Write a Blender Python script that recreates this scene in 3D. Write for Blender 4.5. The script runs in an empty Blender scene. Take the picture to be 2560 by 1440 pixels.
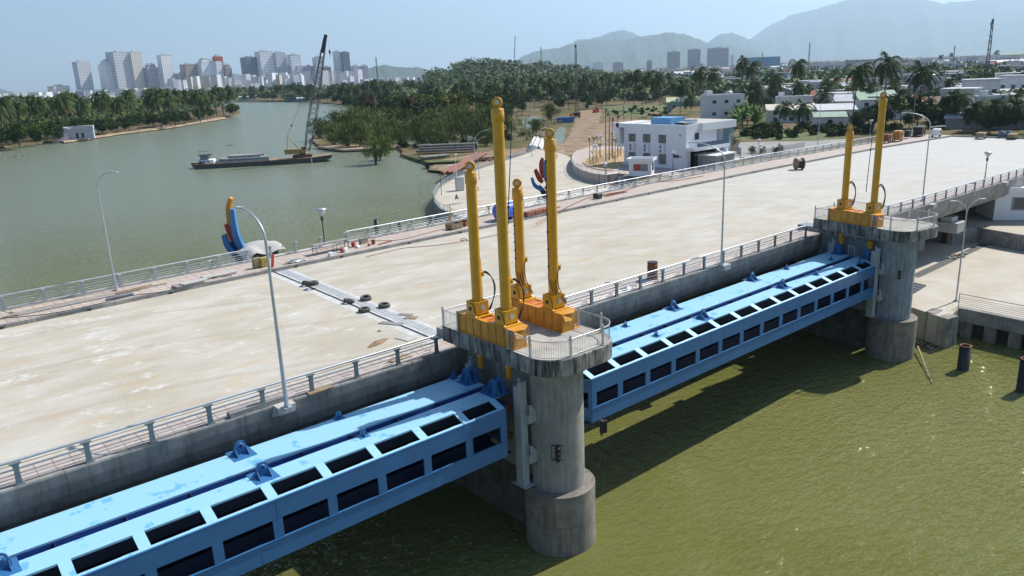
import bpy, math, random
from mathutils import Vector, Matrix
random.seed(7)
R = math.radians
SC = bpy.context.scene
HAZE = 4.8e-5
# ---------------- camera, world, sun, exposure ----------------
FPX, PITCH, ROLL, YAW, CH = 1931.118, 0.272760, -0.0404188, 0.8708818, 18.0
_f = Vector((math.cos(YAW)*math.cos(PITCH), math.sin(YAW)*math.cos(PITCH), -math.sin(PITCH)))
_r = _f.cross(Vector((0,0,1))).normalized(); _u = _r.cross(_f)
_r2 = math.cos(ROLL)*_r + math.sin(ROLL)*_u; _u2 = -math.sin(ROLL)*_r + math.cos(ROLL)*_u
cam = bpy.data.cameras.new('camera'); camo = bpy.data.objects.new('camera', cam); SC.collection.objects.link(camo)
M = Matrix((( _r2.x,_u2.x,-_f.x,0),(_r2.y,_u2.y,-_f.y,0),(_r2.z,_u2.z,-_f.z,CH),(0,0,0,1)))
camo.matrix_world = M
cam.sensor_width = 36; cam.sensor_fit = 'HORIZONTAL'; cam.lens = 36*FPX/2560
cam.clip_start = .5; cam.clip_end = 60000
SC.camera = camo
SUN = Vector((15.0, -1.7, 17.0)).normalized()
w = bpy.data.worlds.new('World'); SC.world = w; w.use_nodes = True
nt = w.node_tree; bg = nt.nodes['Background']
sky = nt.nodes.new('ShaderNodeTexSky'); sky.sky_type = 'NISHITA'; sky.sun_disc = False
sky.sun_elevation = math.asin(SUN.z); sky.sun_rotation = math.atan2(SUN.x, SUN.y)
sky.air_density = 1.0; sky.dust_density = .6; sky.ozone_density = 4; sky.altitude = 0
nt.links.new(sky.outputs[0], bg.inputs[0]); bg.inputs[1].default_value = 0.10
sl = bpy.data.lights.new('sun', 'SUN'); sl.energy = 5.0; sl.angle = R(.53); sl.color = (1,.955,.88)
so = bpy.data.objects.new('sun', sl); SC.collection.objects.link(so)
so.rotation_euler = SUN.to_track_quat('Z', 'Y').to_euler()
SC.view_settings.view_transform = 'Standard'; SC.view_settings.look = 'None'
SC.view_settings.exposure = 0.4; SC.view_settings.gamma = 1
SC.render.engine = 'CYCLES'
SC.cycles.max_bounces = 6; SC.cycles.volume_bounces = 1

# ---------------- places: where a sight line meets a level ----------------
def ray(px, py): return _r2*((px-1280)/FPX) - _u2*((py-720)/FPX) + _f
def P(px, py, z):
    d = ray(px, py); s = (z-CH)/d.z
    return Vector((s*d.x, s*d.y, z))
def PX(px, py, X):
    d = ray(px, py); s = X/d.x; return Vector((X, s*d.y, CH+s*d.z))
def PY(px, py, Y):
    d = ray(px, py); s = Y/d.y; return Vector((s*d.x, Y, CH+s*d.z))
def PD(px, py, D):
    d = ray(px, py); s = D/math.hypot(d.x, d.y); return Vector((s*d.x, s*d.y, CH+s*d.z))
def HZ(px): return 181.6-.0404*(px-1280)
# ---------------- mesh building ----------------
class MB:
    def __init__(s): s.v=[]; s.f=[]; s.m=[]; s.sm=[]
    def add(s, vs, fs, mi=0, smooth=False):
        n=len(s.v); s.v += [tuple(v) for v in vs]
        for f in fs: s.f.append([i+n for i in f]); s.m.append(mi); s.sm.append(smooth)
        return s
    def box(s, c, d, rz=0, mi=0, rx=0, ry=0):
        mt = Matrix.Rotation(rz,3,'Z') @ Matrix.Rotation(ry,3,'Y') @ Matrix.Rotation(rx,3,'X')
        c = Vector(c); vs=[]
        for sx in (-.5,.5):
            for sy in (-.5,.5):
                for sz in (-.5,.5): vs.append(c + mt @ Vector((sx*d[0],sy*d[1],sz*d[2])))
        return s.add(vs, [(0,1,3,2),(4,6,7,5),(0,4,5,1),(2,3,7,6),(0,2,6,4),(1,5,7,3)], mi)
    def bb(s, x0,x1,y0,y1,z0,z1, mi=0):
        return s.box(((x0+x1)/2,(y0+y1)/2,(z0+z1)/2),(x1-x0,y1-y0,z1-z0),0,mi)
    def prism(s, pts, z0, z1, mi=0, topz=None):
        n=len(pts); vs=[(p[0],p[1],z0) for p in pts]+[(p[0],p[1],z1) for p in pts]
        a = sum(pts[i][0]*pts[(i+1)%n][1]-pts[(i+1)%n][0]*pts[i][1] for i in range(n))
        fs=[tuple(range(n,2*n)), tuple(range(n-1,-1,-1))]+[(i,(i+1)%n,n+(i+1)%n,n+i) for i in range(n)]
        if a<0: fs=[tuple(reversed(f)) for f in fs]
        return s.add(vs, fs, mi)
    def tube(s, a, b, r, n=8, r2=None, mi=0, cap=True):
        return s.path([a,b], r, n, r2, mi, cap)
    def path(s, pts, r, n=8, r2=None, mi=0, cap=True):
        pts=[Vector(p) for p in pts]; k=len(pts); r2 = r if r2 is None else r2; vs=[]; up=None
        for i,p in enumerate(pts):
            t = (pts[min(i+1,k-1)]-pts[max(i-1,0)]).normalized()
            if up is None: up = Vector((0,0,1)) if abs(t.z)<.9 else Vector((1,0,0))
            u = up - t*up.dot(t)
            if u.length<1e-4: u = t.orthogonal()
            u.normalize(); up=u; v=t.cross(u); rr=r+(r2-r)*i/(k-1)
            for j in range(n):
                a=2*math.pi*j/n; vs.append(p+u*(rr*math.cos(a))+v*(rr*math.sin(a)))
        fs=[(i*n+j,i*n+(j+1)%n,(i+1)*n+(j+1)%n,(i+1)*n+j) for i in range(k-1) for j in range(n)]
        s.add(vs, fs, mi, n>5)
        if cap: s.add(vs[:n],[tuple(range(n-1,-1,-1))],mi); s.add(vs[-n:],[tuple(range(n))],mi)
        return s
    def lathe(s, c, prof, n=16, mi=0, axis='Z', smooth=True, rot=None):
        vs=[]; c=Vector(c)
        for r,z in prof:
            for j in range(n):
                a=2*math.pi*j/n; q=Vector((r*math.cos(a),r*math.sin(a),z))
                if axis=='X': q=Vector((q.z,q.x,q.y))
                if axis=='Y': q=Vector((q.y,q.z,q.x))
                if rot: q=rot@q
                vs.append(c+q)
        k=len(prof)
        fs=[(i*n+j,i*n+(j+1)%n,(i+1)*n+(j+1)%n,(i+1)*n+j) for i in range(k-1) for j in range(n)]
        s.add(vs,fs,mi,smooth)
        if prof[0]==prof[-1]: return s
        if prof[0][0]>1e-4: s.add(vs[:n],[tuple(range(n-1,-1,-1))],mi)
        if prof[-1][0]>1e-4: s.add(vs[-n:],[tuple(range(n))],mi)
        return s
    def plate(s, pts, nrm, t, mi=0):      # flat outline with real thickness
        nrm=Vector(nrm).normalized()*t/2; n=len(pts)
        vs=[Vector(p)-nrm for p in pts]+[Vector(p)+nrm for p in pts]
        fs=[tuple(range(n,2*n)),tuple(range(n-1,-1,-1))]+[(i,(i+1)%n,n+(i+1)%n,n+i) for i in range(n)]
        return s.add(vs,fs,mi)
    def quad(s,a,b,c,d,mi=0): return s.add([a,b,c,d],[(0,1,2,3)],mi)
    def mesh(s, name, mats):
        me=bpy.data.meshes.new(name); me.from_pydata(s.v,[],s.f)
        for m in (mats if isinstance(mats,(list,tuple)) else [mats]): me.materials.append(m)
        me.polygons.foreach_set('material_index', s.m); me.polygons.foreach_set('use_smooth', s.sm)
        me.update(); return me
    def build(s, name, mats, parent=None, loc=None, rz=0, bevel=0):
        o=bpy.data.objects.new(name, s.mesh(name,mats)); SC.collection.objects.link(o)
        if parent: o.parent=parent
        if loc is not None: o.location=loc
        o.rotation_euler[2]=rz
        if bevel:
            b=o.modifiers.new('bevel','BEVEL'); b.width=bevel; b.segments=2; b.limit_method='ANGLE'; b.angle_limit=R(40)
        return o
def tag(o, label=None, cat=None, group=None, kind=None):
    if label: o['label']=label
    if cat: o['category']=cat
    if group: o['group']=group
    if kind: o['kind']=kind
    return o
def thing(name, label, cat, loc=(0,0,0), rz=0, group=None):
    o=bpy.data.objects.new(name,None); SC.collection.objects.link(o); o.location=loc; o.rotation_euler[2]=rz
    o.empty_display_size=.3
    return tag(o,label,cat,group)
KIDS={}
def dup(o, loc=None, rz=None, label=None, group=None, scale=None, parent=None):
    c=o.copy(); SC.collection.objects.link(c)
    if parent is not None: c.parent=parent
    if loc is not None: c.location=loc
    if rz is not None: c.rotation_euler[2]=rz
    if scale is not None: c.scale=(scale,)*3 if isinstance(scale,(int,float)) else scale
    if label: c['label']=label
    if group: c['group']=group
    for ch in list(o.children): dup(ch, parent=c)
    return c
# ---------------- materials ----------------
def NT(m): return m.node_tree.nodes, m.node_tree.links
def mat(name, col, rough=.7, metal=0, var=.15, scale=1.5, bump=.0, bscale=20, col2=None, spec=.5, thr=(.35,.65), stretch=None, coat=0, streak=0, streakcol=(.05,.045,.04)):
    m=bpy.data.materials.new(name); m.use_nodes=True; n,l=NT(m); b=n['Principled BSDF']
    b.inputs['Roughness'].default_value=rough; b.inputs['Metallic'].default_value=metal
    b.inputs['Specular IOR Level'].default_value=spec; b.inputs['Coat Weight'].default_value=coat
    tc=n.new('ShaderNodeTexCoord'); mp=n.new('ShaderNodeMapping'); l.new(tc.outputs['Object'],mp.inputs[0])
    if stretch: mp.inputs['Scale'].default_value=stretch
    no=n.new('ShaderNodeTexNoise'); no.inputs['Scale'].default_value=scale; no.inputs['Detail'].default_value=8; no.inputs['Roughness'].default_value=.62
    l.new(mp.outputs[0],no.inputs[0])
    cr=n.new('ShaderNodeValToRGB'); c=Vector(col)
    c2=Vector(col2) if col2 else c*(1-var); c1 = c if col2 else c*(1+var*.6)
    cr.color_ramp.elements[0].position=thr[0]; cr.color_ramp.elements[1].position=thr[1]
    cr.color_ramp.elements[0].color=(*c2,1); cr.color_ramp.elements[1].color=(*c1,1)
    l.new(no.outputs[0],cr.inputs[0]); out=cr.outputs[0]
    if streak:
        mp2=n.new('ShaderNodeMapping'); l.new(tc.outputs['Object'],mp2.inputs[0]); mp2.inputs['Scale'].default_value=(2.2,2.2,.22)
        n3=n.new('ShaderNodeTexNoise'); n3.inputs['Scale'].default_value=1.6; n3.inputs['Detail'].default_value=7; n3.inputs['Roughness'].default_value=.65
        l.new(mp2.outputs[0],n3.inputs[0]); c3=n.new('ShaderNodeValToRGB'); c3.color_ramp.elements[0].position=.43 if streak>.9 else .5; c3.color_ramp.elements[1].position=.60 if streak>.9 else .72
        l.new(n3.outputs[0],c3.inputs[0]); ml=n.new('ShaderNodeMath'); ml.operation='MULTIPLY'; ml.inputs[1].default_value=streak
        l.new(c3.outputs[0],ml.inputs[0]); mx=n.new('ShaderNodeMix'); mx.data_type='RGBA'
        l.new(ml.outputs[0],mx.inputs[0]); l.new(out,mx.inputs[6]); mx.inputs[7].default_value=(*streakcol,1); out=mx.outputs[2]
    l.new(out,b.inputs['Base Color'])
    if bump:
        n2=n.new('ShaderNodeTexNoise'); n2.inputs['Scale'].default_value=bscale; n2.inputs['Detail'].default_value=5
        l.new(mp.outputs[0],n2.inputs[0]); bp=n.new('ShaderNodeBump'); bp.inputs['Strength'].default_value=bump; bp.inputs['Distance'].default_value=.05
        l.new(n2.outputs[0],bp.inputs['Height']); l.new(bp.outputs[0],b.inputs['Normal'])
    return m
conc=mat('concrete',(.27,.265,.25),.85,0,.3,.7,.25,30,streak=.55,streakcol=(.06,.055,.045))
conc_lt=mat('pale_concrete',(.44,.43,.40),.85,0,.18,.5,.2,25,streak=.25,streakcol=(.13,.12,.1))
conc_dk=mat('stained_concrete',(.30,.285,.25),.9,0,.35,.9,.3,25,streak=.8,streakcol=(.045,.04,.032))
bluein=mat('shaded_gate_interior',(.012,.022,.05),.6,0,.2,1)  # shade inside the gates put into a near-black blue
bluep=mat('blue_paint_shaded',(.035,.145,.34),.36,0,.1,.5,.02,60,streak=.5,streakcol=(.03,.11,.27),coat=.05)  # gate blue with the shade of the front face put into the colour
bluetop=mat('blue_paint_sunlit',(.275,.53,.69),.45,0,.12,.9,.03,40,col2=(.13,.39,.62),thr=(.37,.42),streak=.1,streakcol=(.45,.4,.3))  # same gate paint on tops and gussets, sunlit paleness put into the colour
bluedk=mat('deep_shaded_blue',(.03,.09,.30),.4,0,.12,1)  # gate blue with the slot's shade put in; wheel brackets share it
yel=mat('yellow_paint',(.66,.335,.018),.38,0,.12,1.2,.02,30,streak=.12,streakcol=(.25,.11,.01),coat=.2)
org=mat('orange_paint',(.60,.27,.025),.45,0,.18,1.4,.03,30,streak=.45,streakcol=(.2,.08,.012))
orgin=mat('orange_primer',(.5,.13,.03),.6,0,.2,2)
galv=mat('galvanised_steel',(.50,.53,.56),.38,.55,.12,3)
galvd=mat('grey_steel',(.20,.23,.25),.45,.4,.15,3)
white=mat('white_paint',(.78,.79,.80),.6,0,.05,.6,streak=.05,streakcol=(.5,.5,.5))
black=mat('black_rubber',(.018,.018,.02),.6,0,.2,4)
dark=mat('dark_steel',(.035,.035,.04),.5,.2,.25,4)
rust=mat('rusty_steel',(.23,.08,.035),.85,0,.4,2.5,.2,25)
wood=mat('weathered_wood',(.26,.19,.12),.85,0,.3,3,.2,20,stretch=(1,6,1))
tile=mat('pink_paving',(.47,.40,.35),.85,0,.12,2,.1,20)
glass=mat('dark_glass',(.035,.045,.05),.12,0,.2,1,spec=.7)
red=mat('red_paint',(.45,.04,.025),.5,0,.15,3)
def paving():
    n,l=NT(tile); b=n['Principled BSDF']; src=b.inputs['Base Color'].links[0].from_socket
    tc=n.new('ShaderNodeTexCoord'); br=n.new('ShaderNodeTexBrick'); br.offset=0; br.inputs['Scale'].default_value=1
    br.inputs['Brick Width'].default_value=.8; br.inputs['Row Height'].default_value=.8; br.inputs['Mortar Size'].default_value=.03
    br.inputs['Color1'].default_value=(1,1,1,1); br.inputs['Color2'].default_value=(.9,.88,.86,1); br.inputs['Mortar'].default_value=(.5,.45,.42,1)
    l.new(tc.outputs['Object'],br.inputs[0]); mx=n.new('ShaderNodeMix'); mx.data_type='RGBA'; mx.blend_type='MULTIPLY'; mx.inputs[0].default_value=1
    l.new(src,mx.inputs[6]); l.new(br.outputs[0],mx.inputs[7]); l.new(mx.outputs[2],b.inputs['Base Color'])
paving()
def deckmat():
    m=bpy.data.materials.new('road_concrete'); m.use_nodes=True; n,l=NT(m); b=n['Principled BSDF']; b.inputs['Roughness'].default_value=.88
    b.inputs['Specular IOR Level'].default_value=.25
    tc=n.new('ShaderNodeTexCoord')
    def noise(scale,st,det=6,ro=.6,off=0):
        mp=n.new('ShaderNodeMapping'); l.new(tc.outputs['Object'],mp.inputs[0]); mp.inputs['Scale'].default_value=st; mp.inputs['Location'].default_value=(off,off,0)
        t=n.new('ShaderNodeTexNoise'); t.inputs['Scale'].default_value=scale; t.inputs['Detail'].default_value=det; t.inputs['Roughness'].default_value=ro
        l.new(mp.outputs[0],t.inputs[0]); return t.outputs[0]
    def ramp(x,p0,p1,c0,c1):
        r=n.new('ShaderNodeValToRGB'); r.color_ramp.elements[0].position=p0; r.color_ramp.elements[1].position=p1
        r.color_ramp.elements[0].color=(*c0,1); r.color_ramp.elements[1].color=(*c1,1); l.new(x,r.inputs[0]); return r.outputs[0]
    def mix(a,bb,f,mode='MIX'):
        x=n.new('ShaderNodeMix'); x.data_type='RGBA'; x.blend_type=mode
        if isinstance(f,float): x.inputs[0].default_value=f
        else: l.new(f,x.inputs[0])
        l.new(a,x.inputs[6])
        if isinstance(bb,tuple): x.inputs[7].default_value=(*bb,1)
        else: l.new(bb,x.inputs[7])
        return x.outputs[2]
    base=ramp(noise(.14,(1,2.2,1),9,.65),.38,.62,(.41,.375,.30),(.50,.475,.42))
    base=mix(base,(.46,.36,.235),ramp(noise(.22,(1,2.6,1),9,.7,40),.5,.68,(0,0,0),(.75,.75,.75)))
    # white cement bloom, mostly near the joint and on the near span
    bl=ramp(noise(.3,(1,1.25,1),13,.78,90),.55,.66,(0,0,0),(1,1,1))
    sx=n.new('ShaderNodeSeparateXYZ'); l.new(tc.outputs['Object'],sx.inputs[0])
    mr=n.new('ShaderNodeMapRange'); mr.inputs[1].default_value=20; mr.inputs[2].default_value=45; mr.inputs[3].default_value=1; mr.inputs[4].default_value=.12; l.new(sx.outputs[0],mr.inputs[0])
    mm=n.new('ShaderNodeMath'); mm.operation='MULTIPLY'; l.new(bl,mm.inputs[0]); l.new(mr.outputs[0],mm.inputs[1])
    base=mix(base,(.66,.66,.65),mm.outputs[0])
    mr2=n.new('ShaderNodeMapRange'); mr2.inputs[1].default_value=60; mr2.inputs[2].default_value=150; mr2.inputs[3].default_value=0; mr2.inputs[4].default_value=.75; l.new(sx.outputs[0],mr2.inputs[0])
    base=mix(base,(.50,.50,.49),mr2.outputs[0])
    base=mix(base,(.2,.17,.13),ramp(noise(2.2,(1,1.5,1),10,.8,13),.66,.74,(0,0,0),(.5,.5,.5)))
    base=mix(base,(.33,.29,.22),ramp(noise(.6,(.5,2.4,1),12,.75,55),.55,.75,(0,0,0),(.7,.7,.7)))
    # faint arcs left by tyres and a few hairline cracks
    wv=n.new('ShaderNodeTexWave'); wv.wave_type='RINGS'; wv.rings_direction='Z'; wv.inputs['Scale'].default_value=.035; wv.inputs['Distortion'].default_value=3; wv.inputs['Detail'].default_value=3; l.new(tc.outputs['Object'],wv.inputs[0])
    base=mix(base,(.3,.27,.23),ramp(wv.outputs[1],.985,1.0,(0,0,0),(.28,.28,.28)))
    vo=n.new('ShaderNodeTexVoronoi'); vo.feature='DISTANCE_TO_EDGE'; vo.inputs['Scale'].default_value=.09; l.new(tc.outputs['Object'],vo.inputs[0])
    base=mix(base,(.22,.19,.16),ramp(vo.outputs[0],.0,.004,(.18,.18,.18),(0,0,0)))
    fine=ramp(noise(9,(1,1,1),8,.8),.3,.7,(.86,.86,.86),(1.06,1.06,1.06))
    l.new(mix(base,fine,1.0,'MULTIPLY'),b.inputs['Base Color'])
    bp=n.new('ShaderNodeBump'); bp.inputs['Strength'].default_value=.25; bp.inputs['Distance'].default_value=.03
    l.new(noise(6,(1,1,1),8,.7),bp.inputs['Height']); l.new(bp.outputs[0],b.inputs['Normal'])
    return m
deckm=deckmat()
def watermat():
    m=bpy.data.materials.new('river_water'); m.use_nodes=True; n,l=NT(m); b=n['Principled BSDF']
    b.inputs['Roughness'].default_value=.045; b.inputs['IOR'].default_value=1.33; b.inputs['Specular IOR Level'].default_value=.5
    tc=n.new('ShaderNodeTexCoord'); t=n.new('ShaderNodeTexNoise'); t.inputs['Scale'].default_value=.02; t.inputs['Detail'].default_value=5; l.new(tc.outputs['Object'],t.inputs[0])
    cr=n.new('ShaderNodeValToRGB'); cr.color_ramp.elements[0].color=(.122,.127,.033,1); cr.color_ramp.elements[1].color=(.158,.160,.055,1)
    cr.color_ramp.elements[0].position=.4; cr.color_ramp.elements[1].position=.6
    l.new(t.outputs[0],cr.inputs[0])
    s0=n.new('ShaderNodeSeparateXYZ'); l.new(tc.outputs['Object'],s0.inputs[0]); m0=n.new('ShaderNodeMapRange'); m0.inputs[1].default_value=60; m0.inputs[2].default_value=200; l.new(s0.outputs[1],m0.inputs[0])
    x0=n.new('ShaderNodeMix'); x0.data_type='RGBA'; l.new(m0.outputs[0],x0.inputs[0]); l.new(cr.outputs[0],x0.inputs[6]); x0.inputs[7].default_value=(.135,.16,.11,1); l.new(x0.outputs[2],b.inputs['Base Color'])
    def noi(sc,st,rot,det=3,ro=.55,dist=0.):
        mp=n.new('ShaderNodeMapping'); l.new(tc.outputs['Object'],mp.inputs[0]); mp.inputs['Scale'].default_value=st; mp.inputs['Rotation'].default_value=(0,0,rot)
        t=n.new('ShaderNodeTexNoise'); t.inputs['Scale'].default_value=sc; t.inputs['Detail'].default_value=det; t.inputs['Roughness'].default_value=ro; t.inputs['Distortion'].default_value=dist
        l.new(mp.outputs[0],t.inputs[0]); return t.outputs[0]
    h=None
    for o_,am in ((noi(.16,(1,2.4,1),.7,4),.5),(noi(1.7,(1,2.6,1),.95,4,.6,.3),.30),(noi(6,(1,1.9,1),.6,3,.6,.2),.075)):
        ml=n.new('ShaderNodeMath'); ml.operation='MULTIPLY'; ml.inputs[1].default_value=am; l.new(o_,ml.inputs[0])
        if h is None: h=ml.outputs[0]
        else:
            ad=n.new('ShaderNodeMath'); l.new(h,ad.inputs[0]); l.new(ml.outputs[0],ad.inputs[1]); h=ad.outputs[0]
    hs=h
    h=None
    for o_,am in ((noi(.9,(1,1.8,1),.8,1,.4,.3),.40),(noi(2.6,(1,2.0,1),1.0,1,.4,.3),.20)):
        ml=n.new('ShaderNodeMath'); ml.operation='MULTIPLY'; ml.inputs[1].default_value=am; l.new(o_,ml.inputs[0])
        if h is None: h=ml.outputs[0]
        else:
            ad=n.new('ShaderNodeMath'); l.new(h,ad.inputs[0]); l.new(ml.outputs[0],ad.inputs[1]); h=ad.outputs[0]
    pk=n.new('ShaderNodeMapRange'); pk.inputs[1].default_value=.60; pk.inputs[2].default_value=.80; pk.inputs[3].default_value=0; pk.inputs[4].default_value=1.0; l.new(noi(2.2,(1,1.8,1),.3,0,.4,.3),pk.inputs[0])
    pt=n.new('ShaderNodeMapRange'); pt.inputs[1].default_value=.40; pt.inputs[2].default_value=.66; l.new(noi(.11,(1,1.6,1),.4,4,.6,.5),pt.inputs[0])
    pm=n.new('ShaderNodeMath'); pm.operation='MULTIPLY'; l.new(pk.outputs[0],pm.inputs[0]); l.new(pt.outputs[0],pm.inputs[1]); pk=pm
    ad=n.new('ShaderNodeMath'); l.new(h,ad.inputs[0]); l.new(pk.outputs[0],ad.inputs[1]); h=ad.outputs[0]
    gy=n.new('ShaderNodeSeparateXYZ'); l.new(tc.outputs['Object'],gy.inputs[0]); mr=n.new('ShaderNodeMapRange'); mr.inputs[1].default_value=70; mr.inputs[2].default_value=220; mr.inputs[3].default_value=.02; mr.inputs[4].default_value=.24; l.new(gy.outputs[1],mr.inputs[0]); l.new(mr.outputs[0],b.inputs['Coat Roughness'])
    bp=n.new('ShaderNodeBump'); bp.inputs['Strength'].default_value=1.0; bp.inputs['Distance'].default_value=1.75
    l.new(h,bp.inputs['Height']); l.new(bp.outputs[0],b.inputs['Coat Normal'])
    b.inputs['Roughness'].default_value=1; b.inputs['Specular IOR Level'].default_value=0; b.inputs['Coat Weight'].default_value=1; b.inputs['Coat IOR'].default_value=1.36
    b2=n.new('ShaderNodeBump'); b2.inputs['Strength'].default_value=.2; b2.inputs['Distance'].default_value=.4; l.new(hs,b2.inputs['Height']); l.new(b2.outputs[0],b.inputs['Normal'])
    return m
waterm=watermat()
W=-11.3
# ---------------- water ----------------
mb=MB(); mb.add([(-30000,-3000,W),(30000,-3000,W),(30000,40000,W),(-30000,40000,W)],[(0,1,2,3)])
tag(mb.build('water',waterm),kind='structure')
# ---------------- the bridge ----------------
def ip(tab,x):
    if x<=tab[0][0]: return tab[0][1]
    for (a,b),(c,d) in zip(tab,tab[1:]):
        if x<=c: return b+(d-b)*(x-a)/(c-a)
    return tab[-1][1]
KERB=[(-40,70.4),(6,70.6),(36,71.5),(74,72.1),(116,72.7),(160,72.2),(191,69.8),(260,66)]
RAIL=[(-40,75.0),(9,75.6),(25,76.2),(52,76.8),(81,77.6),(113,78.2),(128,78.6),(205,76),(260,74)]
NEAR=[(-40,40.15),(78,40.35),(92,39.1),(109,38.5),(135,38),(260,36)]
bridge=thing('bridge','long flat concrete road bridge with pale unfinished deck crossing the river','bridge',(0,0,0))
def strip(xs, fa, fb, za, zb, mb=None, mi=0):
    mb=mb or MB()
    for a,b in zip(xs,xs[1:]):
        mb.add([(a,fa(a),za),(b,fa(b),za),(b,fb(b),zb),(a,fb(a),zb)],[(0,1,2,3)],mi)
    return mb
XS=[-40,-20,0,9,25,37,52,66,74,78,81,92,100,109,116,128,135,160,175,191]
kf=lambda x:ip(KERB,x); rf=lambda x:ip(RAIL,x); nf=lambda x:ip(NEAR,x)
strip(XS,lambda x:nf(x)+2.3,lambda x:kf(x)+.05,0,0).build('road_deck',deckm,bridge)
# expansion joint: cement bands, dark slot, comb plate
J0=PX(685,680,0) if False else P(685,680,0); J1=P(1140,872,0)
dj=(J1-J0).normalized(); nj=Vector((-dj.y,dj.x,0))
mb=MB(); mb.quad(J0+nj*-.75+Vector((0,0,.004)),J1+nj*-.75+Vector((0,0,.004)),J1+nj*1.65+Vector((0,0,.004)),J0+nj*1.65+Vector((0,0,.004)))
joint_m=mat('joint_cement',(.56,.56,.55),.9,0,.3,1.2,.2,20,col2=(.42,.41,.39))
mb.build('joint_band',joint_m,bridge)
mb=MB(); mb.quad(*[p+Vector((0,0,.009)) for p in (J0-nj*.12,J1-nj*.12,J1+nj*.12,J0+nj*.12)]); mb.build('joint_gap',dark,bridge)
mb=MB(); L=(J1-J0).length
for i in range(int(L/.42)):
    a=J0+dj*(i*.42+.1)+nj*.35; mb.box(a+nj*.45+Vector((0,0,.02)),(.16,.85,.03),math.atan2(dj.y,dj.x))
mb.build('comb_plate',galv,bridge)
# footpaths and kerbs
strip(XS,lambda x:kf(x)+.35,lambda x:rf(x)+.6,.30,.30).build('footpath',tile,bridge)
XN=[-40,0,25,52,78,92,109,135,160,191]
strip(XN,lambda x:nf(x)+.45,lambda x:nf(x)+2.05,.12,.12).build('footpath',tile,bridge)
mb=MB()
for a,b in zip(XS,XS[1:]):
    pr=lambda x:[(x,kf(x)+.0,-.05),(x,kf(x)+.03,.32),(x,kf(x)+.36,.32),(x,kf(x)+.36,-.05)]
    mb.add(pr(a)+pr(b),[(0,4,5,1),(1,5,6,2),(2,6,7,3)])
kerb=mb.build('kerb',conc,bridge)
mb=MB()
for a,b in zip(XN,XN[1:]):
    pr=lambda x:[(x,nf(x)+2.32,-.05),(x,nf(x)+2.30,.14),(x,nf(x)+2.04,.14),(x,nf(x)+2.04,-.05)]
    mb.add(pr(a)+pr(b),[(0,1,5,4),(1,2,6,5),(2,3,7,6)])
mb.build('kerb',conc_lt,bridge)
for q in [(225,776),(430,734),(855,643),(1025,608),(1152,582),(1459,518),(1545,502),(1623,485),(1696,471),(1828,443),(1888,431),(745,668),(5,822)]:
    p=P(q[0],q[1],.1); y=kf(p.x)
    MB().box((p.x,y-.01,.1),(.34,.06,.16)).build('drain_hole',dark,bridge)
# rail plinths
def plinth(f,xs,y0,y1,z0,z1,name):
    mb=MB()
    for a,b in zip(xs,xs[1:]):
        pr=lambda x:[(x,f(x)+y0,z0),(x,f(x)+y0,z1),(x,f(x)+y1,z1),(x,f(x)+y1,z0)]
        mb.add(pr(a)+pr(b),[(0,4,5,1),(1,5,6,2),(2,6,7,3),(0,3,7,4)])
    return mb.build(name,conc_lt,bridge)
plinth(rf,XS,-.2,.5,.0,.44,'edge_plinth')
# near fascia: a concave cast edge, cut into panels by fine joints
def fascia(x0,x1,f,sgn,name='fascia'):
    prof=[(0.46,.14),(0.0,.14),(-.03,.05),(0.0,-.5),(.06,-1.1),(.2,-1.7),(.45,-2.15),(.9,-2.5),(1.6,-2.65)]
    mb=MB(); n=len(prof); xs=[]; x=x0
    while x<x1: xs.append(x); x+=3.0
    xs.append(x1)
    for a,b in zip(xs,xs[1:]):
        a2=a+.02; vs=[(a2,f(a)+sgn*p[0],p[1]) for p in prof]+[(b,f(b)+sgn*p[0],p[1]) for p in prof]
        fs=[(i,i+1,n+i+1,n+i) for i in range(n-1)]
        if sgn<0: fs=[tuple(reversed(q)) for q in fs]
        mb.add(vs,fs,0,False); mb.add(vs,[(0,n,n+n-1,n-1)])
        vs=[(a-.02,f(a)+sgn*(p[0]+.04),p[1]-.02) for p in prof]+[(a2+.01,f(a)+sgn*(p[0]+.04),p[1]-.02) for p in prof]
        mb.add(vs,fs)
    return mb.build(name,conc,bridge)
fascia(-40,33,nf,1); fascia(33.05,78,nf,1); fascia(80,190,nf,1); fascia(-40,190,lambda x:rf(x)+.55,-1)
for q in [(717,1015),(1803,660),(2306,508),(2465,452)]:
    p=P(q[0],q[1],.14); y=nf(p.x); mb=MB()
    mb.add([(p.x-.55,y+.02,.16),(p.x+.55,y+.02,.16),(p.x+.55,y-.62,.16),(p.x-.55,y-.62,.16),(p.x-.75,y+.1,-.55),(p.x+.75,y+.1,-.55),(p.x+.5,y-.62,-.3),(p.x-.5,y-.62,-.3)],
      [(0,3,2,1),(3,7,6,2),(7,4,5,6),(0,4,7,3),(1,2,6,5)])
    mb.build('lamp_plinth',conc_lt,bridge)
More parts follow.
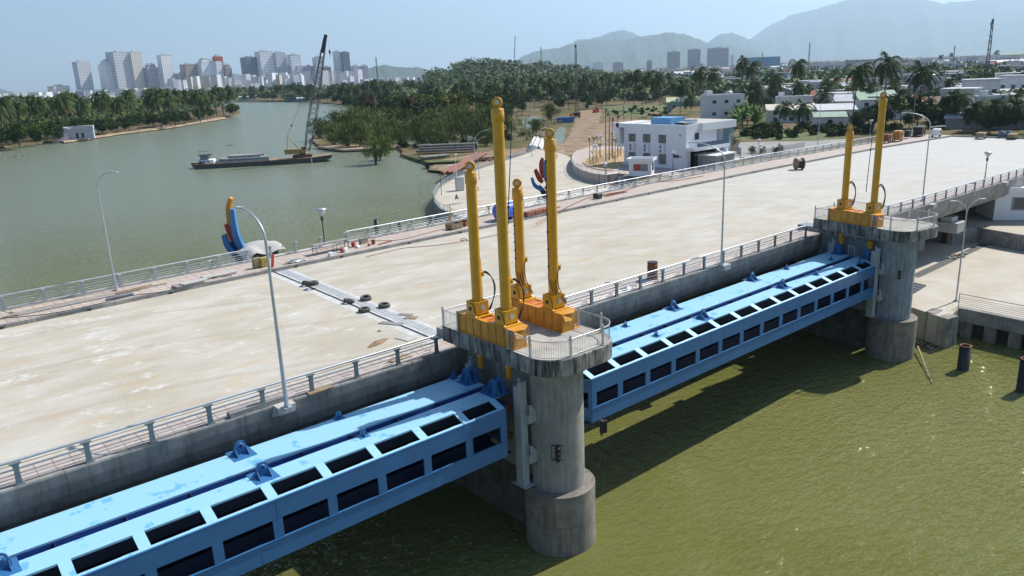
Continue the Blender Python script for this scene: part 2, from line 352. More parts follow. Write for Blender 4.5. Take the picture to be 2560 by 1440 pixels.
# girders and deck underside
mb=MB()
for a,b in zip(XN,XN[1:]):
    pr=lambda x:[(x,nf(x)+1.5,-.02),(x,nf(x)+1.5,-2.0),(x,nf(x)+4,-2.3),(x,nf(x)+5,-3.6),(x,rf(x)-5,-3.6),(x,rf(x)-4,-2.3),(x,rf(x)-1,-2.0),(x,rf(x)-1,-.06)]
    n=8; mb.add(pr(a)+pr(b),[(i,i+1,n+i+1,n+i) for i in range(n)if i<7]+[(7,0,8,15)])
mb.build('box_girder',conc,bridge)
mb=MB(); mb.bb(190.6,191.2,36,77,-9,.25); mb.build('end_wall',conc,bridge)
for X in (111,140,168):
    mb=MB(); mb.bb(X-.9,X+.9,43,46,-9.5,-5); mb.bb(X-.9,X+.9,66,69,-9.5,-5); mb.bb(X-1.3,X+1.3,38.3,72,-5,-3.62); mb.bb(X-1.0,X+1.0,39.2,40.6,-3.6,-3.0)
    mb.build('bent',conc_lt,bridge,bevel=.06)
# ---------------- bridge railings ----------------
rail_post_cache={}
def post_mesh(far):
    k='f' if far else 'n'
    if k in rail_post_cache: return rail_post_cache[k]
    mb=MB(); s=1
    # flared Y-shaped plate post, thin across, its top reaching inward
    pts=[(-.15,0),(-.13,.45),(-.12,.8),(-.17,1.0),(-.26,1.1),(.2,1.1),(.13,1.0),(.1,.8),(.1,.45),(.14,0)]
    mb.plate([(x,-.045,z) for x,z in pts],(0,1,0),.035); mb.plate([(x,.045,z) for x,z in pts],(0,1,0),.035)
    mb.box((0,0,.03),(.42,.26,.05)); mb.box((0,0,.55),(.06,.1,1.0)); mb.box((-.02,0,1.08),(.5,.15,.03))
    if far: mb.box((-.0,-.16,1.06),(.3,.34,.1),rx=-.35)
    me=mb.mesh('post',galvd if not far else galv); rail_post_cache[k]=me; return me
def bridge_rail(x0,x1,f,z,far,label,group,curve_end=None):
    t=thing('bridge_railing',label,'railing',(x0,f(x0),z),0,group)
    n=int(round((x1-x0)/3.0)); xs=[x0+(x1-x0)*i/n for i in range(n+1)]
    me=post_mesh(far)
    for x in xs:
        o=bpy.data.objects.new('post',me); SC.collection.objects.link(o); o.parent=t; o.location=(x-x0,f(x)-f(x0),0)
    ins=-.22 if far else .18
    hr=MB(); hr.path([(x-x0,f(x)-f(x0)+ins*.6,1.17) for x in xs],.07,10); hr.build('handrail',galv,t)
    for zz,dy,r in [(.98,.1,.02),(.74,.12,.045),(.5,.13,.028),(.32,.13,.028),(.14,.13,.03)]:
        MB().path([(x-x0,f(x)-f(x0)+(-dy if far else dy),zz) for x in xs],r,6).build('rail',galv,t)
    return t
g='tubular steel railings along the bridge'
bridge_rail(-21,27.3,lambda x:nf(x)+.2,.14,False,'galvanised tube railing on the near bridge edge, left of the front hoist platform',g)
bridge_rail(33.4,74.6,lambda x:nf(x)+.2,.14,False,'galvanised tube railing on the near bridge edge between the two hoist platforms',g)
bridge_rail(82,154,lambda x:nf(x)+.2,.14,False,'galvanised tube railing on the near bridge edge, right of the rear hoist platform',g)
bridge_rail(-20.2,29.2,rf,.44,True,'white tube railing on the far bridge edge before open river, at the left',g)
bridge_rail(40.6,204-14,rf,.44,True,'long white tube railing on the far bridge edge, reaching the deck end',g)
for i,q in enumerate([(697,648),(752,633),(812,620)]):
    p=P(q[0],q[1],.44); t=thing('railing_post',['lone white railing post beside the red barrier','lone white railing post, middle one of three in the gap','lone white railing post behind the trestle table'][i],'post',(p.x,rf(p.x),.44),0,'posts standing without rails')
    o=bpy.data.objects.new('shaft',post_mesh(True)); SC.collection.objects.link(o); o.parent=t
    for k in range(4): MB().box((0,-.14,.2+.22*k),(.16,.12,.07)).build('bracket',galv,t)
# ---------------- hoist piers ----------------
def arc(cx,cy,r,a0,a1,n): return [(cx+r*math.cos(R(a0+(a1-a0)*i/n)),cy+r*math.sin(R(a0+(a1-a0)*i/n))) for i in range(n+1)]
plat_m=mat('platform_concrete',(.40,.38,.34),.9,0,.25,.8,.3,20,streak=.15)
slab_m=mat('mouldy_concrete',(.31,.30,.27),.9,0,.35,1.3,.3,20,streak=.95,streakcol=(.03,.03,.028))
col_m=mat('column_concrete',(.31,.30,.27),.88,0,.2,.8,.2,25,streak=.6,streakcol=(.10,.09,.07))
drum_m=mat('drum_concrete',(.24,.215,.18),.9,0,.35,.8,.3,25,streak=.75,streakcol=(.09,.07,.05))
col2_m=mat('rear_column_concrete',(.27,.31,.345),.88,0,.2,.8,.2,25,streak=.85,streakcol=(.07,.07,.07))
shadec=mat('shaded_pier_concrete',(.10,.095,.08),.8,0,.4,.8,.3,20,streak=.8,streakcol=(.03,.03,.025))  # shade around the pier wall put into a near-black concrete colour, with streaks
def hoist_pier(O,rz,labels,second):
    cm=col2_m if second else col_m
    t=thing('gate_pier',labels[0],'pier',(O[0],O[1],0),rz,'hoist piers of the sluice gates')
    # drum, column, capital
    def stad(r,cx=2.7,cy=-8.15,back=32): return arc(cx,cy,r,180,360,28)+[(cx+r,back),(cx-r,back)]
    mb=MB(); 
    for a,b,dr in ((W-1.2,-9.35,0),(-9.33,-7.2,0)): mb.prism(arc(2.7,-8.15,2.26,0,360,44)[:-1],a,b)
    mb.prism(arc(2.7,-8.15,2.22,0,360,44)[:-1],-9.4,-9.3)
    mb.build('base_drum',drum_m,t)
    mb=MB(); mb.prism(stad(1.6,back=-7.4),-7.2,.6); mb.prism(stad(1.9,back=-3.0),.605,.95); mb.bb(1.95,3.45,-7.39,3.5,-7.2,.6)
    for z in (-4.9,-2.4): mb.prism(stad(1.612,back=-7.45),z,z+.03)
    mb.build('column',cm,t)
    mb=MB(); mb.bb(1.3,4.1,3.6,28,W-1,-3.4); mb.bb(1.9,3.5,-5.58,3.58,W-1,-7.22); mb.build('pier_wall',shadec,t)
    # platform slab with rounded nose and stepped flank
    out=[(0,0),(0,-8.5)]+arc(1.9,-8.6,1.95,180,270,10)+arc(4.3,-8.6,1.95,270,360,10)+[(6.2,-6.0),(6.2,0.0)]
    mb=MB(); mb.prism(out,.95,2.0)
    mb.bb(.9,5.3,-6.2,-.1,.35,.95)
    mb.build('platform_slab',slab_m,t,bevel=.05)
    top=[(x*.985+.05,y*.985-.06) for x,y in out]
    mb=MB(); mb.prism(top,2.004,2.012); mb.build('platform_floor',plat_m,t)
    # guide rail posts for the gate and their brackets
    g0=P(1308,1217,-7.2); g0=(g0.x-27.7,g0.y-40.3)
    for gx,gy in (g0,(.75,-2.0)):
        for _k in (0,):
            mb=MB(); mb.bb(gx-.25,gx+.25,gy-.35,gy+.3,-7.1,-.35); mb.prism([(gx-.25,gy-.35),(gx+.25,gy-.35),(gx+.1,gy-.1),(gx-.25,gy-.1)],-.35,0)
            grl=mb.build('guide_rail',white if 0 else galvp,t)
            MB().lathe((gx,gy,.05),[(.1,-.05),(.1,.05),(.04,.12)],8).build('eye',galvp,grl)
            mb=MB(); mb.box((gx+.1,gy,-7.0),(.9,1.2,.06)); mb.build('foot_plate',galvp,grl)
            for z in (-2.2,-4.9):
                mb=MB(); mb.bb(gx+.0,gx+1.0,gy-.75,gy-.35,z-.45,z+.1)
                mb.plate([(gx+.1,gy-.72,z+.1),(gx+.1,gy-.72,z+.75),(gx+.22,gy-.72,z+.75),(gx+.75,gy-.72,z+.1)],(0,1,0),.04)
                mb.plate([(gx+.1,gy-.38,z+.1),(gx+.1,gy-.38,z+.75),(gx+.22,gy-.38,z+.75),(gx+.75,gy-.38,z+.1)],(0,1,0),.04)
                mb.build('guide_bracket',galvp,t)
    return t
galvp=mat('grey_guide_paint',(.36,.39,.40),.6,0,.12,1.2,streak=.3,streakcol=(.15,.14,.12))
def picket_panel(path,h=1.08,sp=.135):
    """upright rods joined by small arches below a handrail, along a plan path"""
    mb=MB(); pts=[Vector((x,y,0)) for x,y in path]; seg=[(b-a).length for a,b in zip(pts,pts[1:])]; L=sum(seg)
    def at(s):
        for a,b,l in zip(pts,pts[1:],seg):
            if s<=l+1e-6: return a+(b-a)*(s/l)
            s-=l
        return pts[-1]
    n=max(2,int(L/sp)); q=[at(L*i/n) for i in range(n+1)]
    up=Vector((0,0,1))
    for i,p in enumerate(q):
        if 0<i<n: mb.tube(p+up*.08,p+up*(h-.17),.011,4,cap=False)
    for a,b in zip(q,q[1:]):
        m=(a+b)/2; mb.path([a+up*(h-.17),a*.85+b*.15+up*(h-.09),m+up*(h-.04),a*.15+b*.85+up*(h-.09),b+up*(h-.17)],.010,3,cap=False)
    return mb,q
def balustrade(O,rz,label,segs,posts,group):
    t=thing('balustrade',label,'balustrade',(O[0],O[1],2.012),rz,group)
    for path in segs:
        mb,q=picket_panel(path)
        pn=mb.build('picket_panel',galv,t)
        pts=[(x,y,1.08) for x,y in path]; MB().path(pts,.028,8).build('top_rail',galv,t)
        MB().path([(x,y,.08) for x,y in path],.018,6).build('bottom_rail',galv,t)
    for x,y in posts:
        p=MB(); p.box((x,y,.6),(.1,.1,1.2)); p.box((x,y,.02),(.2,.2,.03)); p.box((x,y,1.21),(.14,.14,.03)); p.lathe((x,y,1.23),[(.03,0),(.06,.05),(.04,.1),(0,.12)],10)
        p.build('post',galv,t)
    return t
def platform_rails(O,rz,label,group):
    cL=arc(1.75,-8.7,1.65,180,270,8); cR=arc(4.45,-8.7,1.65,270,360,8)
    segs=[[(.1,-.1),(.1,-1.7)],[(.1,-.1),(3.1,-.1)],[(3.1,-.1),(6.1,-.1)],[(6.1,-.1),(6.1,-3.4)],[(6.1,-3.4),(6.1,-6.7)],
      [(.1,-6.75),(.1,-8.7)],cL,[(1.75,-10.35),(4.45,-10.35)],cR,[(6.1,-8.7),(6.1,-6.7)]]
    posts=[(.1,-.1),(.1,-1.7),(3.1,-.1),(6.1,-.1),(6.1,-3.4),(6.1,-6.7),(.1,-6.75),(.1,-8.7),(1.75,-10.35),(4.45,-10.35),(6.1,-8.7)]
    return balustrade(O,rz,label,segs,posts,group)
O1=(27.7,40.3); O2=(75.7,40.4); RZ2=R(-10.0)
hoist_pier(O1,0,['grey concrete pier with round drum base, front one carrying four yellow cylinders'],False)
hoist_pier(O2,RZ2,['blue-grey streaked concrete pier at the right bank carrying two yellow cylinders'],True)
platform_rails(O1,0,'ornate picket balustrade with small arches around the front hoist platform','balustrades of the hoist platforms')
platform_rails(O2,RZ2,'ornate picket balustrade with small arches around the rear hoist platform','balustrades of the hoist platforms')
# ---------------- yellow hoist beams and cylinders ----------------
def hoist_beam(O,rz,x0,x1,y0,y1,label):
    t=thing('hoist_beam',label,'beam',(O[0],O[1],2.02),rz,'yellow box beams under the cylinders')
    h=1.2; mb=MB(); xm=(x0+x1)/2
    mb.prism([(x0,y0),(x1-.0,y0),(x1,y1+.35),(x1-.3,y1),(x0+.0,y1)],0,h-.05)
    mb.build('box',org,t)
    # top plate in pieces so that the hatches are real openings
    mb=MB(); ys=[y0+.08,y0-.9,y0-2.35,y0-2.95,y0-3.05,y0-3.65,y1-.0]
    def tp(ya,yb): mb.bb(x0-.06,x1+.06,yb,ya,h-.05+.002,h+.02)
    def hatch(ya,yb):
        mb.bb(x0-.06,x0+.2,yb,ya,h-.048,h+.02); mb.bb(x1-.2,x1+.06,yb,ya,h-.048,h+.02)
    L=y0-y1; tp(y0+.08,y0-L*.33); hatch(y0-L*.33,y0-L*.46); tp(y0-L*.46,y0-L*.49); hatch(y0-L*.49,y0-L*.60); tp(y0-L*.60,y1+.55)
    mb.add([(x0-.06,y1+.55,h+.02),(x1+.06,y1+.55,h+.02),(x1+.06,y1+.25,h+.02),(xm,y1-.25,h+.02),(x0-.06,y1-.05,h+.02),
            (x0-.06,y1+.55,h-.05),(x1+.06,y1+.55,h-.05),(x1+.06,y1+.25,h-.05),(xm,y1-.25,h-.05),(x0-.06,y1-.05,h-.05)],
           [(4,3,2,1,0),(0,1,6,5),(1,2,7,6),(2,3,8,7),(3,4,9,8),(4,0,5,9),(5,6,7,8,9)])
    mb.build('top_plate',org,t)
    for ya,yb in ((y0-L*.33,y0-L*.46),(y0-L*.49,y0-L*.60)):
        MB().bb(x0+.2,x1-.2,yb,ya,h-.046,h-.04).build('hatch_floor',orgin,t)
    for i in range(8):
        y=y0-.1-(L-.3)*i/7
        for xx,s in ((x0,-1),(x1,1)):
            MB().bb(min(xx,xx+s*.05),max(xx,xx+s*.05),y-.012,y+.012,.03,h-.05).build('stiffener',org,t)
    MB().bb(x0-.1,x1+.1,y1-.02,y0+.02,-.018,.03).build('base_flange',org,t)
    MB().plate([(xm-.1,y1-.03,h-.05),(x0-.04,y1-.08,h-.06),(x0-.08,y1-.3,h-.38),(xm-.2,y1-.32,h-.42)],(0,1,.6),.04).build('bent_lip',org,t)
    return t
hb='yellow box beams under the cylinders'
hoist_beam(O1,0,.2,1.45,-1.6,-7.2,'ribbed orange-yellow box beam on the front platform, left of the pair')
hoist_beam(O1,0,4.4,5.75,-1.3,-7.0,'ribbed orange-yellow box beam on the front platform, right of the pair')
hoist_beam(O2,RZ2,.2,1.45,-1.6,-7.2,'ribbed orange-yellow box beam alone on the rear platform')
def cylinder(loc,zt,zrod,label,rz=0,hside=1,pipe=False):
    """loc on beam top (z 3.24); zt top of barrel; zrod lower end of piston rod"""
    t=thing('hydraulic_cylinder',label,'hydraulic cylinder',loc,rz,'yellow hoist cylinders')
    z0=loc[2]; H=zt-z0
    mb=MB(); mb.lathe((0,0,.35),[(.33,0),(.33,H-.95)],24); mb.lathe((0,0,H-.6),[(.33,-.05),(.375,-.02),(.375,.5),(.34,.55)],24)
    mb.build('barrel',yel,t)
    mb=MB(); mb.lathe((0,0,H-.05),[(.36,0),(.36,.1),(.2,.14),(.15,.2)],24)
    for i in range(16):
        a=2*math.pi*i/16; mb.tube((.31*math.cos(a),.31*math.sin(a),H+.03),(.31*math.cos(a),.31*math.sin(a),H+.12),.028,6)
    mb.build('end_cap',yel,t)
    rt=Matrix.Rotation(R(-48),3,'Z')
    mb=MB(); mb.lathe((0,0,H+.42),[(.1,-.11),(.3,-.11),(.3,.11),(.1,.11),(.1,-.11)],20,axis='Y',rot=rt); mb.box((0,0,H+.15),(.3,.2,.2),R(-48))
    er=mb.build('eye_ring',yel,t)
    MB().lathe((0,0,H+.42),[(.12,-.125),(.12,.125)],12,axis='Y',rot=rt).build('bearing',galv,er)
    mb=MB(); pts=[(.33+.14*math.sin(a),-.1,H-1.0+.12*math.cos(a)) for a in [math.pi*i/8 for i in range(9)]]; mb.path(pts,.03,6); mb.build('lifting_eye',yel,t)
    # trunnion box
    mb=MB()
    mb.bb(-.5,.5,-.5,-.42,.12,.95); mb.bb(-.5,.5,.42,.5,.12,.95); mb.bb(-.5,-.42,-.418,.418,.12,.95); mb.bb(.42,.5,-.418,.418,.12,.95); mb.bb(-.416,.416,-.416,.416,.1,.3)
    tb=mb.build('trunnion_box',yel,t)
    for s in (-1,1):
        mb=MB(); mb.lathe((0,s*.51,.55),[(.17,-.03),(.17,.03)],20,axis='Y'); mb.build('trunnion_pin',galv,tb)
        for i in range(10):
            pass
        mb=MB()
        for i in range(6): mb.box((s*.515,0,0),(.001,.001,.001)) if 0 else None
        for i in range(7): mb.box((-.42+.14*i,s*.51,.9),(.035,.03,.035)); mb.box((s*.51,-.42+.14*i,.9),(.03,.035,.035))
        mb.build('bolt_row',yel,tb)
    for s in (-1,1):
        mb=MB(); pts=[(-.62,0),(-.3,0),(.3,0),(.62,0),(.42,.18),(.3,.6),(.18,.82),(-.18,.82),(-.3,.6),(-.42,.18)]
        mb.plate([(s*.56,y,z) for y,z in [(a,b) for a,b in pts]],(1,0,0),.06)
        mb.lathe((s*.58,0,.5),[(.13,-.05),(.13,.05)],16,axis='X',mi=1)
        mb.build('trunnion_bracket',[yel,dark],t)
    MB().box((0,0,.03),(1.35,1.45,.05)).build('base_plate',yel,t)
    # piston rod and lower barrel, seen under the platform
    zr=zrod-z0
    mb=MB(); mb.lathe((0,0,-1.9),[(.2,-1.6 if zr<-4 else -.4),(.33,-1.5 if zr<-4 else -.3),(.33,1.6)],20); mb.build('lower_barrel',yel,t)
    mb=MB(); mb.tube((0,0,zr+.5),(0,0,-1.8),.09,12); mb.build('piston_rod',galv,t)
    mb=MB(); mb.lathe((0,0,zr+.55),[(.12,.35),(.24,.25),(.24,.0),(.16,-.05)],14); mb.box((0,0,zr+.2),(.2,.34,.7)); mb.build('rod_eye',yel,t)
    # valve, chain-like chrome couplings and hoses
    sx=.42
    mb=MB(); mb.box((sx,0,2.6),(.2,.34,.3)); mb.box((sx+.1,.12,2.75),(.12,.1,.18)); mb.tube((sx,-.22,2.6),(sx,.25,2.6),.06,8)
    for i in range(9): mb.lathe((sx,0,3.0+.14*i if i<4 else 1.2+.18*(i-4)),[(.02,-.06),(.055,0),(.02,.06)],8)
    vb=mb.build('valve_block',yel,t)
    MB().tube((sx,0,.5),(sx,0,H-.9 if pipe else 3.6),.025,6).build('pipe',galv,t)
    for k in range(4):
        o=.1*k; q=[]
        for i in range(15):
            u=i/14; a=math.pi*u
            q.append((sx+.1+hside*(.65+.14*k)*math.sin(a)*(.5+.6*u)*1.0, -.15+.1*k-.5*u, 2.75-.05*k+.45*math.sin(a*.9)*(1-u)-2.4*u**1.3))
        MB().path(q,.026,6).build('hose',black,t)
    if pipe:
        mb=MB(); mb.path([(-.36,.05,1.6),(-.4,.05,2.2),(-.36,.05,2.6),(-.37,.05,H-1.2)],.022,6)
        for i in range(7): mb.box((-.36,.05,2.8+i*(H-4)/6),(.08,.1,.07))
        mb.build('cable_run',black,t)
    return t
Z=3.24
cylinder((28.5,37.3,Z),12.2,-.25,'yellow hydraulic cylinder, shorter one on the left beam of the front platform')
cylinder((28.55,34.55,Z),15.95,-.25,'tallest yellow hydraulic cylinder, at the front of the left beam')
cylinder((32.8,38.0,Z),10.6,-.6,'yellow hydraulic cylinder, lowest of the four on the front platform',hside=-1,pipe=True)
cylinder((32.75,34.75,Z),13.9,-.6,'tall yellow hydraulic cylinder on the right beam of the front platform',hside=-1,pipe=True)
cylinder((76.35,37.5,Z),10.9,-1.0,'shorter yellow hydraulic cylinder on the rear platform',RZ2)
cylinder((76.0,34.35,Z),14.1,-1.0,'taller yellow hydraulic cylinder on the rear platform',RZ2)
# ---------------- blue sluice gates ----------------
def gate(xa,xb,zt,label,c0,c1):
    """xa..xb front face; c0/c1 how far the top plates run past it"""
    t=thing('sluice_gate',label,'sluice gate',(xa,33.1,zt-3.5),0,'blue steel sluice gates')
    X=lambda x:x-xa; Yv=lambda y:y-33.1; Z_=lambda z:z-(zt-3.5)
    def bx(mb,x0,x1,y0,y1,z0,z1,mi=0): mb.bb(X(x0),X(x1),Yv(y0),Yv(y1),Z_(z0),Z_(z1),mi)
    bx_=bx
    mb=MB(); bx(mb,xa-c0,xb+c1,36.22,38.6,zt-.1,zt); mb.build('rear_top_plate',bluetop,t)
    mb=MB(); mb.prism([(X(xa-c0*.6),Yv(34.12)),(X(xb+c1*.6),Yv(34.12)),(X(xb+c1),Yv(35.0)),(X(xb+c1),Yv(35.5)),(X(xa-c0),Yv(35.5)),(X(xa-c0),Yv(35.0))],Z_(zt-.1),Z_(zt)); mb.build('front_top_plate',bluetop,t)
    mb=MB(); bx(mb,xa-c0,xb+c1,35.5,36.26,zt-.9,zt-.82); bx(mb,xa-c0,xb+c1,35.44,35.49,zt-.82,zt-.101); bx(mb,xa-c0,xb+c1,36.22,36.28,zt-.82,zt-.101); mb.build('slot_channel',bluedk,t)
    # bays
    n=int(round((xb-xa-.9+.52-4.24-.9)/2.98))+0; L=xb-xa; wn=(L-.9-2*2.12-.5*(n+1))/n
    bays=[(xa+.45,xa+2.57)]; x=xa+2.57+.5
    for i in range(n): bays.append((x,x+wn)); x+=wn+.5
    bays.append((x,x+2.12))
    # sloping panel
    zA,zB,yA,yB=zt,zt-.36,34.12,33.12; dY=yA-yB
    S=lambda x,u,off=0:(X(x),Yv(yA-dY*u),Z_(zA+(zB-zA)*u+off))
    mb=MB()
    def slab(x0,x1,u0,u1):
        a=[S(x0,u0),S(x1,u0),S(x1,u1),S(x0,u1)]; b=[(p[0],p[1],p[2]-.06) for p in a]
        mb.add(a+b,[(3,2,1,0),(4,5,6,7),(0,1,5,4),(2,3,7,6),(1,2,6,5),(3,0,4,7)])
    slab(xa,xb,.88,1.0)
    ed=[xa]+[v for b in bays for v in b]+[xb]
    for i in range(0,len(ed),2):
        if i<len(ed)-0: slab(ed[i],ed[i+1],0,.88)
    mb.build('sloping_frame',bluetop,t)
    # front face
    mb=MB(); f=lambda x0,x1,z0,z1: bx(mb,x0,x1,33.04,33.12,z0,z1)
    zo1,zo0,zb=zt-1.4,zt-2.45,zt-3.5
    f(xa,xb,zo1,zt-.37); f(xa,xb,zb,zo0)
    for i in range(0,len(ed),2): f(ed[i],ed[i+1],zo0,zo1)
    mb.build('front_frame',bluep,t)
    mb=MB(); bx(mb,xa,xb,33.0,33.04,zo0-.03,zo0); bx(mb,xa,xb,33.03,33.04,zt-.40,zt-.37); 
    
    for k in (0.3,.62): bx(mb,xa+L*k,xa+L*k+.025,33.03,33.04,zb,zo0-.04); bx(mb,xa+L*k+1,xa+L*k+1.025,33.03,33.04,zo1,zt-.42)
    mb.build('weld_seam',bluep,t)
    # inside
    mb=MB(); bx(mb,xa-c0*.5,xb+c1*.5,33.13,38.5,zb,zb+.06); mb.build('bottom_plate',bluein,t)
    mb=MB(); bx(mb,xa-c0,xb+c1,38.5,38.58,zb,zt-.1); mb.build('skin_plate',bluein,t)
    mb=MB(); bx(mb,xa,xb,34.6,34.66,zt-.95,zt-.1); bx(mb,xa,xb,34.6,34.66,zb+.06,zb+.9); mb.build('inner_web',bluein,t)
    for i in range(1,len(ed)-2,2):
        m_=(ed[i+1]+ed[i+2])/2 if i+2<len(ed) else xb
        mb=MB(); bx(mb,m_-.02,m_+.02,34.7,38.48,zb+.06,zt-.1); mb.build('diaphragm',bluein,t)
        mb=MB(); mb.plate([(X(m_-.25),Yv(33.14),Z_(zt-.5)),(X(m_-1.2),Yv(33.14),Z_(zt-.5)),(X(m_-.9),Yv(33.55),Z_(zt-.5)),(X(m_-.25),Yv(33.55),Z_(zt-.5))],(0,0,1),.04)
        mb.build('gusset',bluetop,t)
    # chamfered ends with an opening below
    for (x0,s,c) in ((xa,-1,c0),(xb,1,c1)):
        mb=MB(); a=(X(x0),Yv(33.06)); b=(X(x0+s*c),Yv(35.0))
        def pan(z0,z1,u0=0,u1=1):
            p=(a[0]+(b[0]-a[0])*u0,a[1]+(b[1]-a[1])*u0); q=(a[0]+(b[0]-a[0])*u1,a[1]+(b[1]-a[1])*u1)
            mb.plate([(p[0],p[1],Z_(z0)),(q[0],q[1],Z_(z0)),(q[0],q[1],Z_(z1)),(p[0],p[1],Z_(z1))],(1.9,-s*c,0),.06)
        pan(zt-1.35,zt-.42); pan(zb,zt-2.5); pan(zt-2.5,zt-1.35,0,.12); pan(zt-2.5,zt-1.35,.8,1)
        mb.bb(min(b[0]-.04,b[0]+.04),max(b[0]-.04,b[0]+.04),Yv(35.02),Yv(38.5),Z_(zb),Z_(zt-.1))
        mb.build('end_plate',bluep,t)
        for zz in (zt-1.0,zt-2.9):
            q=MB(); q.box((X(x0+s*(c+.12)),Yv(34.6),Z_(zz)),(.3,.7,.5)); q.build('wheel_bracket',bluedk,t)
            q=MB(); q.lathe((X(x0+s*(c+.2)),Yv(34.2),Z_(zz)),[(.08,-.1),(.25,-.1),(.25,.1),(.08,.1)],18,axis='Y'); q.build('guide_wheel',rust,t)
    return t,X,Yv,Z_
def lug(t,x,y,z,big):
    s=.75 if big else .42
    mb=MB(); pts=[(-.5*s,0),(.5*s,0)]+[(.42*s*math.cos(a),.62*s+.42*s*math.sin(a)) for a in [math.pi*i/12 for i in range(13)]]
    w=.09*s
    # a ring plate: outer outline minus a hole, made as a strip
    ho=[( .14*s*math.cos(a), .62*s+.14*s*math.sin(a)) for a in [2*math.pi*i/24 for i in range(24)]]
    oo=[]
    for i in range(24):
        a=2*math.pi*i/24
        if math.sin(a)>=0: oo.append((.42*s*math.cos(a),.62*s+.42*s*math.sin(a)))
        else:
            cx_=math.cos(a); 
            k=min(.5*s/abs(cx_) if abs(cx_)>1e-3 else 9,.62*s/abs(math.sin(a))); oo.append((max(-.5*s,min(.5*s,k*cx_)),max(0,.62*s+k*math.sin(a))))
    vs=[(p[0],-w/2,p[1]) for p in oo]+[(p[0],-w/2,p[1]) for p in ho]+[(p[0],w/2,p[1]) for p in oo]+[(p[0],w/2,p[1]) for p in ho]
    fs=[]
    for i in range(24):
        j=(i+1)%24; fs+=[(i,j,24+j,24+i),(48+j,48+i,72+i,72+j),(j,i,48+i,48+j),(24+i,24+j,72+j,72+i)]
    mb.add(vs,fs)
    if big:
        mb.lathe((0,0,.465),[(.115,-.08),(.2,-.08),(.2,.08),(.115,.08),(.115,-.08)],20,axis='Y')
        for gx in (-.3,.3):
            for sg in (-1,1):
                mb.plate([(gx,sg*.05,0),(gx,sg*.5,0),(gx,sg*.1,.36),(gx,sg*.05,.36)],(1,0,0),.04)
        mb.box((0,0,.012),(1.25,1.35,.02))
    else:
        for sg in (-1,1): mb.plate([(0,sg*.03,0),(0,sg*.3,0),(0,sg*.05,.28)],(1,0,0),.03)
        mb.box((0,0,.01),(.62,.6,.018))
    return mb.build('lifting_lug',bluep,t,loc=(x,y,z))
def hoist_bracket(t,x,y,z):
    mb=MB()
    for s in (-1,1):
        mb.plate([(s*.22,-.55,0),(s*.22,.55,0),(s*.22,.22,.95),(s*.22,-.22,.95)],(1,0,0),.06)
        for yy in (-.3,.3): mb.plate([(s*.25,yy,0),(s*.62,yy,0),(s*.27,yy,.85),(s*.25,yy,.85)],(0,1,0),.04)
    mb.box((0,0,.02),(1.4,1.2,.03)); mb.tube((-.3,0,.7),(.3,0,.7),.08,10)
    return mb.build('hoist_bracket',bluedk if 0 else bluep,t,loc=(x,y,z))
for (xa,xb,zt,lb,big,small,hx) in [
   (-14.0,26.95,-1.05,'blue steel sluice gate in the foreground running off the left edge',[(603,1135),(658,1190),(5,1425)],[(847,1045),(908,1090),(1135,945),(1212,980)],((28.2-.65,37.3),(28.2-.65,34.6))),
   (34.4,75.0,-1.4,'blue steel sluice gate between the two hoist piers, further right',[(1683,772),(1757,795),(1880,700),(1955,718)],[(1563,816),(1640,840),(1966,673),(2040,687),(2077,650),(2150,658)],((33.2+.1,37.9),(33.2+.1,34.7),(75.9,37.5),(75.7,34.4)))]:
    t,X,Yv,Z_=gate(xa,xb,zt,lb,.9,.9)
    for q in big:
        p=P(*q,zt); lug(t,X(p.x),Yv(p.y),Z_(zt),True)
    for q in small:
        p=P(*q,zt); lug(t,X(p.x),Yv(p.y),Z_(zt),False)
    for x,y in hx: hoist_bracket(t,X(x),Yv(y),Z_(zt))
# steel frame step between the gates' ends and pier
for q,z,l in [((1225,930),-1.05,'small grey steel stool frame on the foreground gate end beside the pier'),((2137,640),-1.4,'small grey steel ladder frame at the rear pier above the far gate')]:
    p=P(*q,z); p.y=36.0; mb=MB()
    for dx in (-.3,.3):
        for dy in (-.3,.3): mb.bb(p.x+dx-.04,p.x+dx+.04,p.y+dy-.04,p.y+dy+.04,z,z+1.0)
    mb.bb(p.x-.36,p.x+.36,p.y-.36,p.y+.36,z+1.0,z+1.08); mb.bb(p.x-.3,p.x+.3,p.y-.33,p.y-.27,z+.45,z+.52)
    tag(mb.build('steel_stool',galvp),l,'stool')
# signal lamps fixed to the columns
def signal(p,label,d):
    t=thing('signal_light',label,'signal light',p,math.atan2(d.y,d.x),'black navigation signal lights on the piers')
    mb=MB(); mb.bb(-.04,.04,-.4,.4,-.5,-.46); mb.bb(-.04,.04,-.4,.4,.46,.5); mb.bb(-.04,.04,-.4,-.36,-.5,.5); mb.bb(-.04,.04,.1,.14,-.5,.5); mb.tube((0,0,.0),(-.6,0,0),.04,6); mb.build('frame',dark,t)
    for i in range(3):
        h=MB(); h.box((.1,0,-.3+.3*i),(.22,.34,.26)); h.lathe((.3,0,-.3+.3*i),[(.14,-.1),(.15,.1)],12,axis='X'); h.lathe((.22,0,-.3+.3*i),[(.11,-.01),(.11,.01)],12,axis='X'); h.build('lamp_head',black,t)
    return t
signal(Vector((28.95,30.7,-4.2)),'black signal light on the front of the near pier column',Vector((-.7,-.7,0)))
signal(Vector((33.35,31.3,-4.2)),'black signal light at the right side of the near pier column',Vector((.8,-.6,0)))
signal(PX(2245,685,75.8),'black signal light on the streaked rear pier column',Vector((-.7,-.7,0)))
